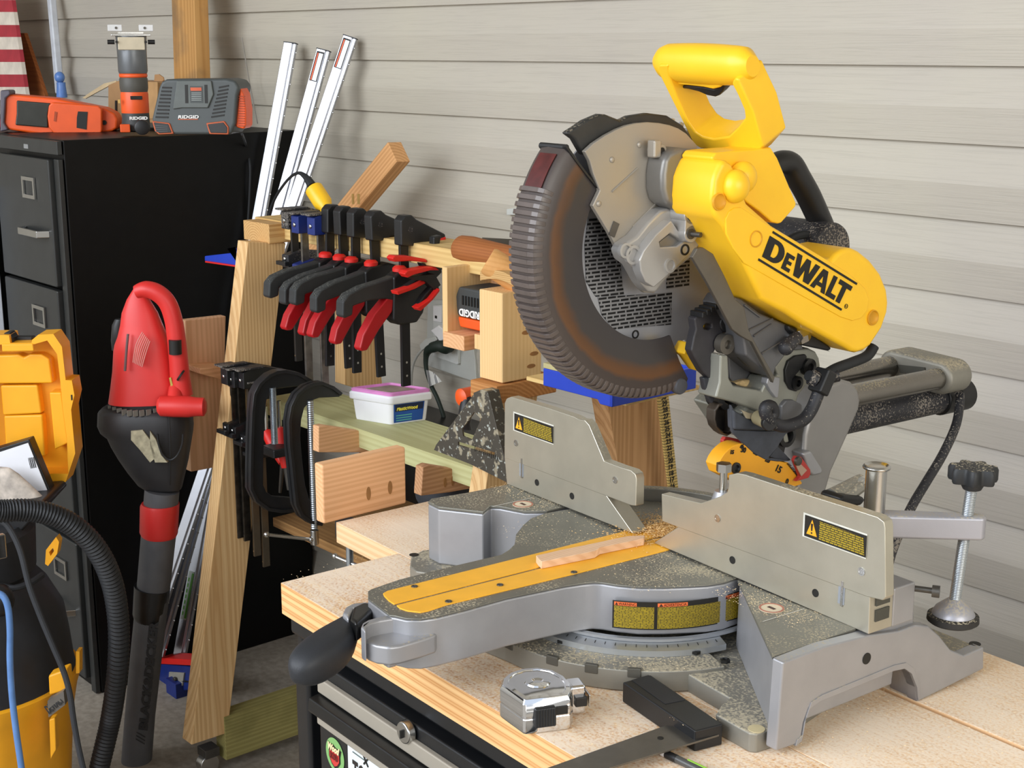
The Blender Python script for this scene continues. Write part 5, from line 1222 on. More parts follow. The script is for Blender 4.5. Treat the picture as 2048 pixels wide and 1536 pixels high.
# ---- aluminium guide rails leaning on the wall
def guide(pt, pb_, yt, wpx, lab, flip=False, sticker=False):
    a_ = W(pt, 'y', yt); b_ = W(pb_, 'x', -2.985)
    x = (a_ - b_); L = x.length; x.normalize(); n = V((0.45, -1, 0)); n = (n - x * n.dot(x)).normalized(); y = n.cross(x)
    M = Matrix((x, y, n)).transposed().to_4x4(); M.translation = b_
    t = bpy.data.objects.new('guide_rail', None); COL.objects.link(t); t.matrix_world = M
    tag(t, lab, 'guide rail', 'aluminium guide rails leaning on the siding')
    w = .034
    b = MB().prism([V((0, yy, zz)) for yy, zz in ((-w / 2, 0), (w / 2, 0), (w / 2, .010), (w / 2 - .002, .012), (-w / 2 + .010, .012), (-w / 2 + .009, .007), (-w / 2 + .002, .007), (-w / 2, .009))], (L, 0, 0)); b.done('extrusion', ALU, t, .0006)
    for i in range(40):
        MB().ball((.02 + i * (L - .04) / 39, -w / 2 - .0012, .004), .0022, (1, 1, 1), 6).done('stud', STEEL, t)
    if sticker:
        MB().box((L - .04, .003, .0122), (.070, .020, .0008)).done('end_plate', INK, t)
        MB().box((L - .041, .000, .0127), (.064, .011, .0006)).done('plate_silver', cm('plate_silver', 'aeb0b2', .35, metal=.6), t)
        MB().box((L - .041, .0085, .0127), (.064, .003, .0006)).done('plate_orange', ORG, t)
    MB().box((L + .001, 0, .006), (.002, w, .013)).done('end_cap', BLK, t)
    return t
g1_ = guide((584, 88), (360, 1322), 1.90, 28, 'leftmost aluminium guide rail at the top, green label low down, no end plate')
guide((650, 102), (318, 1309), 1.90, 28, 'middle aluminium guide rail with end plate, leaning on the siding', sticker=True)
guide((703, 76), (292, 1302), 1.91, 28, 'rightmost aluminium guide rail with end plate, reaching highest', sticker=True)
MB().box((.165, .004, .0126), (.120, .016, .001)).done('label_plate', cm('label_pale', '9fa79c', .5), g1_)
MB().box((.165, -.001, .0132), (.112, .006, .0006)).done('green_stripe', cm('label_green', '4f8a2e', .5), g1_)
for i in range(7): MB().box((.120 + i * .014, .0080, .0133), (.009, .004, .0005)).done('label_mark', cm('label_green', '4f8a2e', .5), g1_)
# blue clamps around the guide rails
o_ = W((440, 520), 'y', 1.55); t = thing('rail_clamp', 'blue pointed clamp jaw with red edge beside the rack leg top', 'clamp', loc=o_)
wpart(wy([(409, 512), (470, 505), (470, 496), (460, 498), (470, 503), (478, 500), (478, 532), (409, 522)], 1.52, .03), 'jaw', BLUE, t, o_, .002)
wpart(wy([(410, 522), (478, 532), (478, 535), (410, 525)], 1.515, .03), 'jaw_edge', RED, t, o_, .0005)
o_ = W((370, 1395), 'z', 0); t = thing('floor_rail_clamp', 'blue and red rail clamp on the floor behind the leaf blower tube', 'clamp', loc=o_)
wpart(wy([(318, 1328), (392, 1334), (388, 1378), (330, 1390), (318, 1372)], o_.y, .04), 'body', NAVY, t, o_, .003)
wpart(wy([(316, 1316), (392, 1320), (392, 1332), (316, 1328)], o_.y - .003, .05), 'red_pad', RED, t, o_, .002)
wpart(wy([(338, 1344), (368, 1346), (364, 1372), (336, 1370)], o_.y - .004, .004), 'square_plate', cm('plate_grey', '9a958a', .5), t, o_, .0005)
c = W((352, 1358), 'y', o_.y - .006); wpart(MB().cyl(c, c + V((0, -.006, 0)), .006), 'bolt', DSTEEL, t, o_)
wpart(MB().cyl(W((364, 1362), 'y', o_.y - .002), W((392, 1364), 'y', o_.y - .002), .0022, None, 8), 'rod', STEEL, t, o_, 0)
wpart(MB().box(o_ + V((-.03, .0, .012)), (.05, .04, .05)), 'foot', NAVY, t, o_)
# fir boards behind the leg (bracket shape)
o_ = W((410, 948), 'y', 1.46); t = thing('board_bracket', 'reddish fir board with cross piece standing left of the rack leg', 'board', loc=o_)
wpart(wx([(382, 944), (430, 935), (449, 760), (452, 632), (370, 641)], -2.66, .022), 'upright', FIRZ, t, o_, .002)
wpart(wx([(400, 737), (450, 733), (450, 762), (400, 748)], -2.60, .07), 'cross_piece', FIRY, t, o_, .002)
# jig boards standing on the rear plank
p0, p1 = W((642, 1047), 'z', ZT), W((819, 1010), 'z', ZT); XJ = (p0.x + p1.x) / 2
zt0 = (W((640, 931), 'x', XJ).z + W((818, 894), 'x', XJ).z) / 2
o_ = V((XJ, p0.y, ZT)); t = thing('pocket_hole_jig_board', 'reddish fir board with two pocket holes standing on the rear bench plank', 'board', loc=o_)
b = MB().box((XJ - .010, (p0.y + p1.y) / 2, (ZT + zt0) / 2 + .0005), (.020, p1.y - p0.y, zt0 - ZT)); bo = wpart(b, 'board', FIRY, t, o_, .003)
for p in ((737, 987), (780, 975)):
    c = W(p, 'x', XJ); wpart(MB().lathe(c - V((.004, 0, 0)), (1, 0, 0), [(.0038, 0), (.0038, .0045)], 18, sx=1, sy=2.6), 'pocket_hole', cm('hole_brown', '9a6c3c', .8), t, o_, 0)
X2 = -2.22
b_ = wx([(637, 905), (637, 853), (648, 851), (760, 868), (760, 905)], X2, .02)
tag(wpart(b_, 'scrap_board', FIRY, None, V((0, 0, 0)), .002), 'fir board standing under the green shelf behind the pocket hole board', 'board')
b_ = wx([(842, 992), (846, 935), (858, 930), (955, 946), (955, 975), (900, 985)], -1.93, .022)
ob = wpart(b_, 'scrap_board', wood('fir_y2', 'c99a72', '9d6e48', 50, axis='Y'), None, V((0, 0, 0)), .002); tag(ob, 'slotted fir board beside the grey saw base, under the shelf end', 'board')
for p in ((890, 965), (905, 962), (940, 958)):
    c = W(p, 'x', -1.9295); MB().lathe(c - ob.location - V((.002, 0, 0)), (1, 0, 0), [(.003, 0), (.003, .0025)], 16, sy=3).done('slot_hole', cm('hole_brown', '9a6c3c', .8), ob)
# dark bag between the boards
o_ = W((832, 960), 'y', 1.50); b = MB().ball(o_ + V((.0, .06, -.03)), .06, (1.0, .8, .9), 16); tag(b.done('tool_bag', mat('bag_dark', '2c2e33', .8), None), 'dark fabric tool bag seen between two fir boards', 'bag')
# low shelf board deep under the rack
b = board('lower_shelf', wood('shelf_brown', 'a37b4c', '755230', 40), V((-2.52, 1.66, .52)), V((-1.95, 1.66, .52)), (0, 1, 0), .30, .02, None); tag(b, 'brown lower shelf board deep under the rack', 'shelf')
# ---- tub of wood filler
z0 = ZS + .0005; cB = W((782, 849.5), 'z', z0); lB = W((713, 838), 'z', z0); rB_ = W((829, 843), 'z', z0)
u = V((lB.x - cB.x, lB.y - cB.y, 0)); w = V((rB_.x - cB.x, rB_.y - cB.y, 0)); 
u = u.normalized() * .088; w = w.normalized() * .078
t = thing('filler_tub', 'white plastic tub with pink lid and blue label on the green shelf', 'tub', loc=cB)
def rq(s, z, g=0.0, r=.14):
    c = (u + w) / 2; out = []
    for sx_, sy_ in ((-1, -1), (1, -1), (1, 1), (-1, 1)):
        for k in range(5):
            a = math.atan2(sy_, sx_) - math.pi / 4 + k * math.pi / 8
            px_ = sx_ * (1 - r) + r * math.cos(a); py_ = sy_ * (1 - r) + r * math.sin(a)
            out.append(c + u / 2 * px_ * s + w / 2 * py_ * s + V((0, 0, z)))
    return out
MB().loft([rq(1, 0), rq(1.02, .004), rq(1.10, .048)]).done('tub', WHT, t, 0)
MB().loft([rq(1.17, .042), rq(1.20, .044), rq(1.20, .055), rq(1.14, .058)]).done('rim', WHT, t, .001)
MB().loft([rq(1.13, .056), rq(1.14, .063), rq(1.05, .065), rq(1.03, .061)]).done('lid', cm('lid_pink', 'd98ac4', .45), t)
MB().loft([rq(.72, .0612), rq(.72, .0625)]).done('lid_smear', cm('filler_smear', '9d8c80', .8, var=.25), t)
# blue label on the right face
fn = V((-u.x, -u.y, 0)).normalized() * 1.0
ctr = (u + w) / 2
def fc(a, h, e=.0006):  # point on the face seen to the right
    s = 1 + .10 * h / .048 if h > 0 else 1
    return ctr - u / 2 * s + w / 2 * (a * s) + fn * e + V((0, 0, h))
lbq = MB().loft([[fc(-.86, .003), fc(.72, .003), fc(.72, .0405), fc(-.86, .0405)], [fc(-.86, .003, .001), fc(.72, .003, .001), fc(.72, .0405, .001), fc(-.86, .0405, .001)]]).done('label', cm('label_blue', '1c4f9c', .45), t)
MB().loft([[fc(-.80, .0255, .0011), fc(.66, .0255, .0011), fc(.66, .0395, .0011), fc(-.80, .0395, .0011)], [fc(-.80, .0255, .0014), fc(.66, .0255, .0014), fc(.66, .0395, .0014), fc(-.80, .0395, .0014)]]).done('label_dark', cm('label_navy', '10203f', .45), lbq)
text('PlasticWood', 'lettering', cm('label_yellow', 'e8d84a', .5), lbq, fc(-.72, .0275, .0016), w, (0, 0, 1), .010, fit=.046, off=.0004, shear=.2)
for i in range(3): MB().loft([[fc(-.74, .006 + i * .005, .0011), fc(.1 - .2 * i * 0, .006 + i * .005, .0011), fc(.1, .008 + i * .005, .0011), fc(-.74, .008 + i * .005, .0011)], [fc(-.74, .006 + i * .005, .0014), fc(.1, .006 + i * .005, .0014), fc(.1, .008 + i * .005, .0014), fc(-.74, .008 + i * .005, .0014)]]).done('label_line', cm('label_teal', '5aa89a', .5), lbq)
# ---- speed square with paint spots
YQ = 1.405
SQM = None
m, tt = base('painted_square'); v_ = tt.co()
c_ = tt.ramp(tt.noise(v_, 60, 3), [(.56, lin('4f4a41')), (.62, lin('a79d86'))])
tt.l(tt.mix(tt.ramp(tt.noise(v_, 140, 2), [(.62, (0, 0, 0, 1)), (.68, (1, 1, 1, 1))]), c_, lin('b9bdb4')), tt.b.inputs['Base Color']); tt.b.inputs['Roughness'].default_value = .5; tt.b.inputs['Metallic'].default_value = .3
SQM = m
o_ = W((940, 925), 'y', YQ); t = thing('speed_square', 'dirty paint-spotted triangular speed square at the right end of the shelf', 'square', loc=o_)
wpart(wy([(868, 900), (872, 890), (950, 785), (958, 781), (1016, 965), (1008, 962), (940, 928)], YQ, .003, holes=[[(924, 858), (948, 824), (962, 838), (944, 880), (926, 872)], [(916, 883), (990, 905), (988, 911), (916, 890)]]), 'plate', SQM, t, o_, 0)
wpart(wy([(946, 786), (962, 779), (975, 783), (1020, 962), (1014, 970), (1004, 940)], YQ - .010, .024), 'fence', SQM, t, o_, .001)
b = MB()
for i in range(14): 
    c = W((950 + i * 4, 897 + i * 1.7), 'y', YQ - .0005); MB().box(c - V(o_), (.0008, .0006, .010 if i % 4 == 0 else .006)).done('scale_tick', INK, t)
tag(MB().lathe(W((948, 790), 'y', 1.56), (0, -1, 0), [(.004, 0), (.016, .004), (.016, .03), (.010, .034)], 20).done('glue_cap', ORG, None), 'orange cap showing above the speed square', 'bottle cap')
tag(MB().lathe(W((936, 790), 'y', 1.54), (0, -.2, -1), [(.006, 0), (.012, .004), (.012, .05), (.016, .06)], 20).done('black_nozzle', BLK, None), 'small black nozzle standing behind the speed square', 'nozzle')
# ---- outlet, plugs and cords on the siding
PY = YW - .016
o_ = W((900, 740), 'y', PY); t = thing('wall_outlet', 'grey weatherproof outlet plate on the siding behind the rack', 'outlet', loc=o_)
OG = mat('outlet_grey', 'bfc1bb', .5, var=.03)
wpart(wy([(855, 600), (952, 600), (943, 668), (950, 720), (952, 760), (948, 764), (860, 734), (852, 728)], PY - .006, .012), 'cover_plate', OG, t, o_, .002)
wpart(wy([(866, 610), (916, 610), (916, 728), (913, 729), (866, 712)], PY - .014, .008), 'inner_plate', mat('outlet_white', 'd2d4d0', .5), t, o_, .001)
wpart(wy([(866, 612), (882, 612), (882, 645), (866, 642)], PY - .018, .004), 'receptacle', WHT, t, o_, .001)
wpart(MB().box(W((872, 634), 'y', PY - .0185), (.006, .002, .006)), 'slot', INK, t, o_, 0)
t = thing('white_plug', 'white low plug with thin white cord in the wall outlet', 'plug', loc=o_)
wpart(MB().prism(WS([(860, 661), (876, 650), (896, 668), (892, 676), (878, 684), (874, 676)], 'y', PY - .05), (0, .032, 0)), 'body', WHT, t, o_, .003)
wpart(MB().prism(WS([(838, 690), (850, 678), (870, 672), (874, 680), (856, 692), (842, 702)], 'y', PY - .05), (0, .012, 0)), 'cable_clip', OG, t, o_, .002)
wpart(MB().tube([W(p, 'y', PY - .045) for p in ((855, 690), (842, 702), (830, 720), (824, 745), (822, 790), (821, 850))], .0028, 8), 'cord', OG, t, o_, 0)
t = thing('dark_green_cord', 'dark green extension cord hanging from the wall outlet with a white tag', 'cord', loc=o_)
GC_ = mat('cord_green', '1c2a22', .6)
wpart(MB().tube([W((898, 690), 'y', PY - .02), W((890, 693), 'y', PY - .04), W((876, 692), 'y', PY - .05), W((865, 695), 'y', PY - .05)], [.016, .017, .012, .012], 14), 'plug', GC_, t, o_, 0)
wpart(MB().tube([W(p, 'y', PY - .05) for p in ((868, 696), (857, 700), (852, 715), (853, 740), (862, 770), (876, 800), (889, 840), (895, 880), (897, 905))], [.010, .010, .006, .0048, .0048, .0048, .0048, .0048, .0048], 12), 'cord', GC_, t, o_, 0)
wpart(MB().loft([[W((852 + j * 6.2, 740 + j * j * .9 + 0), 'y', PY - .058 - .004 * math.sin(j)), W((858 + j * 6.0, 774 + j * j * .1 - 3 * j), 'y', PY - .058 - .004 * math.sin(j)), W((858 + j * 6.0, 774 + j * j * .1 - 3 * j), 'y', PY - .0572), W((852 + j * 6.2, 740 + j * j * .9), 'y', PY - .0572)] for j in range(6)]), 'paper_tag', bricktext('tag_print', '8c8c8c', 'deded8', .004, .012), t, o_, 0)
# small switch box with a black pin on the siding by the guard
tag(wy([(1013, 418), (1032, 416), (1032, 430), (1013, 430)], PY - .01, .012).done('siding_bracket', OG, None, .001), 'small pale bracket on the siding left of the blade guard', 'bracket')
# ---- blue tray at the right end
XT = W((1230, 770), 'y', 1.40); c0_ = W((1224, 815), 'y', 1.40)
o_ = c0_; t = thing('blue_tray', 'blue plastic tray on the rack behind the blade guard', 'tray', loc=o_)
l0 = W((1086, 770), 'y', 1.40); r0 = W((1390, 778), 'x', c0_.x); zt_ = W((1390, 735), 'x', c0_.x).z
b = MB().prism([V((l0.x, 1.40, c0_.z + .006)), V((c0_.x - .03, 1.40, c0_.z + .006)), V((c0_.x - .025, 1.40, c0_.z)), V((c0_.x, 1.40, c0_.z)), V((c0_.x, 1.40, zt_)), V((l0.x, 1.40, zt_))], (0, .006, 0)); wpart(b, 'front_wall', BLUE, t, o_, .0015)
wpart(MB().box((c0_.x - .003, (1.40 + r0.y) / 2, (c0_.z + zt_) / 2), (.006, r0.y - 1.40, zt_ - c0_.z)), 'end_wall', BLUE, t, o_, .0015)
wpart(MB().box(((l0.x + c0_.x) / 2, (1.40 + r0.y) / 2, c0_.z + .018), (c0_.x - l0.x - .01, r0.y - 1.41, .004)), 'floor_panel', BLUE, t, o_, .001)
wpart(MB().box(((l0.x + c0_.x) / 2, r0.y, (c0_.z + zt_) / 2), (c0_.x - l0.x, .005, zt_ - c0_.z)), 'back_wall', BLUE, t, o_, .0015)
wpart(MB().box(((l0.x + c0_.x) / 2 - .05, (1.40 + r0.y) / 2, zt_ + .004), (c0_.x - l0.x - .10, r0.y - 1.40, .008)), 'lid_board', cm('tray_lid', 'b7ad7c', .6), t, o_, .001)
# yardstick
m, tt = base('yardstick'); w1 = tt.new('ShaderNodeTexWave', wave_type='BANDS', bands_direction='Z'); w1.inputs['Scale'].default_value = 62; tt.l(tt.co(), w1.inputs['Vector'])
tt.l(tt.ramp(w1.outputs['Fac'], [(.08, lin('5a4a28')), (.2, lin('c6a964'))]), tt.b.inputs['Base Color'])
ys = WS([(1316, 792), (1337, 790), (1359, 1000), (1342, 1005)], 'x', -1.57)
b = MB().prism([ys[0], ys[1], ys[2] + (ys[2] - ys[1]) * .9, ys[3] + (ys[3] - ys[0]) * .9], (-.004, 0, 0))
yk = wpart(b, 'yardstick', m, None, V((0, 0, 0)), 0); tag(yk, 'yellowed wooden yardstick leaning along the brown rear rack leg', 'yardstick')
for i in range(16):
    u = i / 15; p = (1323 + 20 * u, 800 + 190 * u); A_ = W(p, 'x', -1.5695); text(str(30 - i), 'ruler_numeral', INK, yk, A_ - yk.location, (0, 1, 0), (0, .2, 1), .012, off=.0003)
b = MB().box((-2.30, 1.86, .36), (.62, .13, .70)); tag(b.done('black_filler_box', BLKS, None, .006, origin=V((-2.30, 1.86, .01))), 'plain black box added to fill the black area behind the clamp rack', 'storage box')  # added plain box, fills the black area behind the rack

# ---------------- filing cabinet ----------------
k1 = kk(0, 0, 3.657); k2 = kk(0, 400, 3.657); k3b = kk(0, 800, 3.657); k4b = kk(0, 1116, 3.657)
XC, YC0, ZC = -3.028, 1.318, 1.305
xl = W((14, 450), 'y', YC0).x
OC = V(((XC + xl) / 2, (YC0 + YW) / 2, 0))
cab = thing('filing_cabinet', 'tall black steel filing cabinet against the siding with tools on top', 'filing cabinet', loc=OC)
CBM = mat('cabinet_black', '080808', .42, var=.2, bump=.04, spec=.25)
CBF = mat('cabinet_front_lit', '2b2c2b', .38, var=.12)  # lighter copy of the cabinet black, daylight on the front put into its colour
wpart(MB().box(((XC + xl) / 2, (YC0 + YW - .02) / 2 + .004, ZC / 2), (XC - xl, YW - .022 - YC0 - .008, ZC)), 'cabinet_body', CBM, cab, OC, .003)
zg = [W(k1(200, 1125), 'y', YC0).z, W(k2(290, 597), 'y', YC0).z]
zg.append(W(k3b(560, 1008), 'y', YC0).z)
wpart(MB().box(((XC + xl) / 2, YC0, (ZC + zg[0]) / 2 + .002), (XC - xl, .012, ZC - zg[0] - .008)), 'top_band', CBF, cab, OC, .002)
wpart(MB().box((XC - .012, YC0, zg[0] / 2), (.024, .012, zg[0] - .006)), 'side_stile', CBF, cab, OC, .002)
zz = zg + [.03]
for i in range(3):
    z1_, z0_ = zz[i], zz[i + 1]
    dr = wpart(MB().box(((XC - .028 + xl) / 2, YC0 - .008, (z1_ + z0_) / 2), (XC - .03 - xl, .018, z1_ - z0_ - .008)), 'drawer', CBF, cab, OC, .004)
    lc = [W(k1(215, 1372), 'y', YC0 - .018), W(k2(292, 848), 'y', YC0 - .018), W(k3b(448, 1225), 'y', YC0 - .018)][i]
    dl = lc - OC - dr.location
    MB().prism([dl + V((x, 0, z)) for x, z in ((-.034, -.024), (.034, -.024), (.034, .024), (-.034, .024))], (0, -.004, 0), [[dl + V((x, 0, z)) for x, z in ((-.026, -.016), (.026, -.016), (.026, .016), (-.026, .016))]]).done('label_holder', STEEL, dr)
    if i == 0:
        hc = W(k2(235, 262), 'y', YC0 - .03) - OC - dr.location
    else: hc = dl + V((0, -.012, -(.105)))
    b = MB().prism([hc + V((x, y, 0)) for x, y in ((-.065, .014), (-.052, -.012), (.052, -.012), (.065, .014), (.058, .014), (.046, -.004), (-.046, -.004), (-.058, .014))], (0, 0, .016)); b.done('handle', STEEL, dr, .002)
c = W(k1(190, 1070), 'y', YC0 - .0065); wpart(MB().box(c, (.022, .002, .010)), 'name_plate', cm('plate_silver', 'aeb0b2'), cab, OC, .0005)
# ---------------- things on the cabinet ----------------
zT = ZC + .001
def on(p, y, **k): return W(p, 'y', y)
o_ = on((60, 262), 1.40); o_.z = zT
t = thing('hand_vacuum', 'orange and grey handheld tool lying on the left of the filing cabinet top', 'power tool', loc=o_)
Y0 = 1.40
FACE = None
def yt(pts, y, th, name, m, par, k=I1, bevel=.003, holes=(), o=None):
    if FACE is not None:
        P_, N_, y_ = FACE; q_ = P_ + N_ * (y - y_)
        return wpart(MB().prism([W(k(*p) if k else p, (q_, N_)) for p in pts], N_ * th), name, m, par, o if o is not None else o_, bevel)
    return wpart(wy(pts, y, th, k, holes), name, m, par, o if o is not None else o_, bevel)
def face_at(o, y, turn=0):
    n = (V(o) - CAMP); n.z = 0; n.normalize(); return (V(o), Matrix.Rotation(R(turn), 3, 'Z') @ n, y)
FACE = face_at(o_, Y0, -12)
yt([(30, 700), (60, 690), (400, 720), (760, 790), (840, 830), (860, 870), (855, 940), (820, 960), (700, 985), (300, 985), (60, 950), (25, 910), (35, 800)], Y0 + .01, .075, 'body', ORG, t, k1, .006)
yt([(120, 735), (370, 755), (350, 830), (350, 935), (110, 915), (120, 830)], Y0 + .004, .02, 'dust_window', mat('smoked', '33342f', .2), t, k1, .003)
yt([(355, 770), (380, 748), (720, 775), (745, 800), (745, 960), (715, 1005), (640, 1008), (390, 975), (355, 930), (345, 850)], Y0 - .012, .016, 'end_plate', ORG, t, k1, .004)
yt([(570, 815), (640, 818), (632, 948), (560, 935), (562, 860)], Y0 - .0135, .002, 'velcro_patch', INK, t, k1, 0)
yt([(0, 660), (70, 660), (76, 690), (40, 720), (30, 900), (60, 950), (0, 965)], Y0 + .0, .06, 'front_bumper', mat('bumper_grey', '5a5560', .5), t, k1, .004)
yt([(400, 815), (418, 820), (410, 890), (392, 885)], Y0 - .0135, .002, 'slot', cm('orange_dark', 'a8431a', .6), t, k1, 0)
c = W(k1(762, 897), (FACE[0] + FACE[1] * .006, FACE[1])); wpart(MB().cyl(c, c + FACE[1] * .006, .0055), 'screw', INK, t, o_, 0)
FACE = None
o_ = on((20, 265), 1.47); o_.z = zT; tag(MB().box((0, 0, .004), (.28, .18, .008)).done('red_folder', cm('folder_red', 'c0142c', .5), None, .002), 'red folder under the orange tool on the cabinet', 'folder').location = o_ + V((-.06, .0, 0))
# trim router standing upside down
yr = 1.53; ca_ = on((273, 262), yr); ca_.z = zT; o_ = ca_; vd = ca_ - CAMP; RA = math.degrees(math.atan2(vd.y, vd.x)) - 90
t = thing('trim_router', 'grey and orange trim router standing upside down on the filing cabinet', 'router', loc=o_, rz=RA)
RI = Matrix.Rotation(R(-RA), 3, 'Z')
def zy(y): return on((273, y), yr).z - zT
def hw(px_): return px_ / 2 * 1.0 / (FPX / ((ca_ - CAMP).dot(FW)))
def lz(name, m, prof, **k): return MB().lathe((0, 0, 0), (0, 0, 1), [(hw(w_), zy(y_)) for w_, y_ in prof], 32).done(name, m, t, **k)
lz('motor_cap', DGRY, [(44, 263), (54, 260), (54, 244), (53, 226)])
lz('motor_housing', ORG, [(53, 226), (54, 222), (54, 188), (52, 184)])
lz('grip_band', mat('band_dark', '4c4a44', .5), [(52, 184), (55, 176), (55, 158), (52, 155)])
lz('orange_ring', ORG, [(52, 155), (55, 153), (55, 149), (52, 147)])
lz('base_sleeve', mat('router_grey', '6f7275', .35, metal=.6), [(54, 147), (57, 142), (57, 108), (58, 86), (60, 72)])
b = MB(); b.prism([V((hw(60) * 1.25 * x, hw(60) * 1.25 * y, zy(72))) for x, y in ((-1, -.7), (1, -.7), (1, .7), (-1, .7))], (0, 0, zy(68) - zy(72))); b.done('sub_base', STEEL, t, .001)
w_ = hw(60)
MB().prism([V((-w_ * .85, -w_ * 1.02, zy(100))), V((w_ * .85, -w_ * 1.02, zy(100))), V((w_ * .85, -w_ * 1.02, zy(74))), V((-w_ * .85, -w_ * 1.02, zy(74)))], (0, .006, 0)).done('clear_shield', mat('shield_pale', 'c9bda4', .15), t, .002)
for s in (-1, 1):
    MB().box((s * w_ * .98, -w_ * .7, zy(56)), (hw(29) * 2 * 0.95 * .98, .02, zy(50) - zy(63))).done('edge_guide', mat('guide_white', 'd8d8d8', .3), t, .001)
    c = V((s * w_ * .90, -w_ * .7 - .0105, zy(56))); MB().cyl(c, c + V((0, -.001, 0)), .0028).done('screw', DSTEEL, t)
    MB().cyl((s * w_ * 1.05, -w_ * .6, zy(84)), (s * w_ * 1.5, -w_ * .6, zy(84)), .005, None, 12).done('clamp_knob', BLK, t)
    MB().cyl((s * w_ * .92, -w_ * 1.02, zy(84)), (s * w_ * .92, -w_ * 1.12, zy(84)), .003, None, 10).done('screw', INK, t)
MB().box((0, -w_ * .9, zy(66)), (w_ * 1.6, .012, .004)).done('guide_bar', STEEL, t)
text('RIDGID', 'maker_lettering', WINK, t, V((-hw(24), -hw(55) - .0008, zy(238))), (1, 0, 0), (0, 0, 1), hw(16), fit=hw(70) * 1.0, off=.0005)
MB().box((.004, -hw(54) - .0005, zy(195)), (hw(46), .003, hw(14))).done('switch_plate', INK, t, .001)
MB().box((-hw(60), -hw(40), zy(202)), (hw(8), .004, hw(14))).done('depth_window', cm('window_pale', 'd8b060', .4), t)
kx_ = RI @ (on((284, 254), yr - .05) - ca_); kx_.z = 0
kz_ = on((284, 254), yr - .05).z - zT
b = MB(); b.lathe(kx_ + V((0, .0, max(kz_, .017))), (0, -1, 0), [(.016, 0), (.0165, .004), (.0165, .020), (.013, .022)], 24); b.done('adjusting_knob', BLK, t, .001)
k_ = RI @ (on((250, 251), yr - .04) - ca_); MB().box((k_.x, k_.y, .018), (.022, .02, .018)).done('lock_lever', ORG, t, .002)
# battery charger
Yc = 1.40; o_ = on((395, 268), Yc); o_.z = zT; t = thing('battery_charger', 'dark grey battery charger with orange sides on the filing cabinet edge', 'battery charger', loc=o_)
CH = mat('charger_grey', '454a4a', .5, var=.05)
FACE = face_at(o_, Yc, -18)
yt([(1160, 640), (1180, 600), (1215, 580), (1650, 575), (1720, 590), (1750, 640), (1735, 700), (1720, 900), (1690, 985), (1150, 985), (1120, 930), (1108, 870)], Yc, .09, 'case', CH, t, k1, .006)
yt([(1720, 900), (1755, 640), (1780, 690), (1798, 800), (1798, 920), (1780, 945), (1725, 930)], Yc + .012, .05, 'orange_side', ORG, t, k1, .003)
for i in range(13): yt([(1745, 700 + i * 18), (1788, 702 + i * 18), (1790, 709 + i * 18), (1745, 707 + i * 18)], Yc + .010, .004, 'side_vent', cm('orange_dark', 'a8431a'), t, k1, 0)
for i in range(9):
    for x0, x1, d in ((1185 - i * 6, 1255 - i * 3, 1), (1600 - i * 7, 1672 - i * 4, -1)):
        yt([(x0, 634 + i * 27), (x1, 628 + i * 27 + 8 * d), (x1, 640 + i * 27 + 8 * d), (x0, 646 + i * 27)], Yc - .001, .003, 'vent_slot', INK, t, k1, 0)
yt([(1290, 590), (1545, 590), (1560, 690), (1520, 790), (1330, 790), (1262, 800)], Yc - .004, .006, 'battery_cradle', mat('cradle_grey', '565b58', .5), t, k1, .002)
for x in (1365, 1508): yt([(x - 14, 620), (x + 8, 620), (x + 12, 755), (x - 10, 755)], Yc - .0045, .002, 'cradle_slot', INK, t, k1, 0)
yt([(1388, 630), (1480, 630), (1485, 752), (1392, 752)], Yc - .0046, .001, 'info_label', cm('info_dark', '3a3f3e', .5), t, k1, 0)
yt([(1392, 640), (1472, 640), (1474, 664), (1394, 664)], Yc - .0052, .0008, 'info_banner', cm('info_orange', 'c2532a', .5), t, k1, 0)
for i in range(5): yt([(1400, 678 + i * 13), (1472, 678 + i * 13), (1472, 682 + i * 13), (1400, 682 + i * 13)], Yc - .0052, .0008, 'info_line', cm('info_grey', '9aa09c', .5), t, k1, 0)
yt([(1110, 885), (1240, 900), (1270, 980), (1160, 985), (1130, 960)], Yc - .003, .005, 'foot_frame', cm('frame_orange', 'b5562e', .5), t, k1, .002)
yt([(1120, 892), (1232, 906), (1258, 972), (1164, 977), (1138, 955)], Yc - .0038, .005, 'foot_grille', BLK, t, k1, .002)
yt([(1505, 900), (1640, 885), (1672, 930), (1670, 985), (1530, 982)], Yc - .003, .005, 'foot_frame', cm('frame_orange', 'b5562e'), t, k1, .002)
yt([(1515, 908), (1634, 893), (1664, 932), (1662, 977), (1538, 974)], Yc - .0038, .005, 'foot_grille', BLK, t, k1, .002)
for i in range(4): yt([(1135, 915 + i * 15), (1225, 922 + i * 13), (1228, 926 + i * 13), (1135, 920 + i * 15)], Yc - .0045, .001, 'grille_slot', cm('slot_g', '4a4d4d', .6), t, k1, 0)
pR = W(k1(1303, 866), (FACE[0] - FACE[1] * .0015, FACE[1])) - o_; pE = W(k1(1455, 866), (FACE[0] - FACE[1] * .0015, FACE[1])) - o_
text('RIDGID', 'maker_lettering', WINK, t, pR, pE - pR, (0, 0, 1), .0085, fit=(pE - pR).length, off=.0002, shear=.15)
yt([(1303, 870), (1448, 870), (1446, 876), (1303, 876)], Yc - .001, .001, 'lettering_underline', cm('frame_orange', 'b5562e'), t, k1, 0)
FACE = None
cdm = [W(p, 'y', 1.47) for p in ((484, 268), )] + [W(p, 'x', XC + .012) for p in ((492, 290), (500, 330), (499, 390), (496, 445), (494, 500))]
wpart(MB().tube(cdm, .0028, 8), 'power_cord', RUB, t, o_, 0)
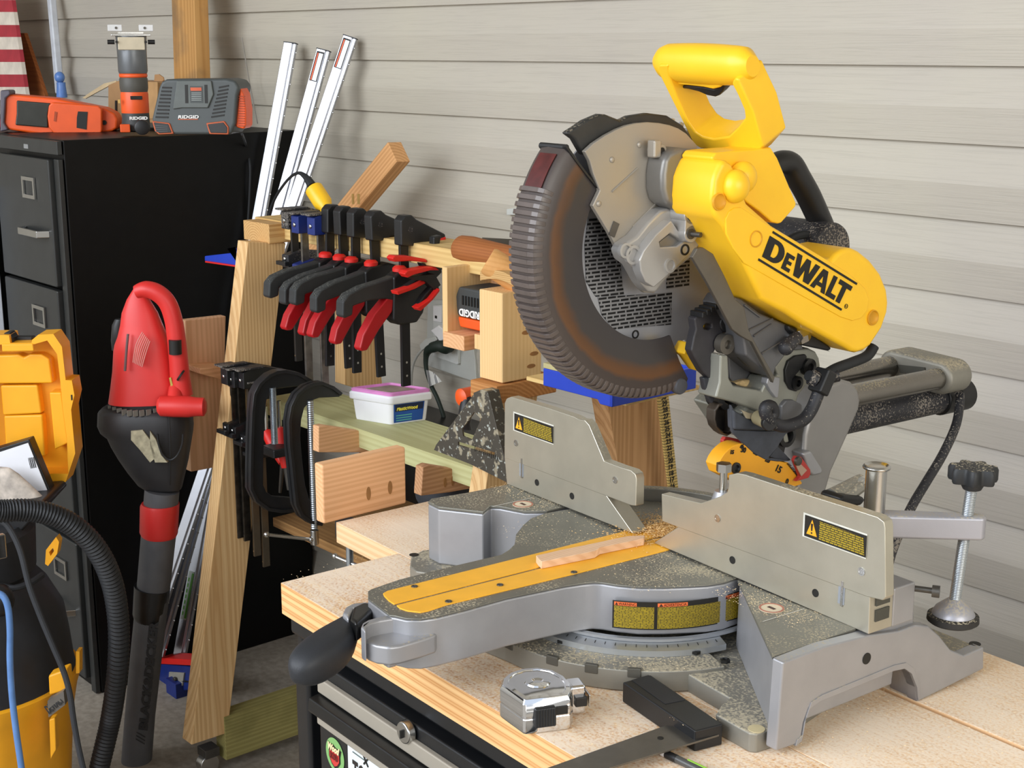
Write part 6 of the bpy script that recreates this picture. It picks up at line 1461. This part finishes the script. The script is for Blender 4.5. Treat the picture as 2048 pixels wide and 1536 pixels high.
# cardboard box
KB = mat('cardboard', 'a98258', .8, var=.06)
Yb = 1.66; o_ = on((235, 250), Yb); o_.z = zT; t = thing('cardboard_box', 'open cardboard box with black lettering behind the trim router', 'cardboard box', loc=o_)
yt([(790, 622), (865, 590), (930, 592), (1150, 600), (1150, 900), (790, 900)], Yb, .09, 'carton', KB, t, k1, .002)
yt([(880, 592), (1150, 600), (1150, 870), (880, 870)], Yb - .002, .003, 'front_panel', mat('cardboard_front', 'b68f5f', .8), t, k1, .001)
bb = wy([(598, 718), (625, 722), (700, 680), (850, 600), (845, 590), (760, 610), (650, 680)], Yb + .02, .004, k1); wpart(bb, 'box_flap', mat('cardboard_pale', 'c6b08a', .8), t, o_, .001)
bb = wy([(1130, 545), (1160, 543), (1190, 565), (1195, 590), (1140, 612), (1125, 600)], Yb + .05, .004, k1); wpart(bb, 'box_flap', KB, t, o_, .001)
tP = on(k1(922, 862), Yb - .004) - o_; tE = on(k1(922, 610), Yb - .004) - o_
text('PELICAN', 'lettering', cm('print_black', '231c16', .7), t, tP, (0, 0, 1), (-1, 0, 0), .020, fit=(tE - tP).length, off=.0008)
yt([(840, 735), (852, 735), (852, 850), (840, 830)], Yb - .003, .001, 'print_bar', cm('print_black', '231c16'), t, k1, 0)
# lumber and trim behind
b0_, b1_ = W((415, 246), 'y', 1.84), W((412, -30), 'y', 1.90)
lm = board('tall_plank', wood('old_plank', 'c99a5e', 'a06f38', 22, off=(0, .03, .05), stain='6d6150', rough=.6), V((b0_.x, 1.80, ZC + .002)), V((b1_.x - .004, 1.86, 1.95)), (1, -.1, 0), .142, .038, bevel=.002)
tag(lm, 'wide weathered plank standing behind the charger, grey stain along its left side', 'plank')
b0_ = W((124, 160), 'y', 1.88); b1_ = W((102, -20), 'y', 1.90)
cd_ = board('white_conduit', mat('conduit_white', 'c9cdd4', .45), V((W((122, 262), 'y', 1.88).x, 1.885, ZC + .06)), V((b1_.x - .01, 1.90, b1_.z + .2)), (1, 0, 0), .026, .022, bevel=.005); tag(cd_, 'pale grey flat pipe running up the siding left of the router', 'pipe')
o_ = W((124, 195), 'y', 1.885); t = thing('spray_nozzle', 'translucent blue nozzle on the lower end of the pale pipe', 'nozzle', loc=o_)
BT = mat('blue_nozzle', '5f86c8', .3)
z_a, z_b = .004, W((124, 142), 'y', 1.885).z - o_.z
MB().lathe((0, 0, 0), (0, 0, 1), [(.016, 0), (.0165, max(z_a, .004)), (.0135, z_a + (z_b - z_a) * .4), (.0135, z_a + (z_b - z_a) * .55)], 24).done('body', BT, t)
MB().ball((.0, -.003, z_a + (z_b - z_a) * .75), .0155, (1, 1, 1.1), 20).done('ball_head', BT, t)
# striped wooden flag panel
fp = WS([(-60, -30), (23, -30), (50, 196), (-60, 200)], 'y', 1.80); o_ = V((fp[2].x - .05, 1.80, zT))
flg = thing('striped_flag_panel', 'wooden panel painted in red and white stripes at the left frame edge', 'flag panel', loc=o_)
st_ = [(-60, 0), (0, 24), (24, 50), (50, 74), (74, 99), (99, 124), (124, 149), (149, 174), (174, 200)]
for i, (ya, yb_) in enumerate(st_):
    xe = lambda y: 25 + (y - 10) * 27 / 180
    m_ = cm('flag_red', 'ad2f3c', .6) if i % 2 == 1 or i == 0 and False else cm('flag_white', 'ded3c4', .6)
    m_ = cm('flag_red', 'ad2f3c', .6) if i in (1, 3, 5, 7) else cm('flag_white', 'ded3c4', .6)
    yt([(-80, ya), (xe(ya), ya), (xe(yb_), yb_), (-80, yb_)], 1.80, .012, 'stripe', m_, flg, I1, 0)
bbn = wpart(wy([(33, 66), (48, 66), (90, 192), (62, 200)], 1.86, .012), 'brown_board', wood('brown_b', '9c5a2c', '6e3a1a', 30, contrast=.4), None, V((0, 0, 0)), .001); tag(bbn, 'narrow brown board leaning right of the striped panel', 'board')
tw = MB().tube([W(p, 'y', 1.90) for p in ((484, 75), (498, 160), (515, 247))], .0016, 6); tag(tw.done('string', cm('string_grey', '8f8a82', .8), None), 'thin grey string hanging on the siding right of the tall plank', 'string')
zw = W((5, 385), 'y', 1.28).z
tag(MB().box((xl - .30, 1.285, zw / 2), (.56, .03, zw)).done('white_door', cm('panel_white', 'd9dfe8', .4, var=.02), None, .003, origin=V((xl - .30, 1.285, 0))), 'white door edge at the far left beside the filing cabinet', 'door')
tag(MB().box((xl - .52, 1.63, (ZC - .001) / 2), (1.02, .58, ZC - .001)).done('storage_cabinet', CBM, None, .003, origin=V((xl - .52, 1.63, 0))), 'black storage cabinet hidden left of the filing cabinet, its top level with it', 'cabinet')

# ---------------- leaf blower ----------------
PB = V((-2.66, 1.25, 0))
def limb(secs, P0, depth=1.0, seg=24, e=1.0, back=0.0):
    """sections given by left/right edge points; elliptical in plan"""
    ls = []
    for s in secs:
        a_, b_ = W((s[0], s[1]), (P0, HF)), W((s[2], s[3]), (P0, HF)); c = (a_ + b_) / 2; u = (b_ - a_) / 2; dp = (s[4] if len(s) > 4 else depth) * u.length
        L = []
        for i in range(seg):
            a = 2 * math.pi * i / seg; cx, cy = math.cos(a), math.sin(a)
            L.append(c + u * math.copysign(abs(cx) ** e, cx) + HF * (dp * math.copysign(abs(cy) ** e, cy) + back))
        ls.append(L)
    return MB().loft(ls)
o_ = W((262, 1600), (PB, HF)); o_.z = 0
bl_t = thing('leaf_blower', 'red and black leaf blower standing on its tube by the cabinet', 'leaf blower', loc=o_)
TG = mat('blower_tube', '58585a', .55, var=.12, bump=.12)
BD = mat('blower_black', '2c2b2c', .5, var=.3, vs=14)
RB = mat('blower_red', 'd8302c', .42, var=.06, vs=12)
q_ = W((270, 1536), (PB, HF)).z
s_end = 1536 + 64 * 1.0
tubs = [(290, 975, 358, 985), (283, 1065, 352, 1070), (272, 1200, 337, 1203), (262, 1300, 325, 1302), (250, 1430, 310, 1432), (240, 1560, 300, 1562), (238, 1590, 297, 1592)]
wpart(limb(tubs, PB), 'blow_tube', TG, bl_t, o_, 0)
wpart(limb([(284, 1005, 358, 1008), (281, 1010, 358, 1014), (280, 1062, 355, 1068), (284, 1070, 352, 1074)], PB, 1.03), 'tube_collar', RB, bl_t, o_, 0)
wpart(limb([(269, 1168, 340, 1180), (266, 1225, 331, 1243), (268, 1232, 329, 1246)], PB, 1.02), 'tape_band', mat('tape_black', '1d1d1e', .3, var=.3), bl_t, o_, 0)
wpart(limb([(286, 975, 362, 978), (276, 968, 364, 974), (256, 942, 370, 948), (238, 915, 376, 922), (224, 890, 380, 896), (216, 872, 383, 878), (203, 862, 385, 866), (197, 848, 386, 852), (198, 822, 384, 825), (206, 814, 378, 818), (216, 812, 368, 814)], PB, .62, e=.8), 'volute', BD, bl_t, o_, 0)
wpart(limb([(220, 812, 366, 812), (218, 800, 364, 800)], PB, .6), 'intake_band', BLK, bl_t, o_, 0)
b = MB()
for i in range(11):
    p = W((226 + i * 12, 812), (PB, HF)); 
    b.box(p - HF * .060 * math.sin(math.pi * (i + 1.2) / 12.5), (.003, .010, .012))
wpart(b, 'intake_vane', mat('vane_grey', '77736a', .6), bl_t, o_, 0)
wpart(limb([(218, 804, 366, 800), (222, 775, 364, 770), (226, 740, 352, 740), (228, 700, 345, 700), (230, 688, 342, 688), (236, 672, 335, 672), (241, 650, 325, 650), (244, 625, 315, 625), (254, 598, 300, 600), (264, 582, 292, 586), (268, 576, 288, 578)], PB, .62, e=.85), 'motor_housing', RB, bl_t, o_, 0)
hp_ = [W(p, (PB - HF * .035, HF)) for p in ((272, 584), (292, 579), (315, 586), (335, 606), (347, 640), (353, 680), (357, 720), (360, 755), (364, 790))]
wpart(MB().tube(hp_, [.013, .017, .018, .018, .018, .0185, .019, .020, .022], 18, 5), 'handle', RB, bl_t, o_, 0)
g0, g1 = W((316, 812), (PB - HF * .07, HF)), W((412, 814), (PB - HF * .07, HF)); d = (g1 - g0).normalized()
wpart(MB().lathe(g0, d, [(.014, 0), (.0205, .006), (.0215, .03), (.0215, .06), (.019, .075), (.0185, (g1 - g0).length - .004), (.012, (g1 - g0).length)], 24), 'assist_grip', RB, bl_t, o_, 0)
wpart(MB().tube([W((352, 775), (PB - HF * .04, HF)), W((350, 800), (PB - HF * .06, HF))], [.014, .016], 14), 'grip_stem', RB, bl_t, o_, 0)
for pts, nm in ((((350, 680), (351, 708)), 'switch'), (((360, 750), (363, 752)), 'cord_socket')):
    a_, c_ = W(pts[0], (PB - HF * .053, HF)), W(pts[1], (PB - HF * .053, HF)); wpart(MB().tube([a_, (a_ + c_) / 2, c_], .0125, 14), nm, INK, bl_t, o_, 0)
wpart(MB().prism([W(p, (PB - HF * .052, HF)) for p in ((338, 756), (342, 755), (348, 780), (344, 784))], HF * .004), 'rating_label', cm('label_olive', 'b8a24a', .5), bl_t, o_, 0)
b = MB()
for i in range(7):
    b.tube([W((285 - i * 1.5 + i * 4, 664 + i * 3), (PB - HF * .0455, HF)), W((272 + i * 3.2, 690 + i * 3), (PB - HF * .051, HF)), W((266 + i * 3.0, 725 + i * 1.5), (PB - HF * .0535, HF))], .0011, 6, 3)
wpart(b, 'vent_ribs', cm('vent_dusty', 'd48a80', .7), bl_t, o_, 0)
wpart(MB().tube([W((256, 668), (PB - HF * .040, HF)), W((253, 700), (PB - HF * .048, HF)), W((250, 742), (PB - HF * .053, HF))], .0026, 8), 'seam_gasket', cm('gasket', '6a5050', .7), bl_t, o_, 0)
wpart(limb([(224, 700, 250, 700), (222, 680, 250, 680), (224, 650, 250, 650), (230, 638, 250, 638)], PB + HF * .02, .9), 'side_intake', BLK, bl_t, o_, 0)
wpart(MB().tube([W(p, (PB - HF * .066, HF)) for p in ((315, 868), (318, 890), (326, 910), (340, 920), (354, 912), (364, 890), (366, 868))], .0022, 8), 'moulded_seam', BLK, bl_t, o_, 0)
wpart(MB().tube([W((338, 830), (PB - HF * .062, HF)), W((340, 875), (PB - HF * .066, HF)), W((341, 918), (PB - HF * .062, HF)), W((340, 970), (PB - HF * .042, HF))], .0016, 8), 'moulded_seam', BLK, bl_t, o_, 0)
pts_d = [((262, 862), (285, 860), (300, 880), (312, 915), (300, 925), (280, 900), (262, 880)), ((300, 862), (312, 880), (322, 910), (335, 925), (310, 925), (300, 890))]
for q in pts_d: wpart(MB().prism([W(p, (PB - HF * .0625, HF)) for p in q], HF * .01), 'dust_patch', cm('dust_cream', 'a89f84', .9, var=.3, vs=80), bl_t, o_, 0)
# embossed maker name up the tube
bA, bB = W((281, 1478), (PB - HF * .034, HF)), W((305, 1243), (PB - HF * .034, HF)); ud = (bB - bA).normalized()
text('BLACK&DECKER', 'embossed_lettering', cm('emboss_dark', '2b2b2c', .6), bl_t, bA + ud * .02 - o_ + RT * .012 , ud, -RT, .025, fit=(bB - bA).length - .02, off=.0012, ext=.001)
hx_ = bA + ud * .006 - o_
for i in range(3): wpart(MB().tube([bA + RT * .010 + ud * (-.012 + i * .008), bA - RT * .010 + ud * (.0 + i * .008)], .0012, 6, 1), 'emboss_bar', cm('emboss_dark', '2b2b2c'), bl_t, o_, 0)

# ---------------- shop vacuum ----------------
PV = V((-2.50, .95, 0))
vc = W((-62, 1400), (PV, HF)); vz = lambda y: W((-62, y), (PV, HF)).z
vo = V((vc.x, vc.y, 0)); vac = thing('shop_vacuum', 'yellow and black wet dry vacuum with ribbed hose at the left edge', 'shop vacuum', loc=vo)
def vr(px_): return abs((W((px_, 1400), (PV, HF)) - vc).dot(RT))
VY = mat('vac_yellow', 'f2a91e', .45, var=.04)
VB = mat('vac_black', '24262a', .6, var=.15, bump=.1)
R1 = vr(150)
MB().lathe((0, 0, 0), (0, 0, 1), [(R1 * .80, .06), (R1 * .84, .05), (R1 * .93, vz(1440)), (R1 * .99, vz(1380)), (R1 * 1.02, vz(1362)), (R1 * 1.02, vz(1350)), (R1 * .98, vz(1346))], 48).done('tank', VY, vac)
MB().lathe((0, 0, 0), (0, 0, 1), [(R1 * .99, vz(1352)), (R1 * .97, vz(1330)), (R1 * .95, vz(1280)), (R1 * .92, vz(1230)), (R1 * .80, vz(1180)), (R1 * .74, vz(1165)), (R1 * .66, vz(1150)), (R1 * .70, vz(1140)), (R1 * .72, vz(1060)), (R1 * .66, vz(1045)), (R1 * .40, vz(1040))], 48).done('motor_head', VB, vac)
for a in (35, 150, 270):
    a = HEAD + R(180) - R(a); MB().ball((R1 * .62 * math.cos(a), R1 * .62 * math.sin(a), .045), .035, (1, 1, 1), 16).done('caster', RUB, vac)
def vface(px_, py_, pull=0.0):  # point on the front of the head at this sight line
    return W((px_, py_), (PV - HF * pull, HF)) - vo
for pts, pull in ((((92, 1100), (112, 1074), (118, 1084), (114, 1108), (96, 1132), (90, 1128)), .10), (((152, 1303), (159, 1303), (159, 1346), (152, 1347)), .02)):
    MB().prism([vface(*p, pull) for p in pts], HF * .02, [[vface(*p, pull) for p in ((98, 1104), (106, 1096), (108, 1102), (101, 1112))]] if pull > .05 else ()).done('latch', VY, vac, 0)
MB().prism([vface(*p, .13) for p in ((96, 1352), (134, 1338), (137, 1380), (98, 1392))], HF * .03).done('tank_latch_boss', VY, vac, .004)
MB().prism([vface(*p, .145) for p in ((95, 1402), (127, 1382), (130, 1410), (97, 1435))], HF * .02).done('maker_plate', cm('plate_grey2', '6a645c', .5), vac)
pD = vface(98, 1428, .147); pE = vface(128, 1403, .147); text('DEWALT', 'lettering', INK, vac, pD, pE - pD, UP, .022, fit=(pE - pD).length, off=.001)
MB().prism([vface(*p, .135) for p in ((98, 1440), (110, 1436), (112, 1500), (101, 1520))], HF * .02).done('tank_rib', VY, vac, .002)
MB().prism([vface(*p, .135) for p in ((0, 1470), (12, 1480), (20, 1560), (0, 1560))], HF * .02).done('tank_rib', VY, vac, .002)
MB().tube([vface(0, 1172, .10), vface(30, 1176, .10), vface(62, 1165, .08), vface(84, 1150, .05)], .006, 10).done('head_rim', VB, vac)
MB().ball(vface(0, 1200, .14), .025, (1, 1, 1.2), 16).done('port_cap', BLK, vac)
# dark bag of filter bulging
for c_, r_ in (((118, 1260), .050), ((40, 1260), .085)):
    pass
hose = [(-40, 1018), (0, 1022), (45, 1020), (90, 1026), (135, 1044), (175, 1076), (205, 1118), (224, 1165), (234, 1215), (238, 1270), (236, 1330), (230, 1385), (222, 1435), (212, 1480), (200, 1530), (190, 1580)]
hz = [W(p, (PV + HF * (-.21 + .022 * i if i < 12 else .05), HF)) - vo for i, p in enumerate(hose)]
MB().tube(hz, [.0190] * 16, 16, 14, rough=.07).done('hose', mat('hose_black', '1f2022', .5, var=.1), vac)
MB().tube([vface(-20, 1500, 0)] + [vface(*p, .17) for p in ((0, 1040), (18, 1060), (40, 1100), (58, 1170), (80, 1230), (105, 1290), (128, 1345))] + [vface(*p, .05) for p in ((138, 1390), (146, 1440), (158, 1500), (172, 1560))][0:] if False else [vface(*p, .15) for p in ((0, 1040), (18, 1055), (40, 1100), (58, 1170), (80, 1230), (105, 1290), (128, 1345), (140, 1390), (147, 1440), (158, 1500), (172, 1560))], .0055, 10).done('power_cord', mat('cord_grey', '34363a', .6), vac)
bc = MB().tube([W(p, (PV - HF * .22, HF)) for p in ((-10, 1185), (6, 1192), (16, 1215), (20, 1260), (20, 1320), (24, 1390), (32, 1460), (42, 1530), (48, 1580))], .0058, 12)
tag(bc.done('blue_air_hose', cm('hose_blue', '5f86bd', .4), None), 'thin light blue hose hanging in front of the shop vacuum', 'hose')
b = MB().box(vface(0, 1093, .13), (.012, .02, .045)); b.done('side_buckle', STEEL, vac, .003)

# ---------------- yellow tool case ----------------
PK = V((-2.60, 1.10, 0))
zc0 = W((60, 1012), (PK, HF)).z
o_ = V((W((60, 1012), (PK, HF)).x, W((60, 1012), (PK, HF)).y, zc0)); case = thing('tool_case', 'open yellow and black tool case resting on the shop vacuum', 'tool case', loc=o_)
ky = kk(0, 640, 7.314)
KY = mat('case_yellow', 'f6ad20', .42, var=.03)
def cf_(pts, pull, th, name, m, bevel=.003, k=ky, holes=()):
    return wpart(MB().prism([W(k(*p), (PK - HF * pull, HF)) for p in pts], HF * th, [[W(k(*p), (PK - HF * pull, HF)) for p in h] for h in holes]), name, m, case, o_, bevel)
rimo = [(-300, 220), (20, 220), (130, 225), (150, 340), (460, 335), (470, 290), (560, 215), (780, 205), (905, 390), (960, 880), (1050, 885), (1088, 1100), (1040, 1310), (1100, 1950), (960, 2370), (-300, 2370)]
rimi = [(-290, 360), (480, 360), (690, 300), (835, 500), (880, 880), (920, 1300), (975, 1700), (1000, 2250), (-290, 2250)]
cf_(rimo, .0, .05, 'lid_rim', KY, .002, holes=[rimi])
cf_([(-290, 350), (690, 300), (840, 500), (1010, 1700), (1000, 2260), (-290, 2260)], -.045, .005, 'lid_panel', KY, .001)
cf_([(-290, 520), (160, 510), (270, 500), (350, 545), (430, 500), (600, 500), (720, 570), (770, 930), (-290, 940)], -.018, .028, 'lid_boss', KY, .004)
cf_([(0, 955), (550, 950), (610, 1370), (40, 1400)], -.022, .024, 'lid_boss', KY, .004)
cf_([(50, 1400), (620, 1385), (660, 2000), (90, 2010)], -.022, .024, 'lid_boss', KY, .004)
cf_([(720, 1060), (900, 1060), (1000, 1800), (800, 1900)], -.012, .034, 'hinge_block', KY, .003)
cf_([(20, 355), (480, 350), (495, 455), (30, 465)], .004, .008, 'latch_plate', KY, .002)
cf_([(150, 250), (470, 250), (465, 335), (150, 345)], -.03, .02, 'latch_recess', BLK, .002)
cf_([(60, 190), (140, 190), (190, 260), (195, 340), (150, 345), (140, 215), (50, 212)], -.01, .03, 'handle_end', BLK, .002)
cf_([(1035, 1095), (1055, 1095), (1060, 1170), (1040, 1175)], .001, .002, 'rivet_hole', INK, 0)
# black lower tray
c0_ = W((-40, 1000), (PK - HF * .16, HF)); 
b = MB().prism([W(p, (PK, HF)) - V((0, 0, 0)) for p in ((-60, 1012), (100, 1008), (136, 968), (128, 960), (60, 965), (-60, 960))], -HF * .20); wpart(b, 'tray', BLK, case, o_, .004)
b0_ = [W(p, (PK - HF * .06, HF)) for p in ((-30, 905), (58, 879), (104, 990), (60, 1030), (-30, 1040))]
ob = thing('manual_box', 'white printed box with a barcode sticking out of the tool case', 'box', loc=b0_[1]); o2 = b0_[1]
wpart(MB().prism(b0_, HF * .03), 'carton', BLK, ob, o2, .002)
wpart(MB().prism([W(p, (PK - HF * .063, HF)) for p in ((-30, 914), (56, 886), (98, 990), (60, 1026), (-30, 1036))], HF * .002), 'printed_face', cm('paper_white', 'e4e5ea', .5, var=.02), ob, o2, 0)
for i in range(7):
    p = (56 + i * 1.8 + (i % 2) * .4, 916 + i * .1); wpart(MB().prism([W(q, (PK - HF * .0635, HF)) for q in ((p[0], 916 - i * .3), (p[0] + .9, 916 - i * .3), (p[0] + 5.9, 937 - i * .3), (p[0] + 5.0, 937 - i * .3))], HF * .0004), 'barcode_bar', INK, ob, o2, 0)
o3 = W((40, 975), (PK - HF * .09, HF)); bg_ = limb([(-20, 1010, 100, 1012), (-25, 985, 85, 992), (-25, 965, 60, 968), (-25, 945, 38, 948), (-20, 934, 20, 936)], PK - HF * .10, .3, 20)
tag(bg_.done('parts_bag', mat('bag_cream', 'b9ada0', .35, var=.35, vs=55, bump=.3), None, 0, subsurf=0), 'crumpled translucent bag of parts lying against the white box', 'bag')

# ---------------- small things on the bench ----------------
# chrome tape measure
ptm = [W(p, 'z', ZT) for p in ((1002, 1401), (1055, 1437), (1143, 1422), (1150, 1395))]
o_ = (W((1001, 1408), 'z', ZT) + W((1150, 1412), 'z', ZT)) / 2
e_x = (W((1143, 1428), 'z', ZT) - W((1052, 1440), 'z', ZT)); 
tm_top = ZT + .036
TP = [W(p, 'z', tm_top) for p in ((1000, 1370), (1003, 1357), (1018, 1345), (1042, 1337), (1075, 1334), (1105, 1339), (1130, 1352), (1144, 1368), (1146, 1384), (1140, 1392), (1052, 1403), (1046, 1402))]
cen = sum(TP, V()) / len(TP); o_ = V((cen.x, cen.y, ZT)); t = thing('tape_measure', 'chrome tape measure lying on the bench in front of the saw', 'tape measure', loc=o_)
def tl(s, z): return [V(((p.x - cen.x) * s, (p.y - cen.y) * s, z)) for p in TP]
MB().loft([tl(.95, .001), tl(1.0, .004), tl(1.0, .016), tl(.985, .0165), tl(.985, .0185), tl(1.0, .019), tl(1.0, .032), tl(.93, .0365), tl(.80, .0372), tl(.78, .0360), tl(.5, .0362)]).done('case', CHROME, t, .0012, 3)
fp0, fp1 = W((1052, 1403), 'z', tm_top), W((1140, 1392), 'z', tm_top); fd_ = (fp1 - fp0).normalized(); fn_ = V((fd_.y, -fd_.x, 0))
lkp = fp0.lerp(fp1, .42) - o_ + fn_ * .002; lkp.z = .019
Mx = Matrix((fd_, fn_, V((0, 0, 1)))).transposed()
MB().box(lkp, (.021, .007, .020), Mx).done('lock_button', BLK, t, .0015)
for i in range(7): MB().box(lkp + fd_ * (-.008 + i * .0027) + fn_ * .0037, (.0009, .0008, .018), Mx).done('grip_rib', RUB, t)
lkp2 = fp0.lerp(fp1, .78) - o_ + fn_ * .0008; lkp2.z = .023; MB().box(lkp2, (.014, .003, .008), Mx).done('lock_slot', INK, t)
MB().lathe((0, 0, .0362), (0, 0, 1), [(.013, 0), (.012, .0015), (.006, .002), (.004, .0006)], 28).done('hub', CHROME, t)
m0 = W((1150, 1384), 'z', ZT + .022) - o_; MB().box(V((m0.x, m0.y, .018)), (.016, .022, .030), Mx).done('mouth', CHROME, t, .003)
m1_ = W((1165, 1382), 'z', ZT + .022) - o_; MB().box(V((m1_.x - .001, m1_.y, .021)), (.012, .018, .0014), Mx).done('tape_blade', mat('tape_blade', 'd0a070', .4), t)
MB().box(V((m1_.x + .006, m1_.y, .018)), (.0016, .020, .013), Mx).done('tape_hook', STEEL, t, .0005)
MB().box(V((m0.x + .004, m0.y - .0, .018)), (.012, .024, .010), Mx).done('rubber_bumper', BLK, t, .001)
# try square
zst = ZT + .022
st0 = [W(kt(*p), 'z', zst) for p in ((705, 915), (945, 850), (1560, 1270), (1540, 1310), (1100, 1290), (1050, 1270))]
o_ = st0[0].copy(); o_.z = ZT; t = thing('try_square', 'black-handled steel try square on the bench by the saw foot', 'try square', loc=o_)
q = [W(p, 'z', zst) for p in ((1245, 1364), (1301, 1349), (1446, 1448), (1390, 1462))]
for p in q: p.z = ZT
MB().prism([p - o_ + V((0, 0, .0005)) for p in q], (0, 0, .0215)).done('stock', mat('stock_black', '161719', .4, var=.15, dust=.16, dustcol='b5a88f'), t, .0015)
q2 = [W(p, 'z', zst - .004) for p in ((1263, 1368), (1297, 1358), (1370, 1408), (1330, 1416))]
MB().prism([V((p.x, p.y, ZT + .0220)) - o_ for p in q2], (0, 0, .0005)).done('stock_inlay', mat('stock_inlay', '202124', .5), t, .0003)
bl0 = [W(p, 'z', ZT + .012) for p in ((1330, 1452), (1443, 1456), (1438, 1470), (1180, 1548), (1000, 1605), (960, 1585))]
MB().prism([V((p.x, p.y, ZT + .0105)) - o_ for p in bl0], (0, 0, .002)).done('blade', mat('square_steel', '77736c', .35, metal=.85, var=.12, vs=40), t, .0003)
c = W((1321, 1476), 'z', ZT + .0126) - o_; MB().cyl(c, c + V((0, 0, .0003)), .003, None, 20).done('blade_hole', INK, t)
# pencil
a_, b_ = W((1328, 1506), 'z', ZT + .004), W((1420, 1550), 'z', ZT + .004); d = (b_ - a_).normalized(); t = thing('mechanical_pencil', 'black mechanical pencil with white tip at the bottom edge of the bench', 'pencil', loc=a_)
MB().lathe((0, 0, 0), d, [(.0028, -.004), (.0036, -.002), (.0036, .003)], 14).done('eraser', WHT, t)
MB().lathe((0, 0, 0), d, [(.0039, .003), (.0039, .016)], 14).done('cap', BLK, t)
MB().lathe((0, 0, 0), d, [(.0037, .016), (.0037, .13)], 14).done('barrel', mat('barrel_grey', '4a4a48', .3), t)
MB().tube([d * .028 + V((0, 0, .0034)) - d.cross(V((0, 0, 1))) * .0015, d * .12 + V((0, 0, .0034)) - d.cross(V((0, 0, 1))) * .0015], .0012, 6, 1).done('green_clip', cm('green_clip', '86b83a', .4), t)
# wood offcut on the saw table
wq = [W(p, 'z', .955 + .012) for p in ((1072, 1107), (1076, 1113), (1083, 1119.5), (1135, 1109), (1190, 1098), (1200, 1091), (1288, 1073), (1290, 1067), (1255, 1068), (1180, 1084), (1120, 1096))]
for p in wq: p.z = .955 + .0014
tag(MB().prism(wq, (0, 0, .0085)).done('wood_offcut', wood('offcut', 'ecc7a4', 'c79468', 90, off=(0, .02, .01), axis='Y', contrast=.5), None, .0008, origin=wq[0]), 'rough thin wooden strip lying on the yellow kerf plate of the saw', 'wood strip')
# ---------------- sawdust and chips ----------------
def chips(name, label, pts, size, m):
    b = MB()
    for p in pts:
        s = size * random.uniform(.5, 1.6); a = random.uniform(0, 6.28); u = V((math.cos(a), math.sin(a), 0)); w_ = V((-u.y, u.x, 0)); hgt = s * .35
        vs = [b.b.verts.new(p + u * s), b.b.verts.new(p - u * s * .7 + w_ * s * .4), b.b.verts.new(p - u * s * .5 - w_ * s * .5), b.b.verts.new(p + V((0, 0, hgt)))]
        for f in ((0, 1, 3), (1, 2, 3), (2, 0, 3), (0, 2, 1)): b.b.faces.new([vs[i] for i in f])
    return tag(b.done(name, m, None, flat=True), label, 'sawdust', kind='stuff')
DM = cm('sawdust_chip', 'ecd3a8', .9, var=.1); 
P = []
for i in range(5200):
    x = random.uniform(-.02, 1.25); y = random.uniform(.003, .50)
    P.append(TF.M @ V((x, y, .0004)))
chips('bench_sawdust', 'fine pale sawdust scattered over the pine bench top', P, .0009, DM)
P = []
for i in range(1500):
    r = random.choice((0, 1, 2, 3, 4))
    if r == 0: p = SF.M @ V((random.uniform(-.14, .14), random.uniform(-.12, -.002), .0004))
    elif r == 1:
        a = R(random.uniform(210, 335)); rr_ = random.uniform(.152, .195); p = SF.M @ V((rr_ * math.cos(a), rr_ * math.sin(a), -.0695))
    elif r == 2: p = SF.M @ V((random.uniform(.16, .275), -random.uniform(.0, .05), .0004))
    elif r == 3: p = SF.M @ V((random.uniform(-.27, -.16), -random.uniform(.0, .05) + .02, .0004))
    else: p = SF.M @ V((random.uniform(.235, .27), random.uniform(-.17, -.135), zf + .0004))
    P.append(p)
chips('saw_sawdust', 'sawdust and small chips lying on the saw base and table', P, .0008, DM)
# piles against the fence
P = []
for i in range(2600):
    u = random.random(); v2 = random.random() ** 2
    c = SF.M @ V((-.012 + random.gauss(0, .022), .045 + random.gauss(0, .030), .001 + .006 * random.random())); P.append(c)
chips('sawdust_pile', 'heap of sawdust behind the fence gap on the saw table', P, .0014, cm('sawdust_gold', 'd9b277', .95, var=.15))
